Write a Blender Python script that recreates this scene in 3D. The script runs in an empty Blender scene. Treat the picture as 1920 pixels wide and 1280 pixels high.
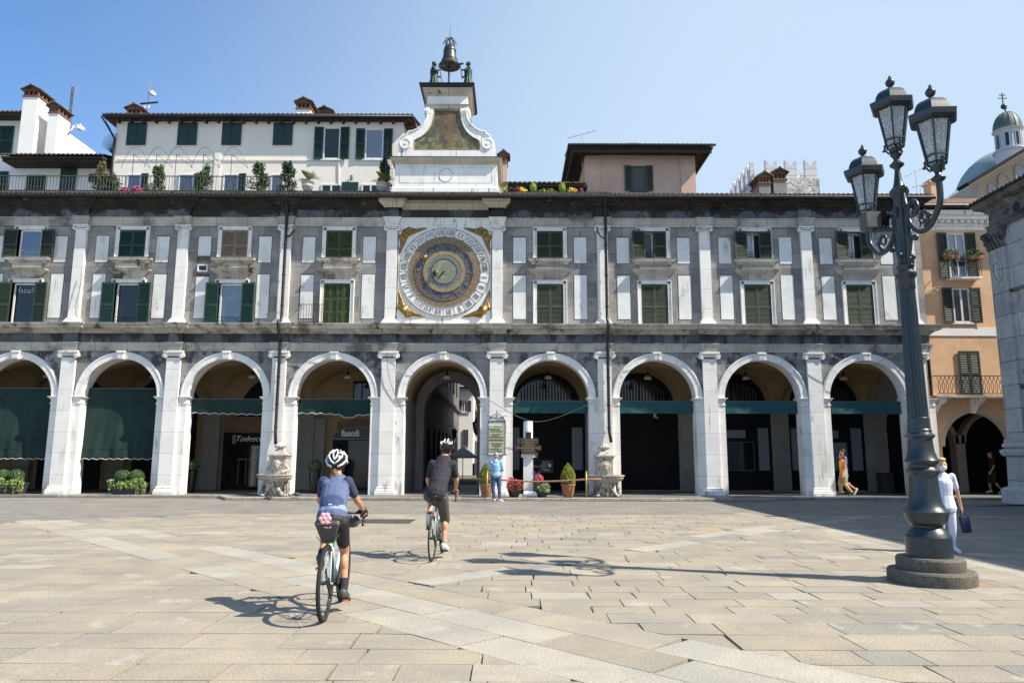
import bpy, bmesh, math, random
from mathutils import Vector, Matrix, Euler
random.seed(7)
S = bpy.context.scene
R = math.radians
# ---------------- camera, sky, sun, exposure ----------------
cd = bpy.data.cameras.new("camera"); cam = bpy.data.objects.new("camera", cd); S.collection.objects.link(cam)
cd.sensor_width = 36; cd.lens = 36*1362/1920; cd.clip_end = 2000
cam.matrix_world = Matrix.Translation((0, 0, 1.6)) @ Matrix.Rotation(R(90+8.97), 4, 'X') @ Matrix.Rotation(R(.15), 4, 'Z')
S.camera = cam
SUN_EL, SUN_AZ = 47.0, 90+17.5       # azimuth clockwise from +Y
w = bpy.data.worlds.new("World"); S.world = w; w.use_nodes = True
nt = w.node_tree
sky = nt.nodes.new('ShaderNodeTexSky'); sky.sky_type = 'NISHITA'; sky.sun_disc = False
sky.sun_elevation = R(SUN_EL); sky.sun_rotation = R(SUN_AZ); sky.air_density = 1.0; sky.dust_density = .3; sky.ozone_density = 5.0
bg = nt.nodes['Background']; bg.inputs[1].default_value = .095
# thin bright haze of the air, stronger towards the sun side and the horizon
tc = nt.nodes.new('ShaderNodeTexCoord'); dp = nt.nodes.new('ShaderNodeVectorMath'); dp.operation = 'DOT_PRODUCT'; nt.links.new(tc.outputs['Generated'], dp.inputs[0]); dp.inputs[1].default_value = (1.0, .0, -.55)
mr = nt.nodes.new('ShaderNodeMapRange'); mr.interpolation_type = 'SMOOTHSTEP'; nt.links.new(dp.outputs['Value'], mr.inputs[0])
for i_, v_ in zip((1, 2, 3, 4), (-.95, .02, .0, .93)): mr.inputs[i_].default_value = v_
mx = nt.nodes.new('ShaderNodeMix'); mx.data_type = 'RGBA'; nt.links.new(mr.outputs[0], mx.inputs[0]); hu = nt.nodes.new('ShaderNodeMix'); hu.data_type = 'RGBA'; hu.blend_type = 'MULTIPLY'; hu.inputs[0].default_value = 1; hu.inputs[7].default_value = (.86, 1.16, 1.34, 1)
nt.links.new(sky.outputs[0], hu.inputs[6]); nt.links.new(hu.outputs[2], mx.inputs[6]); mx.inputs[7].default_value = (3.85, 4.85, 6.0, 1)
nt.links.new(mx.outputs[2], bg.inputs[0])
sd = bpy.data.lights.new("sun", 'SUN'); sd.energy = 5.0; sd.angle = R(.53); sd.color = (1, .93, .81)
sun = bpy.data.objects.new("sun", sd); S.collection.objects.link(sun)
sdir = Vector((math.sin(R(SUN_AZ))*math.cos(R(SUN_EL)), math.cos(R(SUN_AZ))*math.cos(R(SUN_EL)), math.sin(R(SUN_EL))))
sun.rotation_euler = sdir.to_track_quat('Z', 'Y').to_euler()
S.view_settings.view_transform = 'Standard'; S.view_settings.look = 'None'; S.view_settings.exposure = .78; S.view_settings.gamma = 1
S.render.engine = 'CYCLES'; S.cycles.max_bounces = 8
# ---------------- material helpers ----------------
def newmat(name):
    m = bpy.data.materials.new(name); m.use_nodes = True
    return m, m.node_tree, m.node_tree.nodes['Principled BSDF']
def nd(t, typ, **k):
    n = t.nodes.new(typ)
    for a, v in k.items(): setattr(n, a, v)
    return n
def pos(t, sc=(1, 1, 1)):
    g = nd(t, 'ShaderNodeNewGeometry'); m = nd(t, 'ShaderNodeVectorMath', operation='MULTIPLY')
    t.links.new(g.outputs['Position'], m.inputs[0]); m.inputs[1].default_value = sc
    return m.outputs[0]
def noise(t, sc, scale=1., det=4, rough=.6):
    n = nd(t, 'ShaderNodeTexNoise'); n.inputs['Scale'].default_value = scale; n.inputs['Detail'].default_value = det; n.inputs['Roughness'].default_value = rough
    t.links.new(pos(t, sc), n.inputs['Vector']); return n.outputs[0]
def math_(t, op, a, b=0., clamp=False):
    n = nd(t, 'ShaderNodeMath', operation=op); n.use_clamp = clamp
    for i, v in enumerate((a, b)):
        if isinstance(v, (int, float)): n.inputs[i].default_value = v
        else: t.links.new(v, n.inputs[i])
    return n.outputs[0]
def ramp(t, x, lo, hi, a=0., b=1.):
    n = nd(t, 'ShaderNodeMapRange'); n.interpolation_type = 'SMOOTHSTEP'
    t.links.new(x, n.inputs[0])
    for i, v in zip((1, 2, 3, 4), (lo, hi, a, b)): n.inputs[i].default_value = v
    return n.outputs[0]
def mix(t, f, a, b, mode='MIX'):
    n = nd(t, 'ShaderNodeMix', data_type='RGBA', blend_type=mode)
    for s, v in ((n.inputs[0], f), (n.inputs[6], a), (n.inputs[7], b)):
        if isinstance(v, (int, float)): s.default_value = v
        elif isinstance(v, tuple): s.default_value = (*v[:3], 1)
        else: t.links.new(v, s)
    return n.outputs[2]
def sepz(t):
    g = nd(t, 'ShaderNodeNewGeometry'); s = nd(t, 'ShaderNodeSeparateXYZ'); t.links.new(g.outputs['Position'], s.inputs[0]); return s
def bump(t, p, h, st, dist=.02):
    b = nd(t, 'ShaderNodeBump'); b.inputs['Strength'].default_value = st; b.inputs['Distance'].default_value = dist
    t.links.new(h, b.inputs['Height']); t.links.new(b.outputs[0], p.inputs['Normal'])
def sc3(c, k): return tuple(min(1, x*k) for x in c)
def plain(name, col, rough=.6, metal=0., amt=.12, scale=4., st=.0, spec=.5, rnd=0., coat=0.):
    m, t, p = newmat(name)
    n = noise(t, (1, 1, 1), scale)
    c = mix(t, ramp(t, n, .3, .7), sc3(col, 1-amt), sc3(col, 1+amt))
    if rnd:
        oi = nd(t, 'ShaderNodeObjectInfo'); c = mix(t, 1., c, mix(t, oi.outputs['Random'], (1-rnd,)*3, (1, 1, 1)), 'MULTIPLY')
    t.links.new(c, p.inputs['Base Color']); p.inputs['Roughness'].default_value = rough; p.inputs['Metallic'].default_value = metal
    p.inputs['Specular IOR Level'].default_value = spec; p.inputs['Coat Weight'].default_value = coat
    if st: bump(t, p, noise(t, (1, 1, 1), scale*4), st)
    return m
def stone(name, c1, c2=None, mortar=None, bw=.9, bh=.4, ms=.01, rough=.8, stains=(), amt=.1, nscale=2., st=.25, axis='XZ', warm=None, fine=18.):
    """stains: list of (colour, threshold, soft, (sx,sy,sz), zlo, zhi, gain): blotches by noise, pushed by a height ramp"""
    m, t, p = newmat(name); c2 = c2 or c1
    sp = sepz(t); cb = nd(t, 'ShaderNodeCombineXYZ')
    t.links.new(sp.outputs['X' if axis[0] == 'X' else 'Y'], cb.inputs[0]); t.links.new(sp.outputs['Z' if axis[1] == 'Z' else 'Y'], cb.inputs[1])
    hf = None
    if mortar is not None:
        br = nd(t, 'ShaderNodeTexBrick'); t.links.new(cb.outputs[0], br.inputs['Vector'])
        for k, v in (('Scale', 1.), ('Mortar Size', ms), ('Brick Width', bw), ('Row Height', bh), ('Mortar Smooth', .2), ('Bias', 0.)): br.inputs[k].default_value = v
        br.inputs['Color1'].default_value = (*c1, 1); br.inputs['Color2'].default_value = (*c2, 1); br.inputs['Mortar'].default_value = (*mortar, 1)
        c = br.outputs[0]; hf = br.outputs[1]
    else:
        c = mix(t, ramp(t, noise(t, (1, 1, 1), nscale*.6), .35, .65), c1, c2)
    c = mix(t, 1., c, mix(t, ramp(t, noise(t, (1, 1, 1), nscale), .3, .7), (1-amt,)*3, (1+amt,)*3), 'MULTIPLY')
    if warm: c = mix(t, ramp(t, noise(t, (.7, .7, 1.4), 1.1, 2), .58, .66, 0, .8), c, warm)
    for (sc, thr, soft, s3, zlo, zhi, gain) in stains:
        n = noise(t, s3, 1., 5, .65)
        if gain: n = math_(t, 'ADD', n, math_(t, 'MULTIPLY', ramp(t, sp.outputs['Z'], zlo, zhi), gain))
        c = mix(t, ramp(t, n, thr, thr+soft, 0, .92), c, sc)
    t.links.new(c, p.inputs['Base Color']); p.inputs['Roughness'].default_value = rough
    fn = noise(t, (1, 1, 1), fine)
    if hf is not None: fn = math_(t, 'SUBTRACT', fn, math_(t, 'MULTIPLY', hf, 1.5))
    bump(t, p, fn, st, .01)
    return m
BLK = (.02, .019, .018)
M = {}
M['marble'] = stone('white_marble', (.82, .79, .745), (.76, .735, .70), (.30, .29, .28), 200., .84, .006, .55, [((.50, .46, .40), .54, .16, (1.3, 1.3, .35), 0, 1, 0), ((.44, .40, .35), .63, .08, (7, 7, .45), 0, 1, 0), ((.36, .33, .29), .60, .16, (2.3, 2.3, .9), .9, .1, .12), ((.2, .19, .18), .69, .05, (9, 9, 5), 0, 1, 0)], amt=.05)
M['ring'] = stone('arch_marble', (.79, .77, .745), (.73, .715, .70), None, amt=.06, rough=.5, stains=[((.3, .28, .26), .64, .12, (2.2, 2.2, 2.2), 0, 1, 0), ((.25, .24, .23), .69, .05, (9, 9, 9), 0, 1, 0)])
M['panel'] = stone('panel_marble', (.78, .77, .74), (.68, .68, .66), None, amt=.06, rough=.6, stains=[((.42, .37, .31), .57, .14, (1.1, 1.1, .6), 0, 1, 0), ((.46, .43, .39), .60, .08, (6, 6, .5), 0, 1, 0), ((.22, .2, .19), .66, .05, (7, 7, 5), 0, 1, 0)])
M['upwall'] = stone('grey_stone_blocks', (.175, .168, .17), (.31, .29, .268), (.10, .10, .10), 1.15, .62, .008, .7, [((.36, .325, .285), .54, .16, (.7, .7, 1.1), 0, 1, 0), ((.31, .30, .29), .58, .10, (2.1, 2.1, .6), 0, 1, 0), ((.07, .068, .066), .64, .08, (4.5, 4.5, .6), 0, 1, 0), ((.045, .045, .05), .66, .1, (2.5, 2.5, .8), 10.4, 11.2, .1), ((.30, .21, .16), .72, .05, (2.2, 2.2, 1.8), 0, 1, 0)], amt=.14)
M['lowwall'] = stone('grey_spandrel_stone', (.185, .18, .18), (.27, .262, .255), (.07, .07, .075), 1.5, .55, .006, .7, [((.42, .42, .42), .57, .12, (2.5, 2.5, 2.5), 0, 1, 0), ((.035, .035, .04), .56, .12, (1.6, 1.6, 1.2), 4.6, 5.6, .08), ((.5, .5, .49), .655, .03, (3.5, 3.5, 2.5), 0, 1, 0)], amt=.2)
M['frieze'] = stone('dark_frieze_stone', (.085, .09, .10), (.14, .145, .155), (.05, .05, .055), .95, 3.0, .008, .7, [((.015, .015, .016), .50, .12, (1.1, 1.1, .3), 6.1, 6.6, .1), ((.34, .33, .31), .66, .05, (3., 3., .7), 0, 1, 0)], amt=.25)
M['archit'] = stone('stained_architrave', (.50, .47, .42), (.4, .38, .35), (.12, .11, .1), 1.3, 4.0, .008, .8, [((.13, .125, .115), .53, .14, (.6, .6, .5), 0, 1, 0), ((.03, .03, .03), .62, .1, (2.5, 2.5, 1), 0, 1, 0)], amt=.15)
M['cornice'] = stone('stained_cornice', (.50, .46, .40), (.40, .36, .30), (.1, .1, .09), 1.5, 4.0, .008, .85, [((.16, .13, .10), .50, .14, (1.0, 1.0, 1.6), 0, 1, 0), ((.022, .021, .02), .56, .1, (1.6, 1.6, 1.2), 0, 1, 0)], amt=.2)
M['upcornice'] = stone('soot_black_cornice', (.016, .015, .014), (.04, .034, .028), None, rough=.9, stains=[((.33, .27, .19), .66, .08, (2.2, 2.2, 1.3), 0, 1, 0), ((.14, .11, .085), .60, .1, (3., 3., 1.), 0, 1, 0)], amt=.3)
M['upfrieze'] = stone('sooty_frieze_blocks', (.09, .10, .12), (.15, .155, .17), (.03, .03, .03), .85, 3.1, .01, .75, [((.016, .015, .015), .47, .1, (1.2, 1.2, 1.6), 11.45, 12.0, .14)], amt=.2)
M['towstone'] = stone('pale_tower_stone', (.86, .85, .82), (.80, .78, .74), (.28, .26, .24), 1.5, 2.0, .006, .6, [((.55, .51, .44), .54, .16, (1.2, 1.2, .4), 0, 1, 0), ((.13, .12, .11), .66, .06, (3.5, 3.5, .7), 0, 1, 0), ((.30, .28, .25), .60, .06, (8, 8, .6), 0, 1, 0)], amt=.06)
M['towcorn'] = stone('cream_tower_cornice', (.52, .47, .38), (.44, .39, .31), (.1, .09, .08), 1.1, 4.0, .01, .8, [((.12, .09, .07), .62, .1, (2, 2, 1.2), 0, 1, 0)])
M['fount'] = stone('fountain_stone', (.50, .46, .40), (.36, .33, .29), None, rough=.85, st=.5, fine=30, stains=[((.12, .11, .1), .58, .1, (6, 6, 4), 0, 1, 0), ((.07, .065, .06), .55, .12, (9, 9, 9), .9, .2, .1)])
M['cream'] = stone('cream_stucco', (.86, .79, .70), (.83, .76, .67), None, rough=.9, amt=.03, nscale=1., stains=[((.55, .50, .44), .66, .15, (1, 1, .3), 0, 1, 0)])
M['whitewash'] = stone('white_stucco', (.86, .84, .80), (.83, .81, .77), None, rough=.9, amt=.03)
M['orange'] = stone('orange_stucco', (.74, .47, .28), (.67, .42, .245), None, rough=.9, amt=.10, nscale=1.2, stains=[((.56, .36, .22), .60, .12, (2.2, 2.2, .4), 0, 1, 0), ((.66, .46, .31), .6, .12, (1, 1, .6), 0, 1, 0)])
M['pink'] = stone('pink_stucco', (.60, .42, .33), (.54, .37, .29), None, rough=.9, amt=.05, nscale=1.2, stains=[((.66, .52, .42), .6, .2, (1, 1, .5), 0, 1, 0)])
M['ochre'] = stone('ochre_vault_plaster', (.30, .215, .115), (.26, .185, .10), None, rough=.9, amt=.06)
M['vaultgrey'] = stone('grey_arcade_stone', (.26, .245, .22), (.2, .19, .175), (.1, .1, .1), 1.4, 1.1, .006, .8, amt=.08)
M['tan'] = stone('tan_stucco', (.55, .46, .36), (.5, .42, .32), None, rough=.9, amt=.05)
M['loggia'] = stone('loggia_ashlar', (.50, .485, .465), (.40, .39, .375), (.08, .08, .08), 1.9, .82, .012, .8, [((.08, .08, .08), .66, .05, (5, 5, 5), 0, 1, 0), ((.2, .19, .18), .6, .15, (.8, .8, .5), 0, 1, 0)], amt=.12, axis='YZ')
M['loggiadark'] = stone('sooty_loggia_cornice', (.09, .085, .08), (.17, .16, .15), None, rough=.9, stains=[((.02, .02, .02), .5, .15, (1.5, 1.5, 2.5), 0, 1, 0), ((.34, .32, .3), .64, .08, (2, 2, 2), 0, 1, 0)], amt=.2)
M['castle'] = stone('rubble_masonry', (.62, .60, .57), (.45, .43, .41), None, rough=.95, stains=[((.16, .155, .15), .53, .03, (1.6, 1.6, 4.2), 0, 1, 0), ((.3, .29, .27), .58, .03, (2.6, 2.6, 5), 0, 1, 0)], amt=.35, nscale=.9)
M['merlon'] = stone('pale_merlon_brick', (.60, .57, .57), (.54, .51, .51), (.4, .37, .37), 9., .75, .06, .9, amt=.04)
M['churchwall'] = stone('church_stucco', (.46, .37, .30), (.42, .34, .27), None, rough=.9, amt=.04, nscale=.2)
M['lead'] = plain('weathered_lead', (.12, .145, .125), .6, .2, .2, .5)
M['dome'] = plain('blue_green_copper', (.26, .30, .30), .7, .1, .15, .2)
M['drum'] = plain('drum_stone', (.52, .52, .53), .8, 0, .08, .3)
def tilemat(name, c1, c2, c3):
    m, t, p = newmat(name)
    v = nd(t, 'ShaderNodeTexVoronoi'); t.links.new(pos(t, (4.6, 2.6, 2.6)), v.inputs['Vector']); v.inputs['Scale'].default_value = 1
    s = nd(t, 'ShaderNodeSeparateXYZ'); t.links.new(v.outputs['Color'], s.inputs[0])
    c = mix(t, s.outputs[0], c1, c2); c = mix(t, ramp(t, noise(t, (1, 1, 1), 2.2), .5, .62), c, c3)
    t.links.new(c, p.inputs['Base Color']); p.inputs['Roughness'].default_value = .9
    return m
M['tile'] = tilemat('old_roof_tile', (.16, .10, .07), (.10, .075, .06), (.045, .04, .037))
M['tilered'] = tilemat('terracotta_roof_tile', (.26, .14, .09), (.19, .11, .08), (.12, .085, .065))
M['darkwood'] = plain('dark_eaves_wood', (.035, .027, .022), .8, 0, .3, 5)
M['beam'] = plain('brown_eaves_beam', (.075, .042, .026), .8, 0, .3, 6)
M['gutter'] = plain('dark_metal_gutter', (.035, .035, .038), .5, .5, .2, 4)
M['iron'] = plain('cast_iron_paint', (.020, .029, .036), .36, .0, .15, 7, .06, .5, 0, .15)
M['blackiron'] = plain('black_wrought_iron', (.02, .02, .022), .5, .3)
M['greyiron'] = plain('grey_iron', (.10, .10, .10), .6, .3)
M['steel'] = plain('galvanised_steel', (.5, .5, .52), .4, .7)
M['greend'] = plain('dark_green_shutter_paint', (.009, .040, .031), .5, 0, .15, 3)
M['greenteal'] = plain('blue_green_shutter_paint', (.008, .036, .028), .45, 0, .12, 3)
M['greeno'] = plain('olive_green_shutter_paint', (.028, .042, .027), .55, 0, .15, 3)
M['greenp'] = plain('faded_olive_shutter_paint', (.050, .064, .040), .6, 0, .2, 5)
M['greenl'] = plain('peeling_leaf_green_paint', (.040, .062, .018), .6, 0, .6, 14)
M['woodgrey'] = plain('bare_weathered_shutter_wood', (.22, .17, .13), .8, 0, .3, 12)
M['kerbdull'] = plain('dull_step_stone', (.16, .155, .145), .85)
M['frame'] = plain('white_window_frame', (.72, .72, .70), .45)
M['framegrey'] = plain('grey_window_frame', (.38, .38, .36), .5)
M['bronze'] = plain('bell_bronze', (.065, .068, .066), .42, .6, .25, 5, .1)
M['patina'] = plain('patinated_bronze', (.035, .058, .055), .6, .35, .5, 6, .15)
M['gold'] = plain('gilded_relief', (.27, .165, .05), .45, .6, .5, 9, .3)
M['goldring'] = plain('tarnished_gold_paint', (.30, .23, .12), .55, .2, .25, 10)
M['terracotta'] = plain('terracotta_pot', (.33, .15, .085), .8, 0, .15, 8)
M['brick'] = stone('red_brick', (.22, .09, .055), (.17, .075, .05), (.14, .09, .07), .22, .07, .01, .9, axis='XZ')
M['blackpot'] = plain('black_glazed_pot', (.012, .012, .013), .35)
M['greypot'] = plain('charcoal_planter', (.03, .03, .033), .6)
M['stonepot'] = plain('pale_stone_urn', (.5, .47, .42), .8, 0, .15, 10)
M['shopblack'] = plain('black_shopfront', (.006, .006, .007), .55, spec=.15)
M['shopbrown'] = plain('brown_shop_wall', (.15, .095, .055), .8)
M['signblue'] = plain('dark_blue_sign', (.025, .025, .05), .35)
M['letter'] = plain('cream_lettering', (.86, .82, .70), .6, amt=.02)
M['letterdark'] = plain('faint_bronze_lettering', (.10, .095, .07), .5)
M['ink'] = plain('black_ink', (.02, .02, .02), .7, amt=.02)
M['inkbrown'] = plain('brown_ink', (.12, .1, .07), .8, amt=.02)
M['enamel'] = plain('white_enamel', (.80, .79, .77), .4, amt=.03)
M['poster'] = plain('yellow_green_poster', (.46, .46, .27), .7, amt=.03)
M['curtain'] = plain('grey_curtain', (.055, .052, .048), .9, spec=.1)
M['greypanel'] = plain('grey_frosted_panel', (.16, .185, .2), .3, amt=.05)
M['teal'] = plain('teal_awning_cloth', (.006, .066, .075), .8, 0, .08, 2)
M['awn'] = plain('dark_green_awning_cloth', (.003, .024, .021), .85, 0, .3, 1.2)
M['trim'] = plain('white_scalloped_trim', (.45, .47, .45), .8)
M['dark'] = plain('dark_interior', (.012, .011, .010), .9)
M['lampshade'] = plain('opal_lamp_globe', (.42, .40, .34), .5, amt=.03)
M['granite'] = plain('speckled_granite', (.115, .10, .082), .75, 0, .45, 42, .3)
M['kerb'] = stone('kerb_granite', (.33, .30, .25), (.22, .20, .17), (.08, .08, .07), 1.2, 5, .01, .85, amt=.25, nscale=6)
M['arcfloor'] = stone('arcade_floor_stone', (.17, .16, .15), (.13, .125, .12), (.08, .08, .08), 1.1, .9, .01, .6, axis='XY')
M['skin'] = plain('skin', (.52, .27, .17), .5, 0, .06, 8); M['skinf'] = plain('tanned_skin', (.50, .245, .14), .5, 0, .06, 8)
M['skinpale'] = plain('pale_skin', (.60, .34, .24), .5, 0, .05, 8)
M['hairb'] = plain('brown_hair', (.10, .045, .022), .5, 0, .4, 60, .3); M['hairblond'] = plain('blond_hair', (.60, .42, .22), .6, 0, .3, 30, .3)
M['hairgrey'] = plain('grey_hair', (.34, .31, .28), .7, 0, .3, 40, .3); M['hairk'] = plain('dark_hair', (.02, .016, .013), .6)
def cloth(name, col, rough=.85, w=.25, sc=9):
    m, t, p = newmat(name); n = noise(t, (1, 1, 1), sc, 3)
    c = mix(t, ramp(t, n, .3, .7), sc3(col, .88), sc3(col, 1.1)); t.links.new(c, p.inputs['Base Color']); p.inputs['Roughness'].default_value = rough
    bump(t, p, noise(t, (1, .8, 2.4), sc*1.4, 4), min(1, w*1.5), .035); return m
M['jersey'] = cloth('slate_blue_jersey', (.085, .115, .215)); M['jerseydk'] = cloth('navy_jersey_pocket', (.035, .055, .14)); M['jerseysl'] = cloth('navy_sleeve', (.035, .042, .09))
M['jerseylt'] = cloth('light_blue_hem', (.22, .29, .5)); M['lycra'] = cloth('black_lycra', (.009, .009, .012), .6, .1)
M['tee'] = cloth('black_tee_shirt', (.022, .020, .030), .85, .5, 6); M['short'] = cloth('grey_brown_shorts', (.095, .078, .072), .85, .5, 6)
M['helmw'] = plain('white_helmet_shell', (.72, .72, .72), .25, amt=.02); M['helmk'] = plain('black_helmet_shell', (.012, .012, .014), .3)
M['shoe'] = plain('grey_cycling_shoe', (.07, .065, .065), .6); M['shoew'] = plain('white_sneaker', (.68, .68, .66), .6); M['shoeg'] = plain('green_heel_tab', (.02, .2, .1), .6); M['sole'] = plain('tan_sole', (.25, .2, .14), .8)
M['sock'] = cloth('dark_sock', (.02, .02, .03)); M['bagk'] = plain('black_nylon_bag', (.055, .058, .058), .55, 0, .15, 12, .2)
M['baggr'] = plain('green_piping', (.08, .4, .07), .6); M['flower'] = plain('pink_flower_plastic', (.85, .42, .48), .5)
M['tyre'] = plain('black_tyre', (.022, .022, .022), .85, 0, .1, 8, .3); M['rim'] = plain('dark_rim', (.05, .05, .05), .35, .6); M['framegr'] = plain('pale_green_bike_frame', (.35, .45, .42), .3, .2)
M['framelb'] = plain('light_blue_bike_frame', (.45, .62, .72), .3, .1); M['metalk'] = plain('black_component', (.025, .025, .025), .4, .4); M['reflector'] = plain('orange_reflector', (.7, .2, .03), .3)
M['redrefl'] = plain('red_reflector', (.5, .02, .02), .3)
M['lightblue'] = cloth('light_blue_jumper', (.24, .44, .66), .9, .4, 7); M['denim'] = cloth('blue_denim', (.045, .085, .19), .9, .5, 7)
M['whitecloth'] = cloth('white_tunic', (.62, .64, .78), .9, .2, 7); M['mask'] = plain('white_face_mask', (.72, .72, .72), .9, amt=.02)
M['navybag'] = plain('navy_tote_bag', (.006, .014, .07), .7); M['orangecl'] = cloth('orange_dress', (.80, .30, .01), .9); M['stripe'] = cloth('blue_striped_shirt', (.2, .24, .42), .9)
M['beigecl'] = cloth('beige_trousers', (.52, .36, .16), .9); M['greycl'] = cloth('grey_shorts', (.3, .28, .26), .9); M['navycl'] = cloth('navy_top', (.012, .012, .025), .9); M['lilac'] = cloth('lilac_trousers', (.22, .22, .34), .9)
M['bagwhite'] = plain('white_handbag', (.62, .6, .5), .5); M['pigeon'] = plain('pigeon_feathers', (.07, .075, .085), .7, 0, .4, 30); M['brass'] = plain('aged_brass_post', (.35, .24, .10), .5, .5); M['rope'] = plain('rust_red_rope', (.27, .12, .07), .8)
M['plaque'] = plain('bronze_plaque', (.075, .055, .045), .6, .3); M['wire'] = plain('grey_cable', (.10, .10, .11), .6); M['umbrella'] = plain('pale_cafe_parasol', (.75, .75, .7), .8)
def leafmat(name, a, b, c=None):
    m, t, p = newmat(name); n = noise(t, (1, 1, 1), 23., 2)
    co = mix(t, ramp(t, n, .35, .65), a, b)
    if c: co = mix(t, ramp(t, noise(t, (1, 1, 1), 31., 1), .55, .6), co, c)
    t.links.new(co, p.inputs['Base Color']); p.inputs['Roughness'].default_value = .6
    return m
M['leaf'] = leafmat('green_foliage', (.035, .07, .02), (.08, .13, .035)); M['leafd'] = leafmat('dark_foliage', (.02, .045, .018), (.05, .085, .03))
M['leafy'] = leafmat('yellow_green_foliage', (.20, .22, .02), (.34, .33, .04)); M['leafv'] = leafmat('variegated_foliage', (.13, .22, .04), (.35, .42, .14)); M['leafyl'] = leafmat('lime_foliage', (.16, .27, .02), (.30, .42, .03))
M['palm'] = leafmat('sago_fronds', (.10, .16, .03), (.24, .27, .05)); M['red'] = leafmat('red_blossom', (.55, .03, .02), (.7, .10, .05)); M['pinkf'] = leafmat('pink_blossom', (.6, .06, .12), (.75, .15, .22)); M['purple'] = leafmat('purple_blossom', (.3, .03, .12), (.42, .08, .2))
M['yellowf'] = leafmat('yellow_blossom', (.7, .5, .02), (.8, .65, .05)); M['whitegreen'] = leafmat('white_green_leaves', (.12, .25, .06), (.55, .62, .4)); M['dry'] = leafmat('dry_plants', (.12, .10, .04), (.20, .17, .07)); M['bark'] = plain('bark', (.09, .06, .04), .9)
def glass(name, col, rough=.04, spec=.9):
    m, t, p = newmat(name); p.inputs['Base Color'].default_value = (*col, 1); p.inputs['Roughness'].default_value = rough; p.inputs['Specular IOR Level'].default_value = spec; p.inputs['IOR'].default_value = 1.9
    bump(t, p, noise(t, (1, 1, 1), 1.3, 1), .04, .05); return m
M['glass'] = glass('window_glass', (.022, .028, .038)); M['glassblue'] = glass('sky_reflecting_glass', (.03, .045, .075), .03, 1.); M['glassdark'] = glass('dark_glass', (.008, .008, .009), .08, .3)
# lamp glass: bubbled translucent panes
m, t, p = newmat('bubbled_lamp_glass'); p.inputs['Base Color'].default_value = (.86, .89, .92, 1); p.inputs['Roughness'].default_value = .25; p.inputs['Transmission Weight'].default_value = .35; p.inputs['IOR'].default_value = 1.2
v = nd(t, 'ShaderNodeTexVoronoi'); v.inputs['Scale'].default_value = 1.; t.links.new(pos(t, (34, 34, 34)), v.inputs['Vector']); bump(t, p, v.outputs[0], 1., .05)
M['lampglass'] = m
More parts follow.
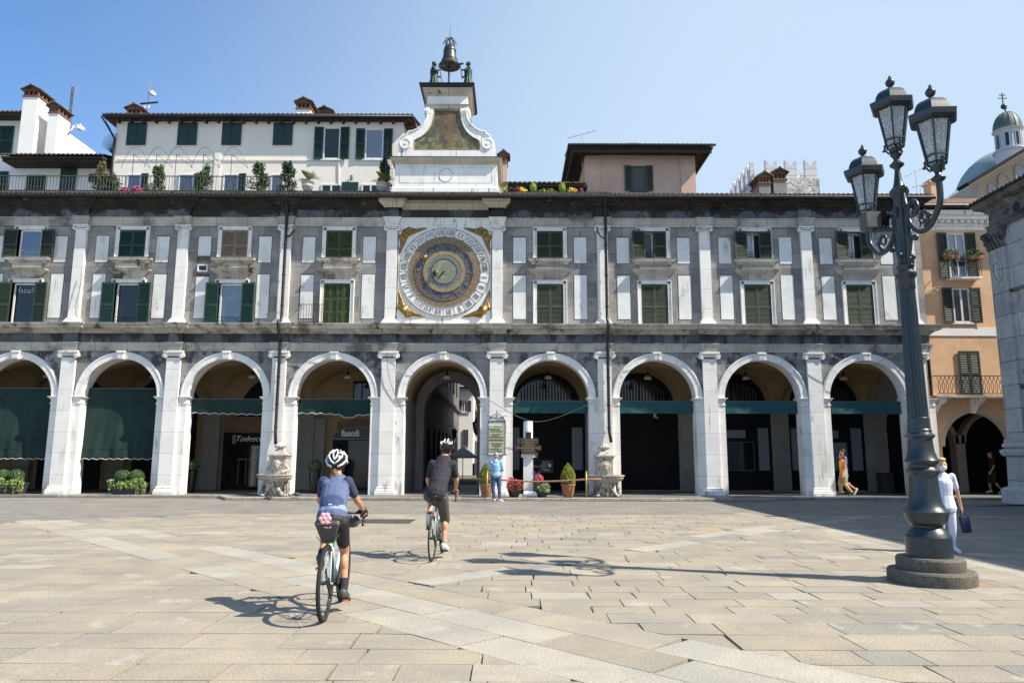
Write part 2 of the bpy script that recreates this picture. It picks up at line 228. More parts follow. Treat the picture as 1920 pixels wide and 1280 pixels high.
# ---------------- mesh helpers ----------------
def wloc(o):
    v = Vector((0, 0, 0))
    while o: v += o.location; o = o.parent
    return v
class MB:
    def __init__(s): s.v = []; s.f = []
    def add(s, vs, fs):
        n = len(s.v); s.v += [tuple(v) for v in vs]; s.f += [tuple(i+n for i in f) for f in fs]; return s
    def box(s, x0, x1, y0, y1, z0, z1):
        return s.add([(x, y, z) for z in (z0, z1) for x, y in ((x0, y0), (x1, y0), (x1, y1), (x0, y1))], [(3, 2, 1, 0), (4, 5, 6, 7), (0, 1, 5, 4), (1, 2, 6, 5), (2, 3, 7, 6), (3, 0, 4, 7)])
    def obox(s, c, d, m):          # oriented box: centre, dims, 3x3 matrix
        c = Vector(c); return s.add([c + m @ Vector((x*d[0]/2, y*d[1]/2, z*d[2]/2)) for z in (-1, 1) for x, y in ((-1, -1), (1, -1), (1, 1), (-1, 1))], [(3, 2, 1, 0), (4, 5, 6, 7), (0, 1, 5, 4), (1, 2, 6, 5), (2, 3, 7, 6), (3, 0, 4, 7)])
    def bar(s, a, b, wd, dp=None):
        a, b = Vector(a), Vector(b); d = b-a; L = d.length
        if L < 1e-6: return s
        q = d.to_track_quat('Z', 'Y').to_matrix(); return s.obox((a+b)/2, (wd, dp or wd, L), q)
    def prism(s, pts, y0, y1):     # polygon in XZ extruded along Y
        n = len(pts); vs = [(x, y0, z) for x, z in pts] + [(x, y1, z) for x, z in pts]
        return s.add(vs, [tuple(range(n)), tuple(range(2*n-1, n-1, -1))] + [(i, n+i, n+(i+1) % n, (i+1) % n) for i in range(n)])
    def prismx(s, pts, x0, x1):    # polygon in YZ extruded along X
        n = len(pts); vs = [(x0, y, z) for y, z in pts] + [(x1, y, z) for y, z in pts]
        return s.add(vs, [tuple(range(n)), tuple(range(2*n-1, n-1, -1))] + [(i, n+i, n+(i+1) % n, (i+1) % n) for i in range(n)])
    def prismz(s, pts, z0, z1):
        n = len(pts); vs = [(x, y, z0) for x, y in pts] + [(x, y, z1) for x, y in pts]
        return s.add(vs, [tuple(range(n-1, -1, -1)), tuple(range(n, 2*n))] + [((i+1) % n, n+(i+1) % n, n+i, i) for i in range(n)])
    def band(s, outer, inner, y0, y1, closed=False):   # strip between two XZ curves, extruded in Y
        n = len(outer); vs = []
        for y in (y0, y1): vs += [(x, y, z) for x, z in outer] + [(x, y, z) for x, z in inner]
        fs = []
        for i in range(n if closed else n-1):
            j = (i+1) % n
            fs += [(i, j, n+j, n+i), (2*n+j, 2*n+i, 3*n+i, 3*n+j), (i, 2*n+i, 2*n+j, j), (n+j, 3*n+j, 3*n+i, n+i)]
        if not closed: fs += [(0, n, 3*n, 2*n), (n-1, 3*n-1, 4*n-1, 2*n-1)]
        return s.add(vs, fs)
    def lathe(s, prof, c=(0, 0, 0), n=20, a0=0., a1=None, axis='Z', sx=1., sy=1., caps=True):
        full = a1 is None; a1 = a0+2*math.pi if full else a1; k = n if full else n+1; vs = []
        for r, z in prof:
            for i in range(k):
                a = a0+(a1-a0)*i/n; x, y = r*math.cos(a)*sx, r*math.sin(a)*sy
                p = (x, y, z) if axis == 'Z' else ((x, z, y) if axis == 'Y' else (z, x, y))
                vs.append((p[0]+c[0], p[1]+c[1], p[2]+c[2]))
        fs = []
        for j in range(len(prof)-1):
            for i in range(n):
                i2 = (i+1) % k; fs.append((j*k+i, j*k+i2, (j+1)*k+i2, (j+1)*k+i))
        if full and caps:
            if prof[0][0] > 1e-4: fs.append(tuple(range(k-1, -1, -1)))
            if prof[-1][0] > 1e-4: fs.append(tuple((len(prof)-1)*k+i for i in range(k)))
        return s.add(vs, fs)
    def tube(s, path, r, n=8, cap=True):
        P = [Vector(p) for p in path]; rs = r if isinstance(r, (list, tuple)) else [r]*len(P); vs = []; prev = None
        for i, p in enumerate(P):
            d = (P[min(i+1, len(P)-1)] - P[max(i-1, 0)])
            if d.length < 1e-9: d = Vector((0, 0, 1))
            d.normalize()
            if prev is None: u = d.orthogonal().normalized()
            else: u = (prev - d*prev.dot(d)); u = u.normalized() if u.length > 1e-6 else d.orthogonal().normalized()
            prev = u; w_ = d.cross(u)
            for k in range(n):
                a = 2*math.pi*k/n; vs.append(p + (u*math.cos(a) + w_*math.sin(a))*rs[i])
        fs = [(i*n+k, i*n+(k+1) % n, (i+1)*n+(k+1) % n, (i+1)*n+k) for i in range(len(P)-1) for k in range(n)]
        if cap: fs += [tuple(range(n-1, -1, -1)), tuple((len(P)-1)*n+k for k in range(n))]
        return s.add(vs, fs)
    def ball(s, c, r, nu=12, nv=8, m=None):
        r = (r, r, r) if isinstance(r, (int, float)) else r; vs = []; c = Vector(c)
        for j in range(nv+1):
            b = -math.pi/2+math.pi*j/nv
            for i in range(nu):
                a = 2*math.pi*i/nu; q = Vector((r[0]*math.cos(b)*math.cos(a), r[1]*math.cos(b)*math.sin(a), r[2]*math.sin(b)))
                vs.append(c + (m @ q if m else q))
        return s.add(vs, [(j*nu+i, j*nu+(i+1) % nu, (j+1)*nu+(i+1) % nu, (j+1)*nu+i) for j in range(nv) for i in range(nu)])
    def cap(s, a, b, r0, r1, side=None, k=1., n=14):    # tapered capsule, k widens it along the side vector
        a, b = Vector(a), Vector(b); d = (b-a); L = d.length; d = d.normalized() if L > 1e-6 else Vector((0, 0, 1))
        u = Vector(side) if side else d.orthogonal(); u = (u - d*u.dot(d)).normalized(); w_ = d.cross(u); vs = []; rings = []
        for q in range(5): an = -math.pi/2+math.pi/2*q/4; rings.append((math.sin(an)*r0, math.cos(an)*r0))
        for q in range(5): an = math.pi/2*q/4; rings.append((L+math.sin(an)*r1, math.cos(an)*r1))
        for h, r in rings:
            r = max(r, 1e-4)
            for i in range(n):
                t_ = 2*math.pi*i/n; vs.append(a + d*h + u*math.cos(t_)*r*k + w_*math.sin(t_)*r)
        m = len(rings); return s.add(vs, [(j*n+i, j*n+(i+1) % n, (j+1)*n+(i+1) % n, (j+1)*n+i) for j in range(m-1) for i in range(n)] + [tuple(range(n-1, -1, -1)), tuple((m-1)*n+i for i in range(n))])
    def mould(s, path, prof, closed=False):   # path in XY, outward = right-hand side; prof (out, z)
        n = len(path); offs = []
        for i in range(n):
            a = path[(i-1) % n] if (closed or i) else None; b = path[i]; c = path[(i+1) % n] if (closed or i < n-1) else None
            ns = []
            for p, q in ((a, b), (b, c)):
                if p is None or q is None: continue
                d = Vector((q[0]-p[0], q[1]-p[1])).normalized(); ns.append(Vector((d.y, -d.x)))
            m = ns[0] if len(ns) == 1 else (ns[0]+ns[1])/max(.2, 1+ns[0].dot(ns[1]))
            offs.append(m)
        k = len(prof); vs = [(path[i][0]+offs[i].x*o, path[i][1]+offs[i].y*o, z) for i in range(n) for o, z in prof]
        fs = [(i*k+j, i*k+j+1, ((i+1) % n)*k+j+1, ((i+1) % n)*k+j) for i in range(n if closed else n-1) for j in range(k-1)]
        if not closed: fs += [tuple(range(k)), tuple(reversed(range((n-1)*k, n*k)))]
        return s.add(vs, fs)
    def obj(s, name, mat, parent=None, smooth=False, label=None, mods=None, auto=None):
        off = wloc(parent) if parent else Vector((0, 0, 0)); me = bpy.data.meshes.new(name)
        me.from_pydata([(v[0]-off.x, v[1]-off.y, v[2]-off.z) for v in s.v], [], s.f)
        me.validate(); bm = bmesh.new(); bm.from_mesh(me); bmesh.ops.recalc_face_normals(bm, faces=bm.faces[:]); bm.to_mesh(me); bm.free()
        me.materials.append(M[mat] if isinstance(mat, str) else mat)
        if smooth or auto: me.polygons.foreach_set('use_smooth', [True]*len(me.polygons))
        if auto: me.set_sharp_from_angle(angle=R(auto))
        o = bpy.data.objects.new(name, me); S.collection.objects.link(o)
        if parent: o.parent = parent
        if label: o['label'] = label
        return o
def tag(o, label, cat, group=None):
    o['label'] = label; o['category'] = cat
    if group: o['group'] = group
    return o
def thing(name, loc, label, cat, group=None):
    o = bpy.data.objects.new(name, None); S.collection.objects.link(o); o.location = loc; o.empty_display_size = .1
    return tag(o, label, cat, group)
def struct(o): o['kind'] = 'structure'; return o
def kids(o): return [c for c in S.collection.objects if c.parent == o]
def dup(o, parent=None, **kw):
    c = o.copy(); S.collection.objects.link(c)
    if parent is not None: c.parent = parent
    for ch in kids(o): dup(ch, c)
    for k, v in kw.items():
        if k in ('label', 'category', 'group'): c[k] = v
        else: setattr(c, k, v)
    return c
def organic(mb, name, mat, parent=None, voxel=.012, it=3, label=None):
    o = mb.obj(name, mat, parent, smooth=True, label=label)
    r = o.modifiers.new('remesh', 'REMESH'); r.mode = 'VOXEL'; r.voxel_size = voxel; r.use_smooth_shade = True
    if it: s_ = o.modifiers.new('smooth', 'SMOOTH'); s_.iterations = it; s_.factor = .6
    return o
def text(body, size, loc, mat, parent=None, name='lettering', ext=.01, rotz=0., align='CENTER', shear=0., off=0., sx=1.):
    cu = bpy.data.curves.new('t', 'FONT'); cu.body = body; cu.size = size; cu.extrude = ext; cu.align_x = align; cu.align_y = 'CENTER'; cu.shear = shear; cu.offset = off; cu.resolution_u = 3
    ob = bpy.data.objects.new('t', cu); S.collection.objects.link(ob); dg = bpy.context.evaluated_depsgraph_get(); me = bpy.data.meshes.new_from_object(ob.evaluated_get(dg))
    bpy.data.objects.remove(ob); me.transform(Matrix.Translation(Vector(loc)-(wloc(parent) if parent else Vector())) @ Matrix.Rotation(rotz, 4, 'Z') @ Matrix.Rotation(R(90), 4, 'X') @ Matrix.Diagonal((sx, 1, 1, 1)))
    me.materials.clear(); me.materials.append(M[mat]); o = bpy.data.objects.new(name, me); S.collection.objects.link(o)
    if parent: o.parent = parent
    return o
def arc(cx, cz, r, a0, a1, n, rz=None):
    rz = rz or r; return [(cx+r*math.cos(a0+(a1-a0)*i/n), cz+rz*math.sin(a0+(a1-a0)*i/n)) for i in range(n+1)]
PI = math.pi
def tiles(mb, x0, x1, y0, z0, y1, z1, pitch=.2, amp=.045, step=.38, axis='X', thick=.04):
    """corrugated tile field from eave (y0,z0) to ridge (y1,z1), rows run along X (or Y when axis='Y')"""
    nx = max(6, int(abs(x1-x0)/pitch*6)); L = math.hypot(y1-y0, z1-z0); ns = max(1, int(L/step)); rows = []
    for s_ in range(ns): rows += [(s_/ns, .022), ((s_+.98)/ns, 0.)]
    vs = [];
    for t_, up in [(0, -thick)]+rows:
        for i in range(nx+1):
            x = x0+(x1-x0)*i/nx; h = amp*abs(math.cos(PI*i/6.)) if True else 0
            y = y0+(y1-y0)*t_; z = z0+(z1-z0)*t_+h+up
            if up < 0: z = z0+h+up
            vs.append((x, y, z) if axis == 'X' else (y, x, z))
    k = nx+1; m = len(rows)+1
    return mb.add(vs, [(j*k+i, j*k+i+1, (j+1)*k+i+1, (j+1)*k+i) for j in range(m-1) for i in range(nx)])
def foliage(mb, n, fn, size=.05, flat=.0):
    """n leaf quads at points fn() -> (x,y,z)"""
    for _ in range(n):
        p = Vector(fn()); e = Euler((random.uniform(-1.4, 1.4), random.uniform(-1.4, 1.4), random.uniform(0, 6.3))).to_matrix(); s_ = size*random.uniform(.6, 1.3)
        mb.add([p + e @ Vector(q) for q in ((-s_*.5, 0, 0), (0, -s_*.32, s_*.08), (s_*.6, 0, 0), (0, s_*.32, s_*.08))], [(0, 1, 2, 3)])
    return mb
def inball(c, r, shell=.55):
    def f():
        while True:
            q = Vector((random.uniform(-1, 1), random.uniform(-1, 1), random.uniform(-1, 1)))
            if shell < q.length < 1: return (c[0]+q.x*r[0], c[1]+q.y*r[1], c[2]+q.z*r[2])
    return f
# ---------------- ground ----------------
m, t, p = newmat('paving_slab_granite')
a_ = nd(t, 'ShaderNodeAttribute'); a_.attribute_name = 'tint'
c = mix(t, 1., a_.outputs['Color'], mix(t, ramp(t, noise(t, (1, 1, 1), 55, 3, .9), .32, .68), (.62, .62, .62), (1.28, 1.28, 1.28)), 'MULTIPLY')
c = mix(t, 1., c, mix(t, ramp(t, noise(t, (1, 1, 1), 1.1, 4), .35, .7), (.86, .87, .90), (1.08, 1.05, 1.0)), 'MULTIPLY')
c = mix(t, ramp(t, noise(t, (1, 1, 1), 2.6, 5, .7), .58, .74, 0, .5), c, (.20, .175, .14)); c = mix(t, ramp(t, noise(t, (.45, 1.2, 1), .9, 4, .6), .52, .70, 0, .35), c, (.24, .22, .185)); c = mix(t, ramp(t, noise(t, (1, 1, 1), 1.7, 5, .6), .60, .68, 0, .5), c, (.42, .395, .34))
c = mix(t, ramp(t, noise(t, (1, 1, 1), 6.6, 3, .7), .69, .73, 0, .35), c, (.12, .11, .10))
t.links.new(c, p.inputs['Base Color']); p.inputs['Roughness'].default_value = .75; p.inputs['Specular IOR Level'].default_value = .3; bump(t, p, noise(t, (1, 1, 1), 38, 4), .35, .01)
M['slab'] = m
M['joint'] = plain('dark_joint_earth', (.115, .10, .08), .95, 0, .3, 3)
M['road'] = stone('grey_road_slabs', (.205, .19, .165), (.18, .168, .148), (.11, .10, .09), 1.5, .62, .008, .85, amt=.14, nscale=1.2, axis='XY', st=.15, fine=40, stains=[((.27, .25, .215), .56, .14, (.25, 1.4, 1), 0, 1, 0), ((.10, .098, .095), .62, .1, (.5, .9, 1), 0, 1, 0)])
struct(MB().box(-160, 160, -60, 28.3, -.5, -.035).box(-160, 160, 28.3, 400, -.5, -.037).obj('ground', 'joint'))
def clip(poly, nx, ny, d, keep_less):
    out = []; s_ = 1 if keep_less else -1
    for i in range(len(poly)):
        a, b = poly[i], poly[(i+1) % len(poly)]; da = s_*(nx*a[0]+ny*a[1]-d); db = s_*(nx*b[0]+ny*b[1]-d)
        if da <= 0: out.append(a)
        if (da < 0 < db) or (db < 0 < da):
            k = da/(da-db); out.append((a[0]+(b[0]-a[0])*k, a[1]+(b[1]-a[1])*k))
    return out
def area(p): return abs(sum(p[i][0]*p[(i+1) % len(p)][1]-p[(i+1) % len(p)][0]*p[i][1] for i in range(len(p))))/2
SL = []; rg = random.Random(11)
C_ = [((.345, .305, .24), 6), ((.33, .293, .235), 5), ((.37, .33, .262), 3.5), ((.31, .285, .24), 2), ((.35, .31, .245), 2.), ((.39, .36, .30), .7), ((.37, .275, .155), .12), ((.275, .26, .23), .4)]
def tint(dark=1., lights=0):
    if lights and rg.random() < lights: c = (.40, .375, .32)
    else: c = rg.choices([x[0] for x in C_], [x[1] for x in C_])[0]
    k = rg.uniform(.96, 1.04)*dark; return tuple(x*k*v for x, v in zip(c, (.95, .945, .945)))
def slab(poly, gap, col):
    n = len(poly)
    if n < 3 or area(poly) < .03: return
    cx = sum(p[0] for p in poly)/n; cy = sum(p[1] for p in poly)/n; q = []
    for (x, y) in poly:
        d = math.hypot(x-cx, y-cy)+1e-6; k = max(.3, 1-gap*rg.uniform(.7, 1.5)*1.2/d); x2 = cx+(x-cx)*k; y2 = cy+(y-cy)*k
        if rg.random() < .07: x2 += (cx-x)/d*.022; y2 += (cy-y)/d*.022
        q.append((x2, y2, rg.uniform(-.0022, .0022)))
    SL.append((q, col))
s2 = 2**.5
B1 = (1/s2, 1/s2, 6.05/s2, 8.35/s2); B3 = (-1/s2, 1/s2, 10.5/s2, 11.7/s2); B2 = (1, 0, 6.35, 7.55)
def split(pl, b):
    return [q for q in (clip(pl, b[0], b[1], b[2], True), clip(pl, b[0], b[1], b[3], False)) if len(q) > 2 and area(q) > .02]
YF = 20.6
def roadedge(x):   # the smooth grey road comes forward on the left
    return YF - max(0, (-x-8.5))*.75 if x > -14 else YF-4.1
y = 1.0
while y < 21.5:
    dy = rg.uniform(.34, .47)*(1.15 if y < 6.5 else 1); lim = min(19, y*.78+5); x = -lim+rg.uniform(0, .8)
    while x < lim:
        L = rg.uniform(.48, .95) if rg.random() < .85 else rg.uniform(.95, 1.3)
        far = roadedge(x+L/2)
        if y+dy/2 < far:
            pieces = [[(x, y), (x+L, y), (x+L, y+dy), (x, y+dy)]]
            pieces = [q for pl in pieces for q in split(pl, B1)]
            pieces = [q for pl in pieces for q in (split(pl, B3) if pl[0][0]+pl[0][1] > 7.2 else [pl])]
            if x > 4: pieces = [q for pl in pieces for q in split(pl, B2)]
            if x > 3.5: pieces = [q for q in pieces if math.hypot(sum(a[0] for a in q)/len(q)-5.46, sum(a[1] for a in q)/len(q)-9.8) > .22]
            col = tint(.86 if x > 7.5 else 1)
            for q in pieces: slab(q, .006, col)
        x += L
    y += dy
def strips(b, k, lo, hi, keep, light):
    nx, ny, d0, d1 = b; tx, ty = ny, -nx; wd = (d1-d0)/k
    for i in range(k):
        s_ = lo+rg.uniform(0, 1)
        while s_ < hi:
            L = rg.uniform(.9, 2.1); pl = []
            sk = rg.uniform(-.03, .03)
            for dd, tt in ((d0+i*wd, s_), (d0+i*wd, s_+L), (d0+(i+1)*wd, s_+L+sk), (d0+(i+1)*wd, s_+sk)): pl.append((nx*dd+tx*tt, ny*dd+ty*tt))
            cx = sum(q[0] for q in pl)/4; cy = sum(q[1] for q in pl)/4
            if keep(cx, cy):
                r_ = [pl]
                if b is B3: r_ = [clip(pl, 1/s2, 1/s2, 8.35/s2, False)]
                if b is B2: r_ = split(pl, B3) if cy > 9 else [pl]
                for q in r_: slab(q, .007, tint(1.0, light))
            s_ += L+.01
strips(B1, 3, -27, 16, lambda x, y: .5 < y < roadedge(x) and x > -30, .45)
strips(B3, 2, -4, 22, lambda x, y: x+y > 6.4 and y < roadedge(x), .5)
strips(B2, 2, -24, 2, lambda x, y: 1 < y < 20.8, .2)
vs, fs, cols = [], [], []
for q, col in SL:
    n = len(q); k = len(vs); vs += q + [(a[0], a[1], -.03) for a in q]
    fs.append(tuple(range(k, k+n))); fs += [(k+i, k+n+i, k+n+(i+1) % n, k+(i+1) % n) for i in range(n)]
    cols += [col]*(n+1)
me = bpy.data.meshes.new('piazza_paving'); me.from_pydata(vs, [], fs)
at = me.color_attributes.new('tint', 'FLOAT_COLOR', 'CORNER'); arr = []
for pl, col in zip(me.polygons, cols): arr += [*col, 1.]*pl.loop_total
at.data.foreach_set('color', arr); me.materials.append(M['slab'])
o = bpy.data.objects.new('piazza_paving', me); S.collection.objects.link(o); struct(o)
# far grey road as a sheet between the slabs and the kerb
rb = [(-40, YF-4.1), (-14, YF-4.1)] + [(x, roadedge(x)+.02) for x in (-13.9, -12, -10, -8.5)] + [(24, YF+.02), (24, 29), (-40, 29)]
struct(MB().prismz(rb, -.03, -.006).obj('road', 'road'))
# side and rear ground around the slab field
struct(MB().prismz([(-160, -60), (160, -60), (160, .95), (-160, .95)], -.034, -.012).obj('ground', stone('plain_paving', (.31, .28, .225), (.27, .25, .215), (.1, .09, .07), .9, .42, .012, .85, axis='XY', amt=.12)))
# manhole plate in front of the arcade road
tag(MB().box(-4.35, -2.45, 17.9, 19.1, -.004, .006).obj('manhole_cover', plain('dark_metal_plate', (.08, .075, .07), .6, .3)), 'flat dark rectangular metal plate set in the paving behind the cyclists', 'manhole cover')
# ---------------- arcade pavement with kerb ----------------
KX = [(-40, 28.45), (-11.2, 28.35), (-10.4, 27.0), (9.0, 27.0), (10.5, 28.0), (30, 28.0)]
struct(MB().prismz(KX + [(30, 40), (-40, 40)], -.03, .085).obj('arcade_pavement', 'arcfloor'))
kb = MB(); kb.mould(KX, [(-.32, .02), (-.32, .102), (0, .102), (.012, .09), (.012, -.02)]); struct(kb.obj('kerb', 'kerb'))
# ---------------- arcaded palace ----------------
PX = [-22.17, -17.92, -13.67, -9.40, -4.99, -.61, 3.74, 7.98, 12.2, 16.43]
XL, XR = -24.6, 17.0
palace = thing('arcaded_palace', (-2.8, 29.1, 0), 'long grey and white stone palace with arcade of round arches behind the piazza', 'building')
SPZ, RI, RO_ = 3.93, 1.53, 1.81
bays = [(PX[i]+PX[i+1])/2 for i in range(9)] + [None]
def marble_box(*a): return MB().box(*a)
# piers
for i, x in enumerate(PX):
    l = x-(x-bays[i-1]-RI) if False else None
    xl = (bays[i-1]+RI) if i > 0 else x-.75; xr = (bays[i]-RI) if i < 9 else XR
    b = MB().box(xl, xr, 29.2, 29.8, .08, SPZ-.28).box(xl+.012, xr-.012, 29.212, 29.79, SPZ-.28, SPZ)
    pf = [(0, SPZ-.30), (.03, SPZ-.29), (.03, SPZ-.26), (.0, SPZ-.25), (.0, SPZ-.12), (.05, SPZ-.08), (.07, SPZ-.03), (.10, SPZ-.025), (.10, SPZ), (0, SPZ)]
    b.mould([(xl, 29.79), (xl, 29.2), (x-.29, 29.2)], pf).mould([(x+.29, 29.2), (xr, 29.2), (xr, 29.79)], pf)
    b.obj('pier', 'marble', palace)
    # lower pilaster with moulded base and scrolled capital
    b = MB().box(x-.28, x+.28, 29.1, 29.21, .4, 5.5)
    b.mould([(x-.3, 29.24), (x-.3, 29.09), (x+.3, 29.09), (x+.3, 29.24)], [(-.04, .09), (.09, .09), (.09, .2), (.07, .22), (.075, .26), (.045, .29), (.015, .33), (.03, .345), (.03, .375), (0, .4), (-.04, .4)])
    b.obj('pilaster', 'marble', palace)
    c = MB().box(x-.285, x+.285, 29.09, 29.22, 5.45, 5.5).box(x-.3, x+.3, 29.06, 29.22, 5.56, 5.65).box(x-.40, x+.40, 29.0, 29.22, 5.70, 5.78)
    for s_ in (-1, 1):
        c.lathe([(.001, -.14), (.05, -.14), (.055, -.12), (.09, -.12), (.105, -.13), (.115, -.12), (.115, .02), (.001, .02)], (x+s_*.33, 29.16, 5.6), 18, axis='Y')
        c.lathe([(.02, 0), (.02, .012)], (x+s_*.33, 29.01, 5.6), 8, axis='Y')
    c.box(x-.36, x+.36, 29.03, 29.2, 5.66, 5.70)
    for k in range(7): c.ball((x-.21+k*.07, 29.05, 5.62), (.026, .03, .04), 8, 6)
    c.obj('capital', 'marble', palace)
# arch walls, rings, keystones
for i in range(9):
    xc = bays[i]; x0, x1 = PX[i], PX[i+1]; ZT = 5.8
    a = arc(xc, SPZ, RI+.2, PI, 0, 28); top = []
    for k, (ax, az) in enumerate(a):
        th = PI-PI*k/28
        if k == 0: top.append((x0, SPZ))
        elif k == 28: top.append((x1, SPZ))
        else:
            dx, dz = math.cos(th), math.sin(th); tt = min((ZT-SPZ)/dz if dz > 1e-3 else 99, ((x1-xc) if dx > 0 else (xc-x0))/max(1e-3, abs(dx)))
            top.append((xc+dx*tt, SPZ+dz*tt))
    # add exact corners
    b = MB().band(top, a, 29.24, 29.78)
    for cx_ in (x0, x1): b.prism([(cx_, SPZ), (cx_+(.9 if cx_ == x0 else -.9), ZT), (cx_, ZT)], 29.245, 29.77)
    b.obj('spandrel_wall', 'lowwall', palace)
    b = MB(); nv = 9
    for v_ in range(nv):
        a0, a1 = PI-PI*v_/nv-.003, PI-PI*(v_+1)/nv+.003; b.band(arc(xc, SPZ, RO_-.0, a0, a1, 8), arc(xc, SPZ, RI, a0, a1, 8), 29.17+.003*(v_ % 2), 29.82)
    b.band(arc(xc, SPZ, RO_-.04, PI, 0, 40), arc(xc, SPZ, RO_-.07, PI, 0, 40), 29.15, 29.2)
    b.obj('arch_ring', 'ring', palace, auto=35)
    b = MB().prism([(xc-.12, SPZ+RI-.03), (xc+.12, SPZ+RI-.03), (xc+.16, SPZ+RO_+.03), (xc-.16, SPZ+RO_+.03)], 29.04, 29.3).box(xc-.17, xc+.17, 29.0, 29.3, SPZ+RO_-.05, SPZ+RO_)
    for k in range(4): b.box(xc-.105+k*.06, xc-.075+k*.06, 29.02, 29.1, SPZ+RI+.0, SPZ+RO_-.1)
    b.obj('keystone', 'panel', palace)
# lower entablature, breaking forward over every pilaster
def breaks(y, d, hw, xl=XL, xr=XR, xs=PX, turn=True):
    pth = [(xl, y)]
    for x in xs:
        if x-hw > xl and x+hw < xr: pth += [(x-hw, y), (x-hw, y-d), (x+hw, y-d), (x+hw, y)]
    pth += [(xr, y)]
    if turn: pth += [(xr, 34)]
    return pth
MB().mould(breaks(29.2, .12, .3), [(0, 5.78), (.0, 5.87), (.025, 5.88), (.025, 5.97), (.05, 5.98), (.05, 6.05), (.09, 6.09), (.09, 6.12), (-.1, 6.12)]).obj('architrave', 'archit', palace)
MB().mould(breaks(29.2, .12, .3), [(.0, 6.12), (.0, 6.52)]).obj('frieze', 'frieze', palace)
CP = [(0, 6.50), (.04, 6.52), (.06, 6.57), (.12, 6.60), (.14, 6.66), (.32, 6.68), (.33, 6.78), (.37, 6.80), (.40, 6.86), (.40, 6.88), (-.3, 6.9)]
MB().mould(breaks(29.2, .12, .3), CP).obj('string_cornice', 'cornice', palace)
MB().box(XL, XR, 29.3, 30.0, 5.8, 6.85).obj('wall_core', 'lowwall', palace)
# upper wall with window openings
WB = [-20.05, -15.8, -11.54, -7.2, None, 1.565, 5.86, 10.1, 14.3]
WX = [x for x in WB if x is not None]
b = MB(); Y0, Y1 = 29.26, 29.6; xs = [XL]
for x in WX: xs += [x-.54, x+.54]
xs.append(XR)
for k in range(0, len(xs), 2): b.box(xs[k], xs[k+1], Y0, Y1, 6.88, 11.05)
for x in WX: b.box(x-.54, x+.54, Y0, Y1, 8.62, 9.68).box(x-.54, x+.54, Y0, Y1, 10.88, 11.05)
b.box(XR-.35, XR, 29.62, 34, 6.88, 12.0)
b.obj('upper_wall', 'upwall', palace)
MB().box(XL, XR, 30.6, 30.7, 5.9, 12.1).obj('inner_wall', 'dark', palace)
for x in PX:
    b = MB().box(x-.22, x+.22, 29.12, 29.27, 7.1, 10.9)
    b.mould([(x-.24, 29.27), (x-.24, 29.11), (x+.24, 29.11), (x+.24, 29.27)], [(-.04, 6.88), (.10, 6.88), (.10, 6.96), (.07, 6.98), (.07, 7.02), (.03, 7.06), (.02, 7.12), (-.04, 7.12)])
    b.obj('pilaster', 'marble', palace)
    c = MB().box(x-.24, x+.24, 29.09, 29.27, 10.83, 10.90).box(x-.31, x+.31, 29.03, 29.27, 11.0, 11.06).box(x-.27, x+.27, 29.06, 29.26, 10.93, 10.99)
    for s_ in (-1, 1): c.lathe([(.001, -.13), (.035, -.13), (.04, -.11), (.07, -.11), (.085, -.12), (.085, .02), (.001, .02)], (x+s_*.26, 29.17, 10.92), 16, axis='Y')
    c.obj('capital', 'marble', palace)
def updir(xl, xr, xs, mats, zs=0., nm=('architrave', 'frieze')):
    MB().mould(breaks(29.22, .14, .27, xl, xr, xs, False), [(0, 11.05), (0, 11.14), (.025, 11.15), (.025, 11.24), (.05, 11.25), (.05, 11.33), (.1, 11.37), (.1, 11.41), (-.1, 11.41)]).obj(nm[0], mats[0], palace)
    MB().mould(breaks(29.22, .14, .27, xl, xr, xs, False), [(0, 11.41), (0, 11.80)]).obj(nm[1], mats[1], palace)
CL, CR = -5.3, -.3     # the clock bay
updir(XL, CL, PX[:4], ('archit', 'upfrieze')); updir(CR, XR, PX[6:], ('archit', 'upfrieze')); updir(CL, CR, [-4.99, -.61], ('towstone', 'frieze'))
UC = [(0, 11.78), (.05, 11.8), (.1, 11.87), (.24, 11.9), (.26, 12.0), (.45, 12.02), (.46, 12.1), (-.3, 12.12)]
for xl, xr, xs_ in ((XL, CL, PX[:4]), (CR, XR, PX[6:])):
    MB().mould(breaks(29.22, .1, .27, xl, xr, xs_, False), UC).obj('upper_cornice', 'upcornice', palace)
b = MB().mould(breaks(29.22, .3, .34, CL, CR, [-4.94, -.66], False), [(0, 11.78), (.02, 11.8), (.22, 11.98), (.24, 11.99), (.24, 12.12), (-.3, 12.12)]).obj('upper_cornice', 'towcorn', palace)
# eaves: soffit, tiles, gutter
MB().box(XL, XR+.35, 28.66, 30.2, 12.12, 12.17).obj('soffit', 'darkwood', palace)
b = MB(); tiles(b, XL, XR+.35, 28.56, 12.25, 30.2, 12.66, .2, .045); b.obj('roof_tiles', 'tile', palace)
b = MB().tube([(XL, 28.60, 12.16), (XR+.4, 28.60, 12.16)], .075, 10)
for k in range(28): b.box(XL+.3+k*1.5, XL+.33+k*1.5, 28.52, 28.7, 12.07, 12.2)
b.obj('gutter', 'gutter', palace, auto=40)
MB().box(XL, XR, 30.2, 34.2, 12.45, 12.58).box(XL, CL+.1, 29.72, 30.0, 12.4, 12.8).box(CR-.1, 4.2, 29.3, 29.6, 12.4, 12.62).obj('terrace_slab', 'greypot', palace)
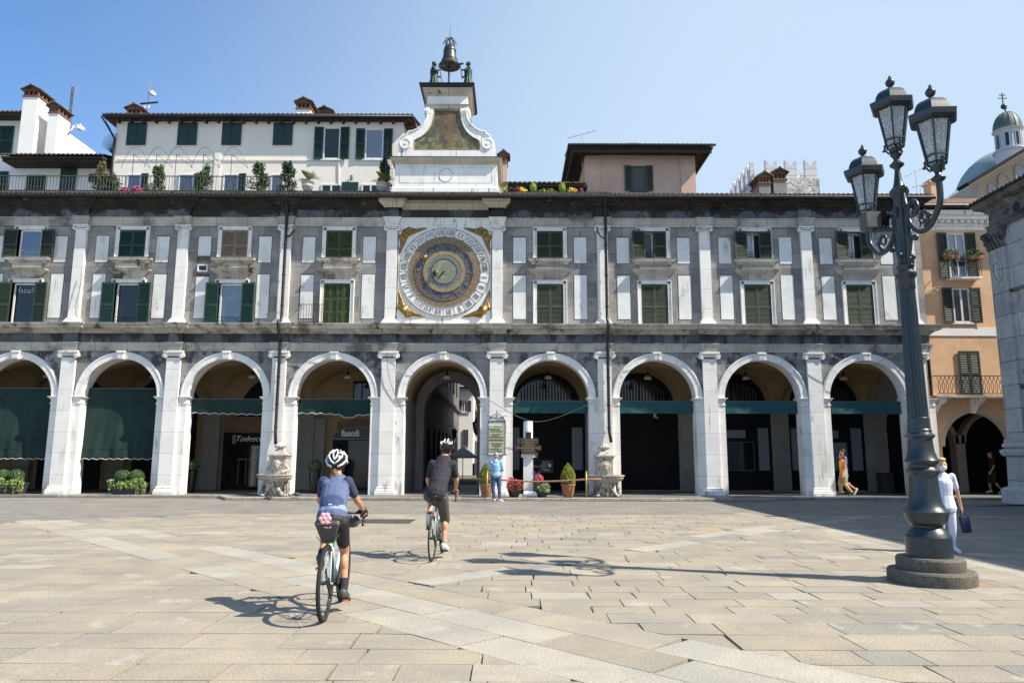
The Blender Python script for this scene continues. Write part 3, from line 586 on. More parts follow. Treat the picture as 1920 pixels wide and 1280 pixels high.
# white marble inlay panels
pan = []
for i, x in enumerate(WB):
    if x is None: continue
    for s_ in (-1, 1):
        cx = x+s_*1.26; j = random.uniform(-.02, .02)
        small = (i == 2 and s_ == -1)
        b = MB().box(cx-.26, cx+.26, 29.248, 29.30, 9.5+(.28 if small else 0), 10.62+j)
        b.obj('marble_panel', 'panel', palace)
        MB().box(cx-.26, cx+.26, 29.248, 29.30, 7.15, 9.0+j-(.12 if small else 0)).obj('marble_panel', 'panel', palace)
        MB().box(cx-.285, cx+.285, 29.254, 29.262, 7.125, 9.03).box(cx-.285, cx+.285, 29.254, 29.262, 9.475, 10.65).obj('panel_joint', 'joint', palace)
f_ = MB().band([(-13.02, 9.1), (-12.6, 9.1), (-12.6, 9.4), (-13.02, 9.4)], [(-12.97, 9.15), (-12.65, 9.15), (-12.65, 9.35), (-12.97, 9.35)], 29.2, 29.27, True).obj('vent_window', 'frame', palace)
MB().box(-12.98, -12.64, 29.235, 29.25, 9.14, 9.36).obj('pane', 'glassdark', f_)
# shutter leaf as a mesh around local origin (hinge at x=0, spreads to +x), height h
def leaf(w_, h, rails, slat=.05, name='shutter', mat='greend', solid=False):
    b = MB(); f = .055; b.box(0, f, -.02, .02, 0, h).box(w_-f, w_, -.02, .02, 0, h)
    zs = [0]+[h*r_ for r_ in rails]+[h]
    for k, z in enumerate(zs):
        a = z if k == 0 else (z-.09 if k == len(zs)-1 else z-.04); b.box(f, w_-f, -.019, .019, a, a+.09)
    b.box(f, w_-f, .010, .015, .05, h-.05)
    if solid: b.box(f, w_-f, -.008, .008, .05, h-.05)
    else:
        for k in range(len(zs)-1):
            lo = (zs[k]+.09) if k == 0 else zs[k]+.05; hi = zs[k+1]-(.09 if k == len(zs)-2 else .04); n = int((hi-lo)/slat)
            for q in range(n):
                z = lo+(q+.5)*(hi-lo)/n; b.add([(f, -.016, z-.014), (w_-f, -.016, z-.014), (w_-f, .014, z+.024), (f, .014, z+.024), (f, -.010, z-.020), (w_-f, -.010, z-.020), (w_-f, .018, z+.018), (f, .018, z+.018)], [(0, 1, 2, 3), (7, 6, 5, 4), (0, 4, 5, 1)])
    return b
def put(mb, x, y, z, ang=0., flip=False):
    c, s_ = math.cos(ang), math.sin(ang); k = -1 if flip else 1
    mb.v = [(x+(vx*k)*c-vy*s_, y+(vx*k)*s_+vy*c, z+vz) for vx, vy, vz in mb.v]; return mb
def winframe(x, hw, z0, z1, y=29.5, fr=.06, mat='frame', par=None, glass='glass', mull=True, pane=True):
    b = MB().box(x-hw, x-hw+fr, y-.03, y+.03, z0, z1).box(x+hw-fr, x+hw, y-.03, y+.03, z0, z1).box(x-hw+fr, x+hw-fr, y-.03, y+.03, z0, z0+fr).box(x-hw+fr, x+hw-fr, y-.03, y+.03, z1-fr, z1)
    if mull: b.box(x-.035, x+.035, y-.035, y+.025, z0+fr, z1-fr)
    o = b.obj('window', mat, par)
    if pane: MB().box(x-hw+fr, x+hw-fr, y, y+.012, z0+fr, z1-fr).obj('pane', glass, o)
    return o
# window surrounds and shutters: per bay (upper state, lower state, shutter mat, lower mat)
ST = {0: ('open', 'open', 'greeno', 'greeno'), 1: ('shut', 'open', 'greend', 'greend'), 2: ('shut', 'open', 'woodgrey', 'greend'), 3: ('shut', 'panel', 'greenl', 'greenl'),
      5: ('shut', 'shut', 'greeno', 'greenp'), 6: ('half', 'shut', 'greeno', 'greenp'), 7: ('half2', 'shut', 'greeno', 'greenp'), 8: ('half2', 'shut', 'greeno', 'greenp')}
for i, x in enumerate(WB):
    if x is None: continue
    up, lo, mu, ml = ST[i]; shift = .35 if i in (6, 7, 8) else 0
    # upper surround
    def surround(z0, z1, ear=True):
        b = MB(); 
        for s_ in (-1, 1): b.box(min(x+s_*.54, x+s_*.68), max(x+s_*.54, x+s_*.68), 29.2, 29.3, z0, z1).box(min(x+s_*.67, x+s_*.70), max(x+s_*.67, x+s_*.70), 29.17, 29.28, z0, z1+.14)
        b.box(x-.54, x+.54, 29.2, 29.3, z1, z1+.12).box(x-.67, x+.67, 29.17, 29.28, z1+.12, z1+.15); 
        for s_ in (-1, 1): b.box(min(x+s_*.54, x+s_*.546), max(x+s_*.54, x+s_*.546), 29.2, 29.6, z0, z1)
        return b
    surround(9.68, 10.88).obj('window_surround', 'marble', palace)
    sc_ = 'fount' if i < 4 else 'towcorn'
    MB().mould([(x-.74, 29.28), (x-.74, 29.22), (x+.74, 29.22), (x+.74, 29.28)], [(-.05, 9.44), (.02, 9.44), (.03, 9.5), (.1, 9.56), (.15, 9.58), (.15, 9.65), (.17, 9.68), (-.2, 9.69)]).obj('window_sill', 'cornice' if i in (1, 2, 3) else 'archit', palace)
    surround(6.88, 8.62).obj('window_surround', 'marble', palace)
    MB().box(x-.62, x+.62, 29.2, 29.29, 8.78, 9.0).mould([(x-.68, 29.28), (x-.68, 29.2), (x+.68, 29.2), (x+.68, 29.28)], [(-.05, 8.97), (.0, 8.98), (.04, 9.03), (.1, 9.07), (.18, 9.12), (.19, 9.18), (.22, 9.21), (-.2, 9.23)]).obj('window_hood', 'cornice' if i < 4 else 'archit', palace)
    MB().box(x-.60, x+.60, 29.15, 29.27, 9.24, 9.43).obj('apron_panel', 'cornice' if i < 4 else 'upwall', palace)
    H1, H2, Wd = 1.2, 1.74, .54
    if up == 'shut':
        wd = Wd-.005
        for fl, xx in ((False, x-.54), (True, x+.54)): put(leaf(wd, H1-.02, (.45,) if i != 3 else (.33,)), xx, 29.24, 9.69, 0, fl).obj('shutter', mu, palace)
        winframe(x, .54, 9.68, 10.88, par=palace)
    elif up == 'open':
        winframe(x, .46, 9.68, 10.88, y=29.3, fr=.07, par=palace, glass='glassblue', mull=False)
        for fl, xx in ((True, x-.50), (False, x+.50)): put(leaf(.54, H1, (.45,)), xx, 29.15, 9.66, R(5 if fl else -5), fl).obj('shutter', mu, palace)
    elif up.startswith('half'):
        winframe(x, .52, 9.68, 10.88, par=palace, glass='glassblue' if up == 'half2' else 'glassdark')
        put(leaf(.54, H1, (.45,)), x-.36, 29.12, 9.66, R(8), True).obj('shutter', mu, palace)
        put(leaf(.54, H1, (.45,)), x+.54, 29.22, 9.67, R(-6 if up == 'half2' else 4), up != 'half2').obj('shutter', mu, palace) if up == 'half' else put(leaf(.5, H1, (.45,)), x+.16, 29.2, 9.67, R(-7)).obj('shutter', mu, palace)
        rl = MB()
        for z in (9.82, 9.92, 10.02): rl.bar((x-.5, 29.36, z), (x+.5, 29.36, z), .02)
        rl.obj('window_rail', 'blackiron', palace)
    if lo == 'shut':
        for fl, xx in ((False, x-.54), (True, x+.54)): put(leaf(.535, H2-.02, (.45,)), xx, 29.24, 6.89, 0, fl).obj('shutter', ml, palace)
    elif lo == 'panel':
        for k in range(4): put(leaf(.26, H2-.02, (.3, .62), .045), x-.535+k*.268, 29.24+.02*(k % 2), 6.89, 0).obj('shutter', ml, palace)
    else:
        winframe(x, .50, 6.88, 8.6, y=29.32, fr=.07, par=palace, glass='glassdark' if i != 2 else 'glassblue', mull=False)
        for fl, xx in ((True, x-.50), (False, x+.46)): put(leaf(.52, H2-.02, (.45,)), xx, 29.12, 6.89, R(6 if fl else -5), fl).obj('shutter', ml, palace)
        rl = MB()
        if i in (1, 2):
            for z in (7.0, 7.18): rl.bar((x-.5, 29.16, z), (x+.5, 29.16, z), .018)
            rl.bar((x-.5, 29.16, 7.0), (x, 29.16, 7.18), .012).bar((x, 29.16, 7.18), (x+.5, 29.16, 7.0), .012); rl.obj('window_rail', 'blackiron', palace)
    if i == 0:
        text('fasoli', .34, (x, 29.29, 9.95), 'framegrey', palace, 'window_lettering', .002); text('fasoli', .34, (x, 29.31, 8.3), 'framegrey', palace, 'window_lettering', .002)
# small balcony left of the leaf green window
b = MB()
for k in range(11): b.bar((-8.68+k*.105, 28.98, 6.9), (-8.68+k*.105, 28.98, 7.68), .014)
for z in (6.95, 7.68): b.bar((-8.68, 28.98, z), (-7.62, 28.98, z), .02)
for z in (6.95, 7.68): b.bar((-8.68, 28.98, z), (-8.68, 29.25, z), .02)
b.bar((-8.68, 28.98, 7.6), (-8.68, 28.98, 8.45), .02).bar((-8.68, 28.98, 8.45), (-8.5, 29.0, 8.35), .016).bar((-6.1, 28.98, 6.9), (-6.1, 28.98, 7.6), .016)
b.obj('balcony_railing', 'blackiron', palace)
# cables
for pts in ([(-9.3, 29.0, 6.35), (-7.5, 28.95, 6.1), (-6.3, 29.0, 5.9)], [(-5.3, 28.75, 6.85), (-5.1, 29.0, 6.0), (-4.9, 29.02, 4.6), (-4.3, 29.1, 3.2)], [(-4.5, 29.0, 5.6), (-2.8, 28.9, 5.75), (-1., 29.0, 6.15)], [(11.9, 28.9, 6.15), (13.2, 28.85, 5.45), (14.6, 28.85, 5.35), (16.0, 28.9, 6.1)], [(4.2, 28.9, 6.15), (5.2, 28.85, 6.05), (6, 28.9, 6.12)], [(-.9, 28.95, 3.8), (1., 28.9, 2.95), (3.3, 28.95, 3.75)], [(-17.6, 29.02, 9.), (-17.75, 28.98, 7.5), (-17.55, 29.0, 6.95)]):
    P = [Vector(q) for q in pts]; out = []
    for k in range(len(P)-1):
        for u in range(6):
            t_ = u/6; p0 = P[max(k-1, 0)]; p1 = P[k]; p2 = P[k+1]; p3 = P[min(k+2, len(P)-1)]
            out.append(.5*((2*p1)+(p2-p0)*t_+(2*p0-5*p1+4*p2-p3)*t_*t_+(3*p1-p0-3*p2+p3)*t_**3))
    out.append(P[-1]); MB().tube(out, .011, 5).obj('wall_cable', 'wire', palace)
# vaults, inner arcade wall
for i in range(9):
    xc = bays[i]; x0, x1 = PX[i], PX[i+1]; N = 16; vs, fs = [], []; hx = (x1-x0)/2-.2; ym, hy = 31.6, 1.8
    if i == 4: continue
    for a in range(N+1):
        for c_ in range(N+1):
            u = -1+2*a/N; v_ = -1+2*c_/N; h = max(math.sqrt(max(0, 1-u*u)), math.sqrt(max(0, 1-v_*v_)))
            vs.append((xc+u*hx, ym+v_*hy, SPZ+1.5*h))
    fs = [(a*(N+1)+c_, a*(N+1)+c_+1, (a+1)*(N+1)+c_+1, (a+1)*(N+1)+c_) for a in range(N) for c_ in range(N)]
    MB().add(vs, fs).obj('vault', 'ochre', palace, auto=40)
for x in PX: # transverse ribs
    b = MB()
    oc = arc(31.6, SPZ, 2.05, PI, 0, 20, 1.66); ic = arc(31.6, SPZ, 1.8, PI, 0, 20, 1.50)
    vs = []
    k = 21
    b.add([(x-.24, y_, z_) for y_, z_ in oc]+[(x-.24, y_, z_) for y_, z_ in ic]+[(x+.24, y_, z_) for y_, z_ in oc]+[(x+.24, y_, z_) for y_, z_ in ic],
          [(q, q+1, k+q+1, k+q) for q in range(20)]+[(2*k+q+1, 2*k+q, 3*k+q, 3*k+q+1) for q in range(20)]+[(k+q, k+q+1, 3*k+q+1, 3*k+q) for q in range(20)]).obj('vault_rib', 'ochre', palace)

MB().box(XL, bays[4]-1.72, 29.8, 33.6, 5.45, 5.8).box(bays[4]+1.72, XR, 29.8, 33.6, 5.45, 5.8).obj('arcade_ceiling', 'dark', palace)
for x in PX:
    if abs(x+4.99) < .1 or abs(x+.61) < .1: continue
    MB().box(x-.4, x+.4, 33.22, 33.42, .085, SPZ-.02).box(x-.45, x+.45, 33.17, 33.4, SPZ-.02, SPZ+.1).obj('inner_pilaster', 'vaultgrey', palace)
b = MB().box(XR-.3, XR, 29.82, 33.6, .09, 5.8).box(XR-.36, XR-.3, 30.9, 31.1, .09, 3.1).box(XR-.36, XR-.3, 32.5, 32.7, .09, 3.1); b.obj('end_wall', 'vaultgrey', palace)
MB().prismx([(31.1, .09), (32.5, .09), (32.5, 3.0)]+[(31.8+.7*math.cos(q*PI/12), 3.0+.7*math.sin(q*PI/12)) for q in range(1, 12)]+[(31.1, 3.0)], XR-.33, XR-.305).obj('end_door', 'shopblack', palace)
MB().box(XL, PX[0], 33.4, 33.6, .09, 5.8).box(XL, XL+.3, 29.82, 33.4, .09, 5.8).box(XL-.3, XL, 29.24, 33.6, .09, 5.8).obj('end_wall', 'ochre', palace)
# passage under the clock
xc = bays[4]
b = MB().band(arc(xc, SPZ, 1.75, PI, 0, 30), arc(xc, SPZ-.02, 1.55, PI, 0, 30), 29.82, 33.3); b.obj('passage_vault', 'ochre', palace, smooth=True)
b = MB().box(xc-1.80, xc-1.56, 29.8, 33.3, .085, SPZ).box(xc+1.56, xc+1.80, 29.8, 33.3, .085, SPZ)
b.band(arc(xc, 3.55, 1.9, PI, 0, 30, 2.0), arc(xc, 3.55, 1.22, PI, 0, 30, 1.45), 33.3, 34.0).box(xc-1.76, xc-1.22, 33.3, 34.0, .085, 3.55).box(xc+1.22, xc+1.76, 33.3, 34.0, .085, 3.55).box(xc-1.76, xc+1.76, 33.35, 33.9, 5.5, 6.9)
b.box(xc-1.78, xc-1.18, 33.26, 34.05, 3.42, 3.56).box(xc+1.18, xc+1.78, 33.26, 34.05, 3.42, 3.56)
b.obj('passage_wall', 'vaultgrey', palace)
MB().box(xc-2.4, xc-1.75, 33.4, 33.9, .09, 6.9).box(xc+1.75, xc+2.4, 33.4, 33.9, .09, 6.9).box(xc-1.74, xc-1.24, 33.42, 33.95, 5, 6.9).box(xc+1.24, xc+1.74, 33.42, 33.95, 5, 6.9).obj('inner_wall', 'ochre', palace)
# back wall of the arcade, bay by bay
def backwall(i, zt, mat):     # wall with a lunette above zt
    MB().box(PX[i]+.38, PX[i+1]-.38, 33.4, 33.6, .09, zt).obj('shop_wall', mat, palace)
for i in (5, 6, 7, 8):
    xc = bays[i]; x0, x1 = PX[i]+.4, PX[i+1]-.4
    MB().box(PX[i], PX[i+1], 33.45, 33.6, 3.75, 5.8).obj('lunette_wall', 'ochre', palace)
    MB().band(arc(xc, SPZ, 1.55, PI, 0, 30, 1.45), arc(xc, SPZ, 1.42, PI, 0, 30, 1.33), 33.36, 33.45).box(xc-1.42, xc+1.42, 33.37, 33.44, 3.78, 3.95).box(xc-.04, xc+.04, 33.37, 33.44, 3.95, 5.25).obj('lunette_frame', 'shopblack', palace)
    a = arc(xc, SPZ, 1.42, PI, 0, 30, 1.33); MB().prism(a, 33.40, 33.43).obj('lunette_glass', 'glassdark', palace); cu_ = MB()
    for k in range(17):
        u = -1.12+k*.14; cu_.box(xc+u-.035, xc+u+.03, 33.385, 33.398, 3.96, 3.94+1.05*math.sqrt(max(.05, 1-(u/1.42)**2)))
    cu_.obj('curtain', 'curtain', palace)
    fr = MB().box(x0, x1, 33.3, 33.46, 3.05, 3.8)
    if i == 6: fr.box(x0, x1, 33.34, 33.46, .1, 3.05).box(x0+.05, x1-.05, 33.32, 33.35, 2.9, 2.94); [fr.box(x0+.3, x1-.3, 33.335, 33.345, .1+q*.07, .13+q*.07) for q in range(7)]
    else:
        fr.box(x0, x1, 33.36, 33.46, .1, 3.05).box(x0+.95, x1-.95, 33.31, 33.4, .1, .95).box(x0, x0+.1, 33.3, 33.46, .1, 3.05).box(x1-.1, x1, 33.3, 33.46, .1, 3.05)
        for q in (x0+.62, x1-.66): fr.box(q-.04, q+.04, 33.3, 33.4, .1, 3.05)
    fo = fr.obj('shopfront', 'shopblack', palace)
    if i != 6:
        for q0, q1, za, zb in ((x0+.12, x0+.56, 1.0, 2.9), (x1-.60, x1-.12, 1.0, 2.9)): MB().box(q0, q1, 33.33, 33.37, za, zb).obj('window_panel', 'greypanel', fo)
        if i in (7, 8):
            MB().box(x0+.78, x1-.82, 33.33, 33.37, 1.0, 2.25).obj('window_panel', 'greypanel' if i == 8 else 'glassdark', fo); MB().box(x0+.95, x1-1.15, 33.33, 33.37, 2.45, 2.8).obj('window_panel', 'greypanel', fo)
            MB().band([(x0+.76, .98), (x1-.80, .98), (x1-.80, 2.27), (x0+.76, 2.27)], [(x0+.79, 1.01), (x1-.83, 1.01), (x1-.83, 2.24), (x0+.79, 2.24)], 33.31, 33.34, True).obj('window_trim', 'greyiron', fo)
    if i == 6: text('R.', .3, (xc+.72, 33.28, 3.42), 'letter', fo, 'lettering', .01)
    elif i == 5: pass
# far left shops (bays 0,1 mostly hidden by awnings), 2: jeweller style shop, 3: shop with security grille
for i in (0, 1):
    MB().box(PX[i], PX[i+1], 33.4, 33.6, .09, 5.8).obj('shop_wall', 'ochre', palace)
    xc = bays[i]; MB().box(xc-1.4, xc+1.4, 33.3, 33.4, .1, 3.6).obj('shopfront', 'shopblack', palace)
    MB().band(arc(xc, 3.6, 1.5, PI, 0, 24, 1.6), arc(xc, 3.6, 1.35, PI, 0, 24, 1.45), 33.32, 33.4).prism(arc(xc, 3.6, 1.35, PI, 0, 24, 1.45), 33.37, 33.4).obj('lunette_frame', 'shopblack', palace)
i = 2; xc = bays[2]; x0, x1 = PX[2]+.4, PX[3]-.4
MB().box(PX[2], PX[3], 33.42, 33.6, .09, 5.8).obj('shop_wall', 'ochre', palace)
MB().band(arc(xc+.45, 3.0, 1.5, PI, 0, 24, 2.1), arc(xc+.45, 3.0, 1.35, PI, 0, 24, 1.95), 33.34, 33.42).prism(arc(xc+.45, 3.0, 1.35, PI, 0, 24, 1.95), 33.38, 33.41).obj('lunette_frame', 'shopblack', palace)
MB().box(x0+.15, x1, 33.3, 33.42, 2.62, 3.35).obj('shop_panel', 'shopbrown', palace)
so = MB().box(x0+.2, x1, 33.22, 33.42, 2.05, 2.62).box(x0+.2, x0+.38, 33.24, 33.42, .1, 2.05).box(x1-.12, x1, 33.24, 33.42, .1, 2.05).box(xc+.3, xc+.38, 33.24, 33.42, .1, 2.05).box(x0+.2, x1, 33.24, 33.42, .1, .22).obj('shopfront', 'shopblack', palace)
MB().box(x0+.38, x1-.12, 33.34, 33.37, .22, 2.05).obj('shop_window', 'glassdark', so)
MB().box(xc+.42, xc+.55, 33.28, 33.3, .3, 1.95).obj('door_frame', 'ochre', so); MB().box(xc+.55, xc+.72, 33.29, 33.31, 1.2, 1.5).obj('notice', 'enamel', so); MB().box(xc-1.12, xc-.96, 33.19, 33.215, 2.12, 2.52).obj('notice', 'greypanel', so)
for q in (xc-.85, xc-.35): MB().box(q, q+.4, 33.30, 33.335, 1.42, 1.46).box(q+.02, q+.04, 33.30, 33.33, .3, 1.42).box(q+.36, q+.38, 33.30, 33.33, .3, 1.42).obj('display_stand', 'greypanel', so)
MB().box(xc-.45, xc+.0, 33.28, 33.3, 3.62, 4.02).box(xc+.1, xc+.5, 33.28, 33.3, 3.62, 4.0).obj('poster', 'greypanel', palace)
text('Todescini', .36, (xc-.30, 33.2, 2.35), 'letter', so, 'lettering', .006, shear=.35, off=-.002)
i = 3; xc = bays[3]; x0, x1 = PX[3]+.4, PX[4]-.4
MB().box(PX[3], PX[4], 33.42, 33.6, .09, 5.8).obj('shop_wall', 'ochre', palace)
MB().box(x0-.05, x0+.5, 33.28, 33.42, .09, 3.3).obj('inner_pilaster', 'vaultgrey', palace)
w_ = MB().box(xc-.1, xc+.72, 33.36, 33.44, 3.62, 5.0).obj('upper_window', 'shopblack', palace); MB().box(xc-.04, xc+.28, 33.34, 33.36, 3.7, 4.9).box(xc+.34, xc+.66, 33.34, 33.36, 3.7, 4.9).obj('pane', 'glassdark', w_)
MB().box(xc-.75, x1+.2, 33.26, 33.42, 2.55, 3.12).box(xc-.2, x1, 33.2, 33.42, 3.12, 3.2).obj('shop_panel', 'shopbrown', palace)
pts = [(xc-.92, 2.4)]+[(xc-.92+k*.07, 2.52+.34*math.sin(min(1, k/9)*PI/2)) for k in range(1, 40)]
pts = [(a, b_) for a, b_ in pts if a < x1+.15]; pts += [(x1+.15, 2.4)]
so = MB().prism(pts, 33.2, 33.3).obj('shop_sign', 'signblue', palace); MB().tube([(a, 33.2, b_) for a, b_ in pts], .03, 6).box(xc-.95, x1+.15, 33.18, 33.26, 2.32, 2.38).obj('sign_trim', 'vaultgrey', so)
text('fasoli', .40, (xc-.12, 33.18, 2.60), 'letter', so, 'lettering', .012, off=.012)
sf = MB().box(xc-.92, xc-.25, 33.25, 33.42, .1, 2.32).box(xc-.25, x1+.2, 33.38, 33.42, .1, 2.32).obj('shopfront', 'shopblack', palace)
MB().box(xc-.25, x1+.1, 33.35, 33.37, .15, 2.28).obj('shop_window', 'glassdark', sf)
g = MB(); gx0, gx1, gz0, gz1 = xc-.22, x1+.05, .15, 2.28; n_ = 14; dd = .13
k = -16
while k < 26:
    for s_ in (1, -1):
        xa = gx0+k*dd; pts = []
        for z in (gz0, gz1):
            pts.append((xa+s_*(z-gz0)*.62 if s_ > 0 else xa+1.3-(z-gz0)*.62, z))
        (xa_, za), (xb_, zb) = pts
        # clip to rectangle
        def cl(xx): return max(gx0, min(gx1, xx))
        if abs(xb_-xa_) > 1e-6:
            t0, t1 = 0., 1.
            for lim_, sg in ((gx0, 1), (gx1, -1)):
                fa, fb = sg*(xa_-lim_), sg*(xb_-lim_)
                if fa < 0 and fb < 0: t0, t1 = 1, 0; break
                if fa < 0: t0 = max(t0, fa/(fa-fb))
                elif fb < 0: t1 = min(t1, fa/(fa-fb))
            if t1 > t0+.02: g.bar((xa_+(xb_-xa_)*t0, 33.33, za+(zb-za)*t0), (xa_+(xb_-xa_)*t1, 33.33, za+(zb-za)*t1), .012)
    k += 1
g.obj('security_grille', 'greyiron', sf)
def at(px, py, Y):   # survey helper: photo pixel -> world X,Z on the vertical plane at distance Y
    u, v = px-960, 640-py; c, s = math.cos(R(.15)), math.sin(R(.15)); u, v = u*c-v*s, u*s+v*c; th = R(8.97)
    dy = 1362*math.cos(th)-v*math.sin(th); dz = 1362*math.sin(th)+v*math.cos(th); return (u*Y/dy, 1.6+dz*Y/dy)
# ---------------- clock ----------------
CX, CZ = -2.8, 9.10
MB().box(-4.73, -.87, 29.22, 29.3, 6.9, 11.05).box(-4.73, -.87, 29.2, 29.3, 6.9, 7.14).obj('clock_wall', 'towstone', palace)
clk = thing('astronomical_clock', (CX, 29.2, CZ), 'large round astronomical clock with roman numerals, blue zodiac ring and gilded corner angels', 'clock')
def tonemat(name, base, cols, sc, rough=.5):
    m, t, p = newmat(name); c = base
    for k, (col, lo) in enumerate(cols): c = mix(t, ramp(t, noise(t, (1, 1, 1), sc*(1+.37*k), 2), lo, lo+.03), c, col)
    t.links.new(c, p.inputs['Base Color']); p.inputs['Roughness'].default_value = rough; return m
M['zodiac'] = tonemat('painted_zodiac_blue', (.055, .08, .125), [((.085, .14, .16), .50), ((.22, .10, .06), .55), ((.03, .045, .09), .54), ((.26, .17, .09), .62), ((.10, .07, .07), .60)], 5.2)
M['script'] = tonemat('gold_script_ring', (.34, .28, .17), [((.07, .035, .035), .46), ((.42, .36, .24), .60)], 34)
M['dialgrey'] = tonemat('grey_dial_ring', (.17, .18, .20), [((.36, .35, .32), .56)], 30)
M['dialgreen'] = tonemat('verdigris_dial_disc', (.19, .215, .15), [((.26, .29, .17), .55), ((.40, .29, .06), .70), ((.12, .16, .13), .62)], 3.2)
def frescomat():
    m, t, p = newmat('faded_fresco'); sp = sepz(t); n1 = noise(t, (1, 1, 1), 3.2, 6, .75); n2 = noise(t, (1.3, 1, .8), 2.1, 6, .75)
    c = mix(t, ramp(t, n1, .38, .62), (.06, .06, .055), (.15, .12, .07)); c = mix(t, ramp(t, n2, .48, .66), c, (.19, .155, .08))
    low = ramp(t, sp.outputs['Z'], 15.3, 14.7); c = mix(t, math_(t, 'MULTIPLY', low, ramp(t, n1, .42, .6)), c, (.24, .24, .11))
    dx = math_(t, 'ABSOLUTE', math_(t, 'SUBTRACT', math_(t, 'ADD', sp.outputs['X'], math_(t, 'MULTIPLY', math_(t, 'SUBTRACT', n2, .5), 1.2)), -2.78))
    cen = math_(t, 'MULTIPLY', ramp(t, dx, .42, .05), ramp(t, n1, .40, .56)); c = mix(t, math_(t, 'MULTIPLY', cen, .8), c, (.21, .10, .055))
    c = mix(t, ramp(t, noise(t, (1, 1, 1), 7, 4), .62, .70), c, (.05, .05, .05)); c = mix(t, ramp(t, noise(t, (1, 1, 1), 8.7, 3), .66, .72), c, (.20, .07, .04))
    t.links.new(c, p.inputs['Base Color']); p.inputs['Roughness'].default_value = .75; return m
M['fresco'] = frescomat()
MB().box(CX-1.92, CX+1.92, 29.2, 29.26, CZ-1.92, CZ+1.92).obj('clock_plate', 'enamel', clk)
def ring(r0, r1, y, name, mat, par=clk, dy=.03): return MB().lathe([(r0, dy), (r0, 0), (r1, 0), (r1, dy)], (CX, y, CZ), 72, axis='Y', caps=False).obj(name, mat, par, auto=30)
ring(1.49, 1.87, 29.16, 'numeral_ring', 'enamel'); ring(1.85, 1.88, 29.15, 'ring_border', 'goldring'); ring(1.47, 1.51, 29.14, 'ring_border', 'goldring')
ring(1.20, 1.475, 29.145, 'script_ring', 'script'); ring(1.18, 1.22, 29.12, 'ring_border', 'gold'); zr = ring(.86, 1.20, 29.15, 'zodiac_ring', 'zodiac')
ring(.72, .87, 29.11, 'gold_ring', 'goldring'); ring(.53, .72, 29.12, 'hour_dial', 'dialgrey'); ring(.001, .55, 29.10, 'centre_disc', 'dialgreen'); ring(.52, .545, 29.09, 'ring_border', 'blackiron')
b = MB()
for k in range(12):
    a = R(90-2+k*30); b.bar((CX+.87*math.cos(a), 29.14, CZ+.87*math.sin(a)), (CX+1.19*math.cos(a), 29.14, CZ+1.19*math.sin(a)), .016)
for k in range(48):
    a = R(k*7.5); b.bar((CX+.6*math.cos(a), 29.115, CZ+.6*math.sin(a)), (CX+.68*math.cos(a), 29.115, CZ+.68*math.sin(a)), .012)
b.obj('dividers', 'goldring', clk)
NUM = ['I', 'II', 'III', 'IIII', 'V', 'VI', 'VII', 'VIII', 'VIIII', 'X', 'XI', 'XII', 'XIII', 'XIIII', 'XV', 'XVI', 'XVII', 'XVIII', 'XVIIII', 'XX', 'XXI', 'XXII', 'XXIII', 'XXIIII']
dots = MB()
for k, s_ in enumerate(NUM):
    a = R(-7.5-15*k); er = Vector((math.cos(a), 0, math.sin(a))); et = Vector((math.sin(a), 0, -math.cos(a))); C0 = Vector((CX, 29.155, CZ))
    wv = {'I': .062, 'V': .14, 'X': .15}; tot = sum(wv[c] for c in s_); sq = min(1, .37/tot); u = -tot*sq/2; b = MB()
    q = lambda u_, v_: C0+er*(1.56+v_)+et*u_
    for c in s_:
        w_ = wv[c]*sq
        if c == 'I': b.bar(q(u+w_/2, 0), q(u+w_/2, .24), .034, .012)
        elif c == 'V': b.bar(q(u+w_*.12, .24), q(u+w_*.5, 0), .036, .012).bar(q(u+w_*.88, .24), q(u+w_*.5, 0), .018, .013)
        else: b.bar(q(u+w_*.1, .24), q(u+w_*.9, 0), .026, .012).bar(q(u+w_*.9, .24), q(u+w_*.1, 0), .018, .013)
        u += w_
    b.obj('numeral', 'ink', clk)
    a2 = a+R(7.5); e2 = Vector((math.cos(a2), 0, math.sin(a2))); dots.bar(C0+e2*1.52, C0+e2*1.84, .014, .01).ball(C0+e2*1.53, .035, 8, 6).ball(C0+e2*1.85, .035, 8, 6)
dots.obj('gilt_studs', 'goldring', clk)
organic(MB().ball((CX-.81, 29.07, CZ+.60), (.11, .06, .11)).ball((CX-.81, 29.0, CZ+.585), (.02, .03, .04)), 'sun_face', 'gold', clk, .012)
MB().ball((CX-.36, 29.05, CZ-.08), (.115, .05, .115), 20, 12).obj('moon_ball', 'ink', clk, smooth=True); MB().ball((CX-.31, 29.02, CZ-.08), (.055, .05, .10), 14, 10).obj('moon_crescent', 'gold', clk, smooth=True)
MB().bar((CX+.02, 29.05, CZ+.02), (CX-.30, 29.05, CZ-.33), .05, .02).obj('clock_hand', 'ink', clk); MB().lathe([(.001, -.06), (.04, -.05), (.05, 0)], (CX, 29.08, CZ), 14, axis='Y').obj('clock_hub', 'gold', clk, smooth=True)
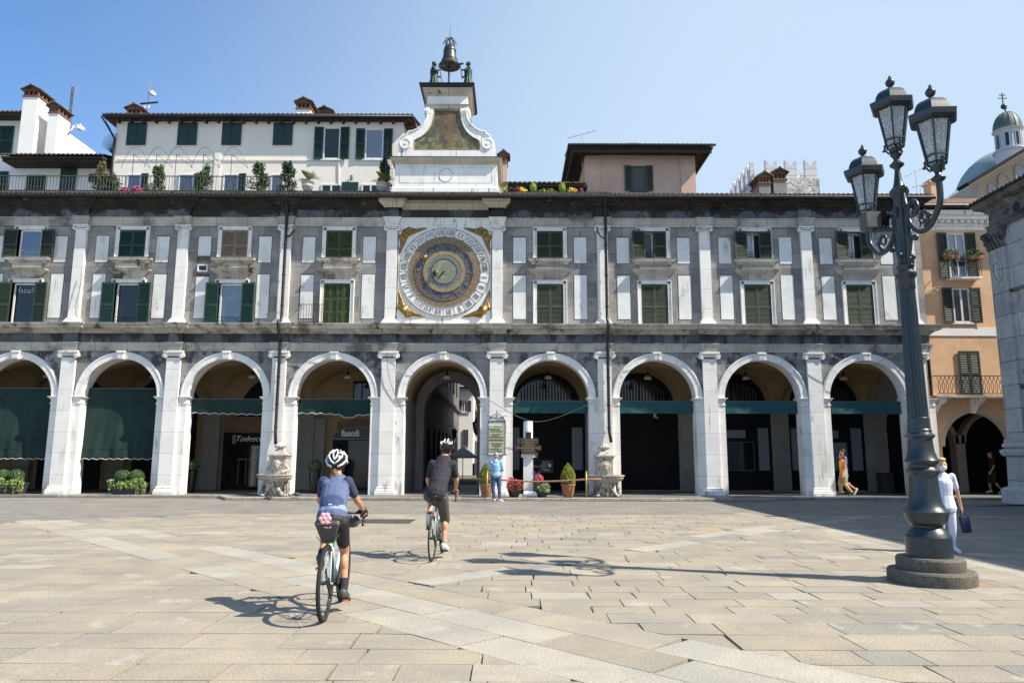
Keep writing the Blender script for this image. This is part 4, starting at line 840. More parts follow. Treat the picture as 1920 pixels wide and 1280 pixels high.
for sx in (-1, 1):
    for sz in (-1, 1):
        hx, hz = CX+sx*1.62, CZ+sz*1.62; b = MB().ball((hx, 29.12, hz), (.14, .12, .17)).ball((hx, 29.15, hz+.06), (.2, .10, .17)).ball((hx, 29.02, hz-.01), (.03, .05, .05)).ball((hx-.05, 29.03, hz+.03), (.03, .02, .015)).ball((hx+.05, 29.03, hz+.03), (.03, .02, .015))
        b.ball((hx, 29.035, hz-.08), (.045, .02, .015))
        for (ux, uz) in ((-sx, 0), (0, -sz)):   # two feathered wings running along the frame edges
            for k in range(6):
                q = k*.045; a0 = Vector((hx+ux*.10+(sx*q if uz else 0), 29.18, hz+uz*.10+(sz*q if ux else 0))); L = .72-k*.09
                e_ = Vector((hx+ux*(L+.12)+(sx*.26 if uz else 0)*(1 if k < 3 else .8), 29.2, hz+uz*(L+.12)+(sz*.26 if ux else 0)*(1 if k < 3 else .8))); b.cap(a0, e_, .085, .03)
        organic(b, 'corner_angel', 'gold', clk, .018, 1)
# ---------------- tower over the clock ----------------
tw = thing('clock_tower', (-2.8, 29.6, 12.6), 'white stone attic above the clock with scrolled gable, fresco panel and overhanging cap', 'tower')
TC = -2.8
MB().box(TC-2.15, TC+2.15, 29.12, 31.5, 12.5, 13.8).mould([(TC-2.15, 31.5), (TC-2.15, 29.12), (TC+2.15, 29.12), (TC+2.15, 31.5)], [(-.02, 12.5), (.10, 12.5), (.10, 12.68), (.03, 12.74), (-.02, 12.75)]).obj('attic_base', 'towstone', tw)
b = MB()
for z0, z1 in ((12.92, 12.932), (13.62, 13.632)): b.box(TC-1.95, TC+1.95, 29.112, 29.125, z0, z1)
for x in (-1.95, 1.938): b.box(TC+x, TC+x+.012, 29.112, 29.125, 12.932, 13.62)
b.lathe([(.27, 0), (.285, -.012), (.30, 0)], (TC, 29.115, 13.28), 32, axis='Y', caps=False); b.obj('incised_panel', 'archit', tw)
MB().mould([(TC-2.15, 31.5), (TC-2.15, 29.12), (TC+2.15, 29.12), (TC+2.15, 31.5)], [(-.02, 13.72), (.02, 13.74), (.05, 13.82), (.16, 13.88), (.18, 13.96), (.21, 13.98), (-.3, 14.02)]).obj('attic_cornice', 'towcorn', tw)
MB().box(TC-2.36, TC+2.36, 28.92, 31.5, 13.985, 14.02).obj('lead_capping', 'gutter', tw)
MB().box(TC-2.05, TC+2.05, 29.14, 30.0, 14.02, 14.38).obj('gable_plinth', 'towstone', tw)
go = [(-2.02, 14.38), (-2.06, 14.6), (-2.0, 14.86), (-1.86, 15.02), (-1.70, 15.10), (-1.64, 15.22), (-1.42, 15.25), (-1.22, 15.36), (-1.0, 15.56), (-.86, 15.82), (-.81, 16.10), (-.81, 16.28)]
gi = [(-1.40, 14.38), (-1.42, 14.6), (-1.40, 14.82), (-1.26, 14.92), (-1.10, 15.0), (-.98, 15.10), (-.86, 15.22), (-.76, 15.38), (-.67, 15.58), (-.61, 15.82), (-.57, 16.10), (-.57, 16.28)]
for s_ in (-1, 1):
    b = MB().band([(TC-s_*x, z) for x, z in go], [(TC-s_*x, z) for x, z in gi], 29.14, 29.7)
    b.lathe([(.001, -.06), (.06, -.06), (.07, -.03), (.17, -.03), (.19, -.05), (.24, -.05), (.26, 0)], (TC-s_*-1.74, 29.14, 14.68), 28, axis='Y')
    b.lathe([(.001, -.09), (.07, -.09), (.09, -.06), (.15, -.06), (.16, 0), (.16, .5)], (TC-s_*-.84, 29.16, 16.16), 22, axis='Y')
    b.tube([(TC-s_*x, 29.12, z+.0) for x, z in go[3:]], .035, 6).obj('gable_scroll', 'towstone', tw, auto=35)
gl = [(TC+x, z) for x, z in gi]; gr = [(TC-x, z) for x, z in gi]
MB().prism(gl+gr[::-1], 29.2, 29.5).obj('fresco_panel', 'fresco', tw)
bb = MB().tube([(x+.03, 29.18, z) for x, z in gl[:]], .028, 6).tube([(x-.03, 29.18, z) for x, z in gr], .028, 6).bar((gl[0][0], 29.18, 14.42), (gr[0][0], 29.18, 14.42), .05).bar((gl[-1][0], 29.18, 16.2), (gr[-1][0], 29.18, 16.2), .04)
bb.obj('fresco_border', 'goldring', tw)
MB().box(TC-.80, TC+.80, 29.5, 31.3, 14.02, 16.3).box(TC-.86, TC+.86, 29.2, 31.3, 16.28, 17.1).obj('tower_body', 'towstone', tw)
q = [(TC-.86, 31.3), (TC-.86, 29.2), (TC+.86, 29.2), (TC+.86, 31.3)]
MB().mould(q, [(-.02, 16.26), (.03, 16.28), (.05, 16.36), (.05, 16.42), (.09, 16.46), (.02, 16.48), (.02, 16.50), (-.02, 16.5)]).mould(q, [(-.02, 16.86), (.03, 16.87), (.05, 16.93), (.12, 16.98), (.14, 17.05), (.2, 17.1), (.22, 17.16), (-.1, 17.18)]).obj('cap_moulding', 'towcorn', tw)
MB().box(TC-1.16, TC+1.14, 28.88, 31.6, 17.18, 17.29).box(TC-1.19, TC+1.17, 28.84, 31.64, 17.27, 17.31).obj('cap_slab', 'gutter', tw)
bell = thing('bell', (TC, 29.9, 17.31), 'large bronze bell on an iron pole with an openwork crown, on top of the tower', 'bell'); BZ = 18.62
MB().lathe([(.02, BZ+.02), (.40, BZ), (.46, BZ), (.47, BZ+.05), (.40, BZ+.16), (.33, BZ+.32), (.29, BZ+.52), (.27, BZ+.74), (.27, BZ+.80), (.24, BZ+.90), (.16, BZ+.96), (.001, BZ+.98)], (TC, 29.9, 0), 36).obj('bell_body', 'bronze', bell, auto=40)
MB().lathe([(.475, BZ+.03), (.485, BZ+.05), (.475, BZ+.07)], (TC, 29.9, 0), 36).lathe([(.35, BZ+.28), (.36, BZ+.3), (.35, BZ+.32)], (TC, 29.9, 0), 36).lathe([(.28, BZ+.72), (.29, BZ+.74), (.28, BZ+.76)], (TC, 29.9, 0), 36).obj('bell_bands', 'bronze', bell, smooth=True)
b = MB().tube([(TC-.02, 29.9, 17.3), (TC-.02, 29.9, BZ+.4)], [.05, .03], 8)
for s_ in (-1, 1): b.tube([(TC+s_*.03, 29.9, 17.3), (TC, 29.9, 18.1)], .02, 6)
b.obj('bell_pole', 'bronze', bell)
b = MB().ball((TC, 29.9, BZ+1.02), .08)
for k in range(8):
    a = k*PI/4; rr = .24; b.tube([(TC, 29.9, BZ+.98), (TC+rr*.7*math.cos(a), 29.9+rr*.7*math.sin(a), BZ+1.06), (TC+rr*math.cos(a), 29.9+rr*math.sin(a), BZ+1.2), (TC+rr*.6*math.cos(a), 29.9+rr*.6*math.sin(a), BZ+1.34), (TC+.03*math.cos(a), 29.9+.03*math.sin(a), BZ+1.36)], .022, 6).ball((TC+rr*1.15*math.cos(a), 29.9+rr*1.15*math.sin(a), BZ+1.12), .035, 8, 6)
b.tube([(TC, 29.9, BZ+1), (TC, 29.9, BZ+1.45), (TC, 29.9, BZ+2.0)], [.03, .02, .004], 6); b.obj('bell_crown', 'bronze', bell, smooth=True)
for s_, nm, lab in ((-1, 'bell_striker_statue', 'green bronze statue of a bell striker on the left of the bell'), (1, 'bell_striker_statue', 'green bronze statue of a bell striker raising a hammer on the right of the bell')):
    x = TC+(-.61 if s_ < 0 else .87); y = 29.35; z = 17.31; st = thing(nm, (x, y, z), lab, 'statue', 'bronze bell strikers on the tower')
    b = MB(); f = -s_    # faces the bell
    b.lathe([(.001, 0), (.27, 0), (.25, .1), (.2, .3), (.15, .5), (.16, .56)], (x, y, z), 18, sx=.9, sy=.8)
    b.cap((x, y, z+.52), (x, y, z+.82), .14, .15, (1, 0, 0), 1.2).cap((x, y, z+.95), (x+f*.0, y, z+1.02), .05, .05).ball((x+f*.02, y, z+1.12), (.085, .09, .115)).ball((x+f*.1, y, z+1.10), (.03, .02, .025)).ball((x-f*.03, y, z+1.15), (.085, .095, .09))
    b.cap((x-f*.05, y-.17, z+.9), (x+f*.08, y-.2, z+.72), .06, .05).cap((x+f*.08, y-.2, z+.72), (x+f*.27, y-.1, z+.80), .05, .035).cap((x-f*.05, y+.17, z+.9), (x+f*.06, y+.2, z+.68), .06, .05).cap((x+f*.06, y+.2, z+.68), (x+f*.26, y+.02, z+.52), .05, .035)
    for k in range(4): b.cap((x+f*.25, y-.12+.02*k, z+.80), (x+f*.31, y-.12+.02*k, z+.78), .014, .012, n=8)
    for k in range(10): a = k*.63; b.cap((x+.13*math.cos(a), y+.12*math.sin(a), z+.5), (x+.22*math.cos(a), y+.2*math.sin(a), z+.03), .03, .035, n=8)
    organic(b, 'figure', 'patina', st, .016, 2)
    h = MB().tube([(x+f*.26, y, z+.42), (x+f*.36, y-.03, z+1.12)] if s_ > 0 else [(x+f*.34, y, z+.30), (x+f*.22, y-.05, z+1.0)], .018, 8)
    if s_ > 0: h.cap((x+f*.24, y-.03, z+1.13), (x+f*.48, y-.03, z+1.10), .045, .045)
    else: h.cap((x+f*.20, y, z+1.0), (x+f*.40, y, z+1.02), .04, .04)
    h.obj('hammer', 'bronze', st, auto=40)
# ---------------- drainpipes ----------------
for x, lab, zb in ((-9.36, 'black drainpipe down the palace front, ending above the left fountain', 2.0), (3.86, 'black drainpipe down the pilaster above the right fountain', 2.1), ):
    d = thing('drainpipe', (x, 29.0, zb), lab, 'drainpipe', 'drainpipes on the palace front')
    x2 = x+.04
    MB().tube([(x, 28.7, 12.1), (x, 28.82, 11.95), (x, 28.98, 11.7), (x, 28.98, 7.2), (x, 28.92, 7.0), (x, 28.62, 6.9), (x, 28.60, 6.75), (x+.0, 28.9, 6.3), (x, 28.98, 6.1), (x, 28.98, zb+.5), (x+.06, 28.9, zb+.05)], .062, 10).obj('pipe', 'gutter', d, smooth=True)
    for z in (11.5, 10.2, 8.9, 7.6, 5.8, 4.7, 3.6, 2.7): MB().lathe([(.06, 0), (.078, 0), (.078, .05), (.06, .05)], (x, 28.98, z), 12).obj('pipe_collar', 'gutter', d)
    MB().lathe([(.06, 12.0), (.13, 12.05), (.14, 12.2)], (x, 28.72, 0), 12).obj('pipe_hopper', 'gutter', d)
    MB().tube([(x-(.34 if x > 0 else -.34), 28.85, 10.95), (x-(.34 if x > 0 else -.34), 28.9, 10.75), (x-(.2 if x > 0 else -.2), 28.92, 10.55), (x, 28.96, 10.5)], .04, 8).obj('branch_pipe', 'gutter', d, smooth=True)
# ---------------- awnings ----------------
def awning(i, kind, lab):
    xc = bays[i]; x0, x1 = xc-RI-.0, xc+RI+.0; y = 29.62; grp = 'awnings hung in the arches'
    if kind == 'long': zt, zb, mt = 4.28, 1.42, 'awn'
    elif kind == 'short': zt, zb, mt = 3.86, 3.28, 'awn'
    else: zt, zb, mt = 3.82, 3.33, 'teal'
    t_ = thing('awning', (xc, y, zb), lab, 'awning', grp); N, Mz = 44, 26; vs = []
    if kind != 'flat': y = 29.66
    for j in range(Mz+1):
        for k in range(N+1):
            u = k/N; v_ = j/Mz; x = x0+.02+(x1-x0-.04)*u; z = zt+(zb-zt)*v_
            amp = (.012 if kind == 'flat' else .03)*(v_**1.2); yy = y+amp*math.sin(u*21+2*math.sin(3*v_))+amp*.6*math.sin(u*47+v_*3)
            if kind == 'long': yy += -.10*v_ - .12*max(0, v_-.8)*5*0.2; z += .0
            if j == Mz and kind != 'flat': z += .055*abs(math.sin(u*PI*(9 if kind == 'long' else 8)))
            if kind == 'short' and i == 3 and v_ > .5: z -= .14*math.exp(-((u-.68)/.1)**2)*v_
            if kind == 'short': z -= .07*u*v_
            vs.append((x, yy, z))
    fs = [(j*(N+1)+k, j*(N+1)+k+1, (j+1)*(N+1)+k+1, (j+1)*(N+1)+k) for j in range(Mz) for k in range(N)]
    o = MB().add(vs, fs).obj('awning_cloth', mt, t_, smooth=True); sm = o.modifiers.new('thick', 'SOLIDIFY'); sm.thickness = .01
    MB().bar((x0, y+.03, zt), (x1, y+.03, zt), .06).obj('awning_bar', 'greyiron', t_)
    if kind != 'flat':
        ed = vs[Mz*(N+1):]; MB().tube([(a, b_-.012, c_-.005) for a, b_, c_ in ed], .016, 5).obj('scalloped_trim', 'trim', t_)
        if kind == 'long': MB().tube([vs[(Mz-4)*(N+1)+k] for k in range(0, N+1, 2)], .012, 5).obj('hem_rod', 'awn', t_)
awning(0, 'long', 'long dark green awning with white scalloped hem filling the leftmost arch'); awning(1, 'long', 'long dark green awning filling the second arch from the left, behind the shrub planter')
awning(2, 'short', 'short dark green scalloped awning above the shop with script lettering'); awning(3, 'short', 'short dark green scalloped awning with sagging hem above the fasoli shop')
for i, s_ in ((5, 'flat teal awning strip above the cash machine, right of the passage'), (6, 'flat teal awning strip in the arch just right of the lion fountain'), (7, 'flat teal awning strip in the arch between the two rightmost plain pillars'), (8, 'flat teal awning strip in the arch above the walking couple, beside the street lamp')): awning(i, 'flat', s_)
# hanging lamps in the arches
def plamp(i, lab, style):
    xc = bays[i]+(.35 if i in (1, 2) else .12 if i == 3 else 0); y = 31.2; z = 5.0
    d = thing('hanging_lamp', (xc, y, z-.2), lab, 'hanging lamp', 'lamps hanging in the arcade')
    MB().tube([(xc, y, 5.42), (xc, y, z+.12)], .012, 6).lathe([(.02, z+.22), (.05, z+.18), (.06, z+.08), (.10, z+.03)], (xc, y, 0), 14).obj('lamp_cap', 'blackiron', d, smooth=True)
    MB().lathe([(.10, z+.03), (.15, z-.02), (.17, z-.1), (.15, z-.12), (.001, z-.12)], (xc, y, 0), 18).obj('lamp_shade', 'lampshade', d, smooth=True)
for i, l in enumerate(('white shaded lamp hanging behind the leftmost green awning', 'white shaded lamp hanging in the second arch from the left', 'white shaded lamp hanging above the shop with script lettering', 'white shaded lamp hanging above the fasoli shop', 'white shaded lamp hanging in the passage arch under the clock', 'white shaded lamp hanging over the cash machine bay', 'white shaded lamp hanging above the closed black shutter front', 'white shaded lamp hanging between the two rightmost plain pillars', 'white shaded lamp hanging above the walking couple')): plamp(i, l, 0)
# ---------------- generic small builders ----------------
def win(par, px0, px1, py0, py1, Y, shut=None, mat='greend', frame='frame', gl='glass', sw=None, open_=True, mull=True, solid=False):
    """window on a frontal wall at distance Y from its photo rectangle; open shutters each side or closed"""
    xa, zt = at(px0, py0, Y); xb, zb = at(px1, py1, Y); xa = (xa+at(px0, py1, Y)[0])/2; xb = (xb+at(px1, py0, Y)[0])/2; xc = (xa+xb)/2; hw = (xb-xa)/2
    if shut == 'closed':
        o = MB().box(xa-.06, xb+.06, Y-.03, Y+.02, zb-.06, zb).obj('window_sill', 'cream', par)
        for fl, xx in ((False, xa), (True, xb)): put(leaf(hw-.008, zt-zb, (.5,), .07, solid=solid), xx, Y-.05, zb, 0, fl).obj('shutter', mat, par)
        return
    o = winframe(xc, hw, zb, zt, Y-.01, .06, frame, par, gl, mull)
    MB().box(xa-.1, xb+.1, Y-.08, Y+.02, zb-.07, zb-.005).obj('window_sill', frame, o)
    if shut:
        s_w = sw or hw
        for fl, xx in ((True, xa-.02), (False, xb+.02)):
            if shut == 'right' and fl: continue
            put(leaf(s_w, zt-zb+.04, (.5,), .07), xx, Y-.06, zb-.02, R(4 if fl else -4), fl).obj('shutter', mat, par)
def gable_chimney(par, x0, x1, y0, y1, z0, z1, mat='whitewash', cap='brick'):
    b = MB().box(x0, x1, y0, y1, z0, z1).obj('chimney_shaft', mat, par); d = (z1-z0); k = (x1-x0); h = .22
    c = MB().box(x0-.04, x1+.04, y0-.04, y1+.04, z1, z1+.08).box(x0-.05, x1+.05, y0-.05, y1+.05, z1+.08+h, z1+.14+h)
    for q in range(4):
        xx = x0+(x1-x0-.1)*q/3; c.box(xx, xx+.1, y0, y0+.1, z1+.08, z1+.08+h).box(xx, xx+.1, y1-.1, y1, z1+.08, z1+.08+h)
    for q in range(1, 3):
        yy = y0+(y1-y0-.1)*q/3; c.box(x0, x0+.1, yy, yy+.1, z1+.08, z1+.08+h).box(x1-.1, x1, yy, yy+.1, z1+.08, z1+.08+h)
    c.obj('chimney_cap', cap, par); MB().box(x0+.12, x1-.12, y0+.12, y1-.12, z1, z1+.1+h).obj('chimney_flue', 'dark', par)
    r_ = MB(); xm = (x0+x1)/2; zt = z1+.14+h; w2 = (x1-x0)/2+.12
    for s_ in (-1, 1):
        n = 5
        for j in range(7):
            yy = y0-.14+(y1-y0+.28)*j/7; r_.tube([(xm+s_*w2, yy+.06, zt), (xm+s_*.02, yy+.06, zt+.22)], .05, 6)
    r_.tube([(xm, y0-.12, zt+.24), (xm, y1+.12, zt+.24)], .06, 8); r_.prism([(xm-w2, zt-.01), (xm+w2, zt-.01), (xm, zt+.2)], y0-.05, y1+.05); r_.obj('chimney_roof', 'tile', par)
# ---------------- cream terrace house ----------------
hs = thing('terrace_house', (-12, 33, 12.5), 'long cream house with dark green shutters set back behind the roof terrace', 'building')
x0, x1 = -19.1, -5.25
MB().box(x0, x1, 33.0, 41, 12.4, 17.5).box(-14.25, -13.95, 32.96, 33, 12.4, 17.6).obj('wall', 'cream', hs)
MB().box(x0-.42, x1+.42, 32.64, 41.5, 17.50, 17.57).obj('roof_boards', 'darkwood', hs)
b = MB(); tiles(b, x0-.46, x1+.46, 32.54, 17.66, 37.2, 19.05, .22, .05, .5); o = b.obj('roof', 'tile', hs)
MB().prismx([(32.7, 17.57), (41.5, 17.57), (37.2, 18.95)], x0-.42, x1+.42).obj('roof_core', 'tile', hs)
MB().tube([(x0-.46, 32.56, 17.58), (x1+.46, 32.56, 17.58)], .07, 8).tube([(x1+.46, 32.56, 17.58), (x1+.46, 41, 17.58)], .07, 8).obj('gutter', 'gutter', hs, smooth=True)
for k in range(24): xx = x0+.1+k*.6; MB().box(xx, xx+.10, 32.72, 33.0, 17.38, 17.5).obj('rafter', 'beam', hs)
for k in range(8): yy = 33.2+k*.8; MB().box(x1, x1+.36, yy, yy+.10, 17.38, 17.5).obj('rafter', 'beam', hs)
for pc in (257, 352, 435, 531): win(hs, pc-18, pc+18, 231, 273, 33, 'closed', 'greenteal', solid=True)
win(hs, 607, 638, 240, 299, 33, 'both', 'greenteal', gl='glassdark', sw=.42, mull=False); win(hs, 685, 719, 243, 299, 33, 'both', 'greenteal', gl='glassblue', sw=.42, mull=False)
for a, b_, c_ in ((238, 264, 1), (334, 363, 1), (418, 447, 1), (508, 532, 0)): win(hs, a, b_, 327, 372, 33, 'right' if c_ else None, 'greenteal', gl='glass', sw=.34, mull=False)
for a, b_ in ((602, 640), (678, 712)): win(hs, a, b_, 346, 372, 33, None, gl='glassdark')
MB().box(*[at(641, 342, 32.9)[0], at(672, 342, 32.9)[0]], 32.85, 32.92, 12.6, at(650, 342, 32.9)[1]).obj('shutter', 'greenteal', hs)
MB().tube([(-18.9, 32.97, 15.55), (-8.6, 32.97, 15.55), (-8.3, 32.97, 15.4), (-8.25, 32.97, 14.3)], .022, 6).obj('wall_cable', 'cream', hs)
MB().tube([(x0-.44, 32.45, 17.5), (x0-.3, 32.7, 17.2), (x0+.0, 32.93, 16.6), (x0+.0, 32.93, 12.6)], .055, 8).obj('downpipe', 'gutter', hs, smooth=True)
MB().lathe([(.001, 0), (.06, .02), (.06, .26), (.001, .28)], (at(658, 330, 32.8)[0], 32.9, 14.5), 10).obj('wall_lamp', 'greyiron', hs)
ch = thing('chimney', (-9.5, 34.5, 18), 'cream chimney pair with tiled caps on the cream house, left of the tower', 'chimney', 'rooftop chimneys')
gable_chimney(ch, -10.6, -9.9, 33.4, 34.4, 17.8, 18.35); gable_chimney(ch, -10.15, -9.4, 35.4, 36.4, 18.0, 18.9)
ch = thing('chimney', (-18.9, 34.5, 18), 'small brick-topped chimney at the left end of the cream terrace house', 'chimney', 'rooftop chimneys')
gable_chimney(ch, -19.0, -18.3, 33.6, 34.5, 17.6, 18.1)
# terrace railing and pergola rods
rl = thing('terrace_railing', (-16, 29.9, 12.6), 'grey iron railing along the roof terrace edge at left', 'railing'); b = MB()
x = -24.4
while x < -9.9: b.bar((x, 29.9, 12.55), (x, 29.9, 13.5), .016); x += .135
b.obj('balusters', 'greyiron', rl); MB().bar((-24.4, 29.9, 13.5), (-9.9, 29.9, 13.5), .045, .03).bar((-24.4, 29.9, 12.7), (-9.9, 29.9, 12.7), .03).obj('handrail', 'greyiron', rl)
pg = thing('terrace_pergola', (-14, 31.4, 12.6), 'thin bent iron pergola rods above the roof terrace plants', 'pergola')
for k, pc in enumerate((251, 294, 331, 382, 435)):
    xa, zt = at(pc, 290, 31.2); xb = at(pc-24, 315, 31.2)[0]; xe = at(pc+30, 315, 31.2)[0]; zl = at(pc, 315, 31.2)[1]; zm = at(pc, 276, 31.2)[1]
    MB().bar((xa, 31.2, 12.6), (xa, 31.2, zt), .022).tube([(xb+(xe-xb)*u/12, 31.2, zl+(zm-zl)*(1-((u/12-.42)/(.42 if u < 5 else .58))**2)) for u in range(13)], .011, 5).bar((xa, 31.2, zt), (xe, 31.2, zl), .02).bar((xa, 31.2, zt), (xa, 32.9, zt+.4), .012).obj('pergola_hoop', 'greyiron', pg)
# ---------------- left white house with tall chimneys ----------------
lh = thing('white_house', (-24, 34, 12.5), 'white house at the far left with low dark lean-to roof beside the cream house', 'building')
MB().box(-29, -22.9, 34, 40, 12.4, 18.0).box(-24.4, -19.7, 33.6, 36, 12.4, 15.6).obj('wall', 'whitewash', lh)
MB().box(-29.5, -23.9, 33.3, 40, 18.0, 18.08).obj('eaves', 'darkwood', lh); b = MB(); tiles(b, -29.5, -23.8, 33.25, 18.12, 37, 19.0, .22, .05, .5); b.obj('roof', 'tile', lh)
MB().prismx([(32.6, 15.45), (32.6, 15.55), (36, 16.5), (36, 15.5)], -24.2, -19.4).box(-24.2, -19.4, 32.7, 33.6, 15.35, 15.5).obj('lean_to_roof_core', 'darkwood', lh)
b = MB(); tiles(b, -24.3, -19.3, 32.5, 15.6, 36, 16.55, .22, .05, .45); b.obj('lean_to_roof', 'tile', lh)
win(lh, -20, 25, 237, 292, 34, 'closed', 'greenteal'); win(lh, 50, 85, 329, 372, 33.6, 'closed', 'greenteal'); win(lh, 113, 143, 317, 372, 33.6, 'closed', 'greenteal', solid=True); win(lh, -15, 15, 322, 372, 33.6, 'closed', 'greenteal'); win(lh, 168, 186, 327, 342, 33.6, 'closed', 'greenteal', solid=True)
for (a, b_, c_, e_, yy, lab) in ((44, 72, 182, 300, 33.2, 'tall white chimney with brick and tile cap, taller of the two at far left'), (91, 110, 213, 300, 33.3, 'white chimney with brick and tile cap beside the tallest chimney at far left')):
    xa, zt = at(a, c_, yy); xb = at(b_, c_, yy)[0]; ch = thing('chimney', ((xa+xb)/2, yy, 15.5), lab, 'chimney', 'rooftop chimneys'); gable_chimney(ch, xa, xb, yy, yy+.95, 15.5, zt)
# ---------------- salmon rooftop house ----------------
pk = thing('rooftop_house', (6.6, 36, 14), 'salmon pink rooftop room with overhanging dark roof and one open window', 'building')
MB().box(3.8, 9.5, 36, 41, 12.5, 17.15).box(3.78, 4.55, 35.94, 36, 12.5, 17.1).box(8.75, 9.52, 35.94, 36, 12.5, 17.1).obj('wall', 'pink', pk)
MB().box(2.95, 10.25, 35.1, 42, 17.15, 17.24).box(3.0, 10.2, 35.2, 35.3, 16.95, 17.15).box(3.05, 3.15, 35.3, 42, 16.95, 17.15).box(10.05, 10.15, 35.3, 42, 16.95, 17.15).obj('eaves', 'darkwood', pk)
b = MB(); tiles(b, 2.9, 10.3, 35.0, 17.3, 38.5, 18.1, .24, .05, .5); b.obj('roof', 'tile', pk); MB().prismx([(35.1, 17.24), (42, 17.24), (38.5, 18.05)], 2.95, 10.25).obj('roof_core', 'tile', pk)
MB().tube([(2.85, 35.0, 17.28), (10.35, 35.0, 17.28)], .07, 8).tube([(2.88, 35.0, 17.28), (2.88, 42, 17.28)], .07, 8).obj('gutter', 'gutter', pk)
win(pk, 1184, 1211, 312, 358, 36, 'both', 'greeno', frame='greeno', gl='glassdark', sw=.34, mull=False)
MB().box(6.3, 6.9, 37.6, 38.2, 17.9, 18.55).obj('chimney', 'brick', pk)
lr = thing('back_roof', (1.5, 35, 13), 'low dark tiled roof behind the terrace between the tower and the salmon rooftop house', 'building')
MB().box(-.3, 3.6, 34.6, 38, 12.4, 14.75).obj('wall', 'greypot', lr); b = MB(); tiles(b, -.6, 3.7, 34.0, 14.85, 38, 15.9, .24, .05, .5); b.obj('roof', 'tile', lr); MB().box(-.6, 3.7, 34.1, 38, 14.7, 14.8).obj('eaves', 'darkwood', lr)
ch = thing('chimney', (-.35, 33, 12.6), 'slim brown chimney with tiled cap immediately right of the clock tower', 'chimney', 'rooftop chimneys'); xa, zt = at(937, 305, 33); gable_chimney(ch, xa, xa+.36, 33, 33.6, 12.5, zt, 'pink')
b_ = thing('chimney', (13.6, 33, 12.6), 'left chimney of the brick pair in front of the battlements', 'chimney', 'rooftop chimneys'); xa, zt = at(1423, 345, 33); gable_chimney(b_, xa, xa+.55, 33, 34.1, 12.5, zt, 'vaultgrey')
b_ = thing('chimney', (14.2, 33, 12.6), 'right and taller chimney of the brick pair in front of the battlements', 'chimney', 'rooftop chimneys'); xa, zt = at(1450, 338, 33); gable_chimney(b_, xa, xa+.62, 33, 34.3, 12.5, zt, 'vaultgrey')
# ---------------- castle tower with swallow-tail merlons ----------------
ct = thing('castle_tower', (31.5, 84, 20), 'rubble stone tower with pale swallow-tail battlements on the skyline', 'tower'); xa, zw = at(1410, 334, 80); xb = at(1536, 334, 80)[0]; zm = at(1500, 299, 80)[1]
MB().box(xa, xb, 80, 88, 10, zw).obj('tower_wall', 'castle', ct)
def merlon(cx, cy, w_, rot):
    h = zm-zw; P = [(-w_/2, 0), (w_/2, 0), (w_/2, h), (w_*.42, h*.97), (w_*.25, h*.80), (0, h*.62), (-w_*.25, h*.80), (-w_*.42, h*.97), (-w_/2, h)]
    b = MB(); b.prism(P, -.25, .25) if not rot else b.prismx([(p_[0], p_[1]) for p_ in P], -.25, .25); b.v = [(v[0]+cx, v[1]+cy, v[2]+zw) for v in b.v]; b.obj('merlon', 'merlon', ct)
for px in (1448, 1485, 1522): merlon(at(px, 334, 80)[0], 80.3, 1.35, False)
for k in range(5): merlon(xa+.3, 81.2+k*1.7, 1.0, True)
for k in range(2): merlon(xb-.3, 82.4+k*2, 1.0, True)
for px in (1440, 1475, 1510): merlon(at(px, 334, 80)[0], 87.7, 1.2, False)
# ---------------- orange corner house ----------------
og = thing('orange_house', (20, 30, 0), 'orange stucco house at the right with green shutters, balcony and dark archway', 'building')
Y = 30.0; XA, XB = 17.0, 24.5
ax_, az_ = 19.15, 2.05; ar = 1.55
b = MB(); xa_ = ax_-ar; a = arc(ax_, az_, ar, PI, 0, 24, 1.5); top = [(XA if k == 0 else (ax_+2.4 if k == 24 else XA+(ax_+2.4-XA)*k/24), 2.05 if k in (0, 24) else 4.0) for k in range(25)]
b.band(top, a, Y, Y+.5).prism([(XA, 2.05), (XA, 4.0), (XA+.2, 4.0)], Y, Y+.5).prism([(ax_+2.4, 2.05), (ax_+2.4, 4.0), (ax_+2.2, 4.0)], Y, Y+.5)
b.box(XA, ax_-ar, Y, Y+.5, .08, 2.05).box(ax_+ar, ax_+2.4, Y, Y+.5, .08, 2.05).box(XA, XB, Y, Y+.5, 4.0, 12.0).box(ax_+2.4, XB, Y, Y+.5, .08, 4.0).box(XB-.4, XB, Y+.5, 40, 0, 12)
b.obj('wall', 'orange', og)
MB().band(arc(ax_, az_, ar+.01, PI, 0, 24, 1.51), arc(ax_, az_, ar-.12, PI, 0, 24, 1.38), Y-.02, Y+.55).obj('arch_ring', 'tan', og)
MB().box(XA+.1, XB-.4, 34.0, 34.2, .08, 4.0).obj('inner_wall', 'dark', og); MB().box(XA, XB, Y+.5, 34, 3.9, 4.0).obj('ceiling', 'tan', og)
MB().box(19.75, 20.15, 32.6, 33.1, .08, 2.6).band(arc(18.3, 2.2, 1.6, PI, 0, 20, 1.5), arc(18.3, 2.2, 1.4, PI, 0, 20, 1.3), 32.6, 33.0).band(arc(21.6, 2.2, 1.6, PI, 0, 20, 1.5), arc(21.6, 2.2, 1.4, PI, 0, 20, 1.3), 32.6, 33.0).obj('inner_arch', 'tan', og)
MB().mould([(XA, Y+.3), (XA, Y), (XB, Y)], [(0, 11.2), (.03, 11.2), (.04, 11.34), (.1, 11.38), (.12, 11.55), (.3, 11.6), (.32, 11.72), (.45, 11.78), (.48, 11.95), (-.1, 12.0)]).obj('cornice', 'towstone', og)
for k in range(26): MB().box(XA+.1+k*.28, XA+.24+k*.28, Y-.3, Y-.08, 11.46, 11.56).obj('dentil', 'towstone', og)
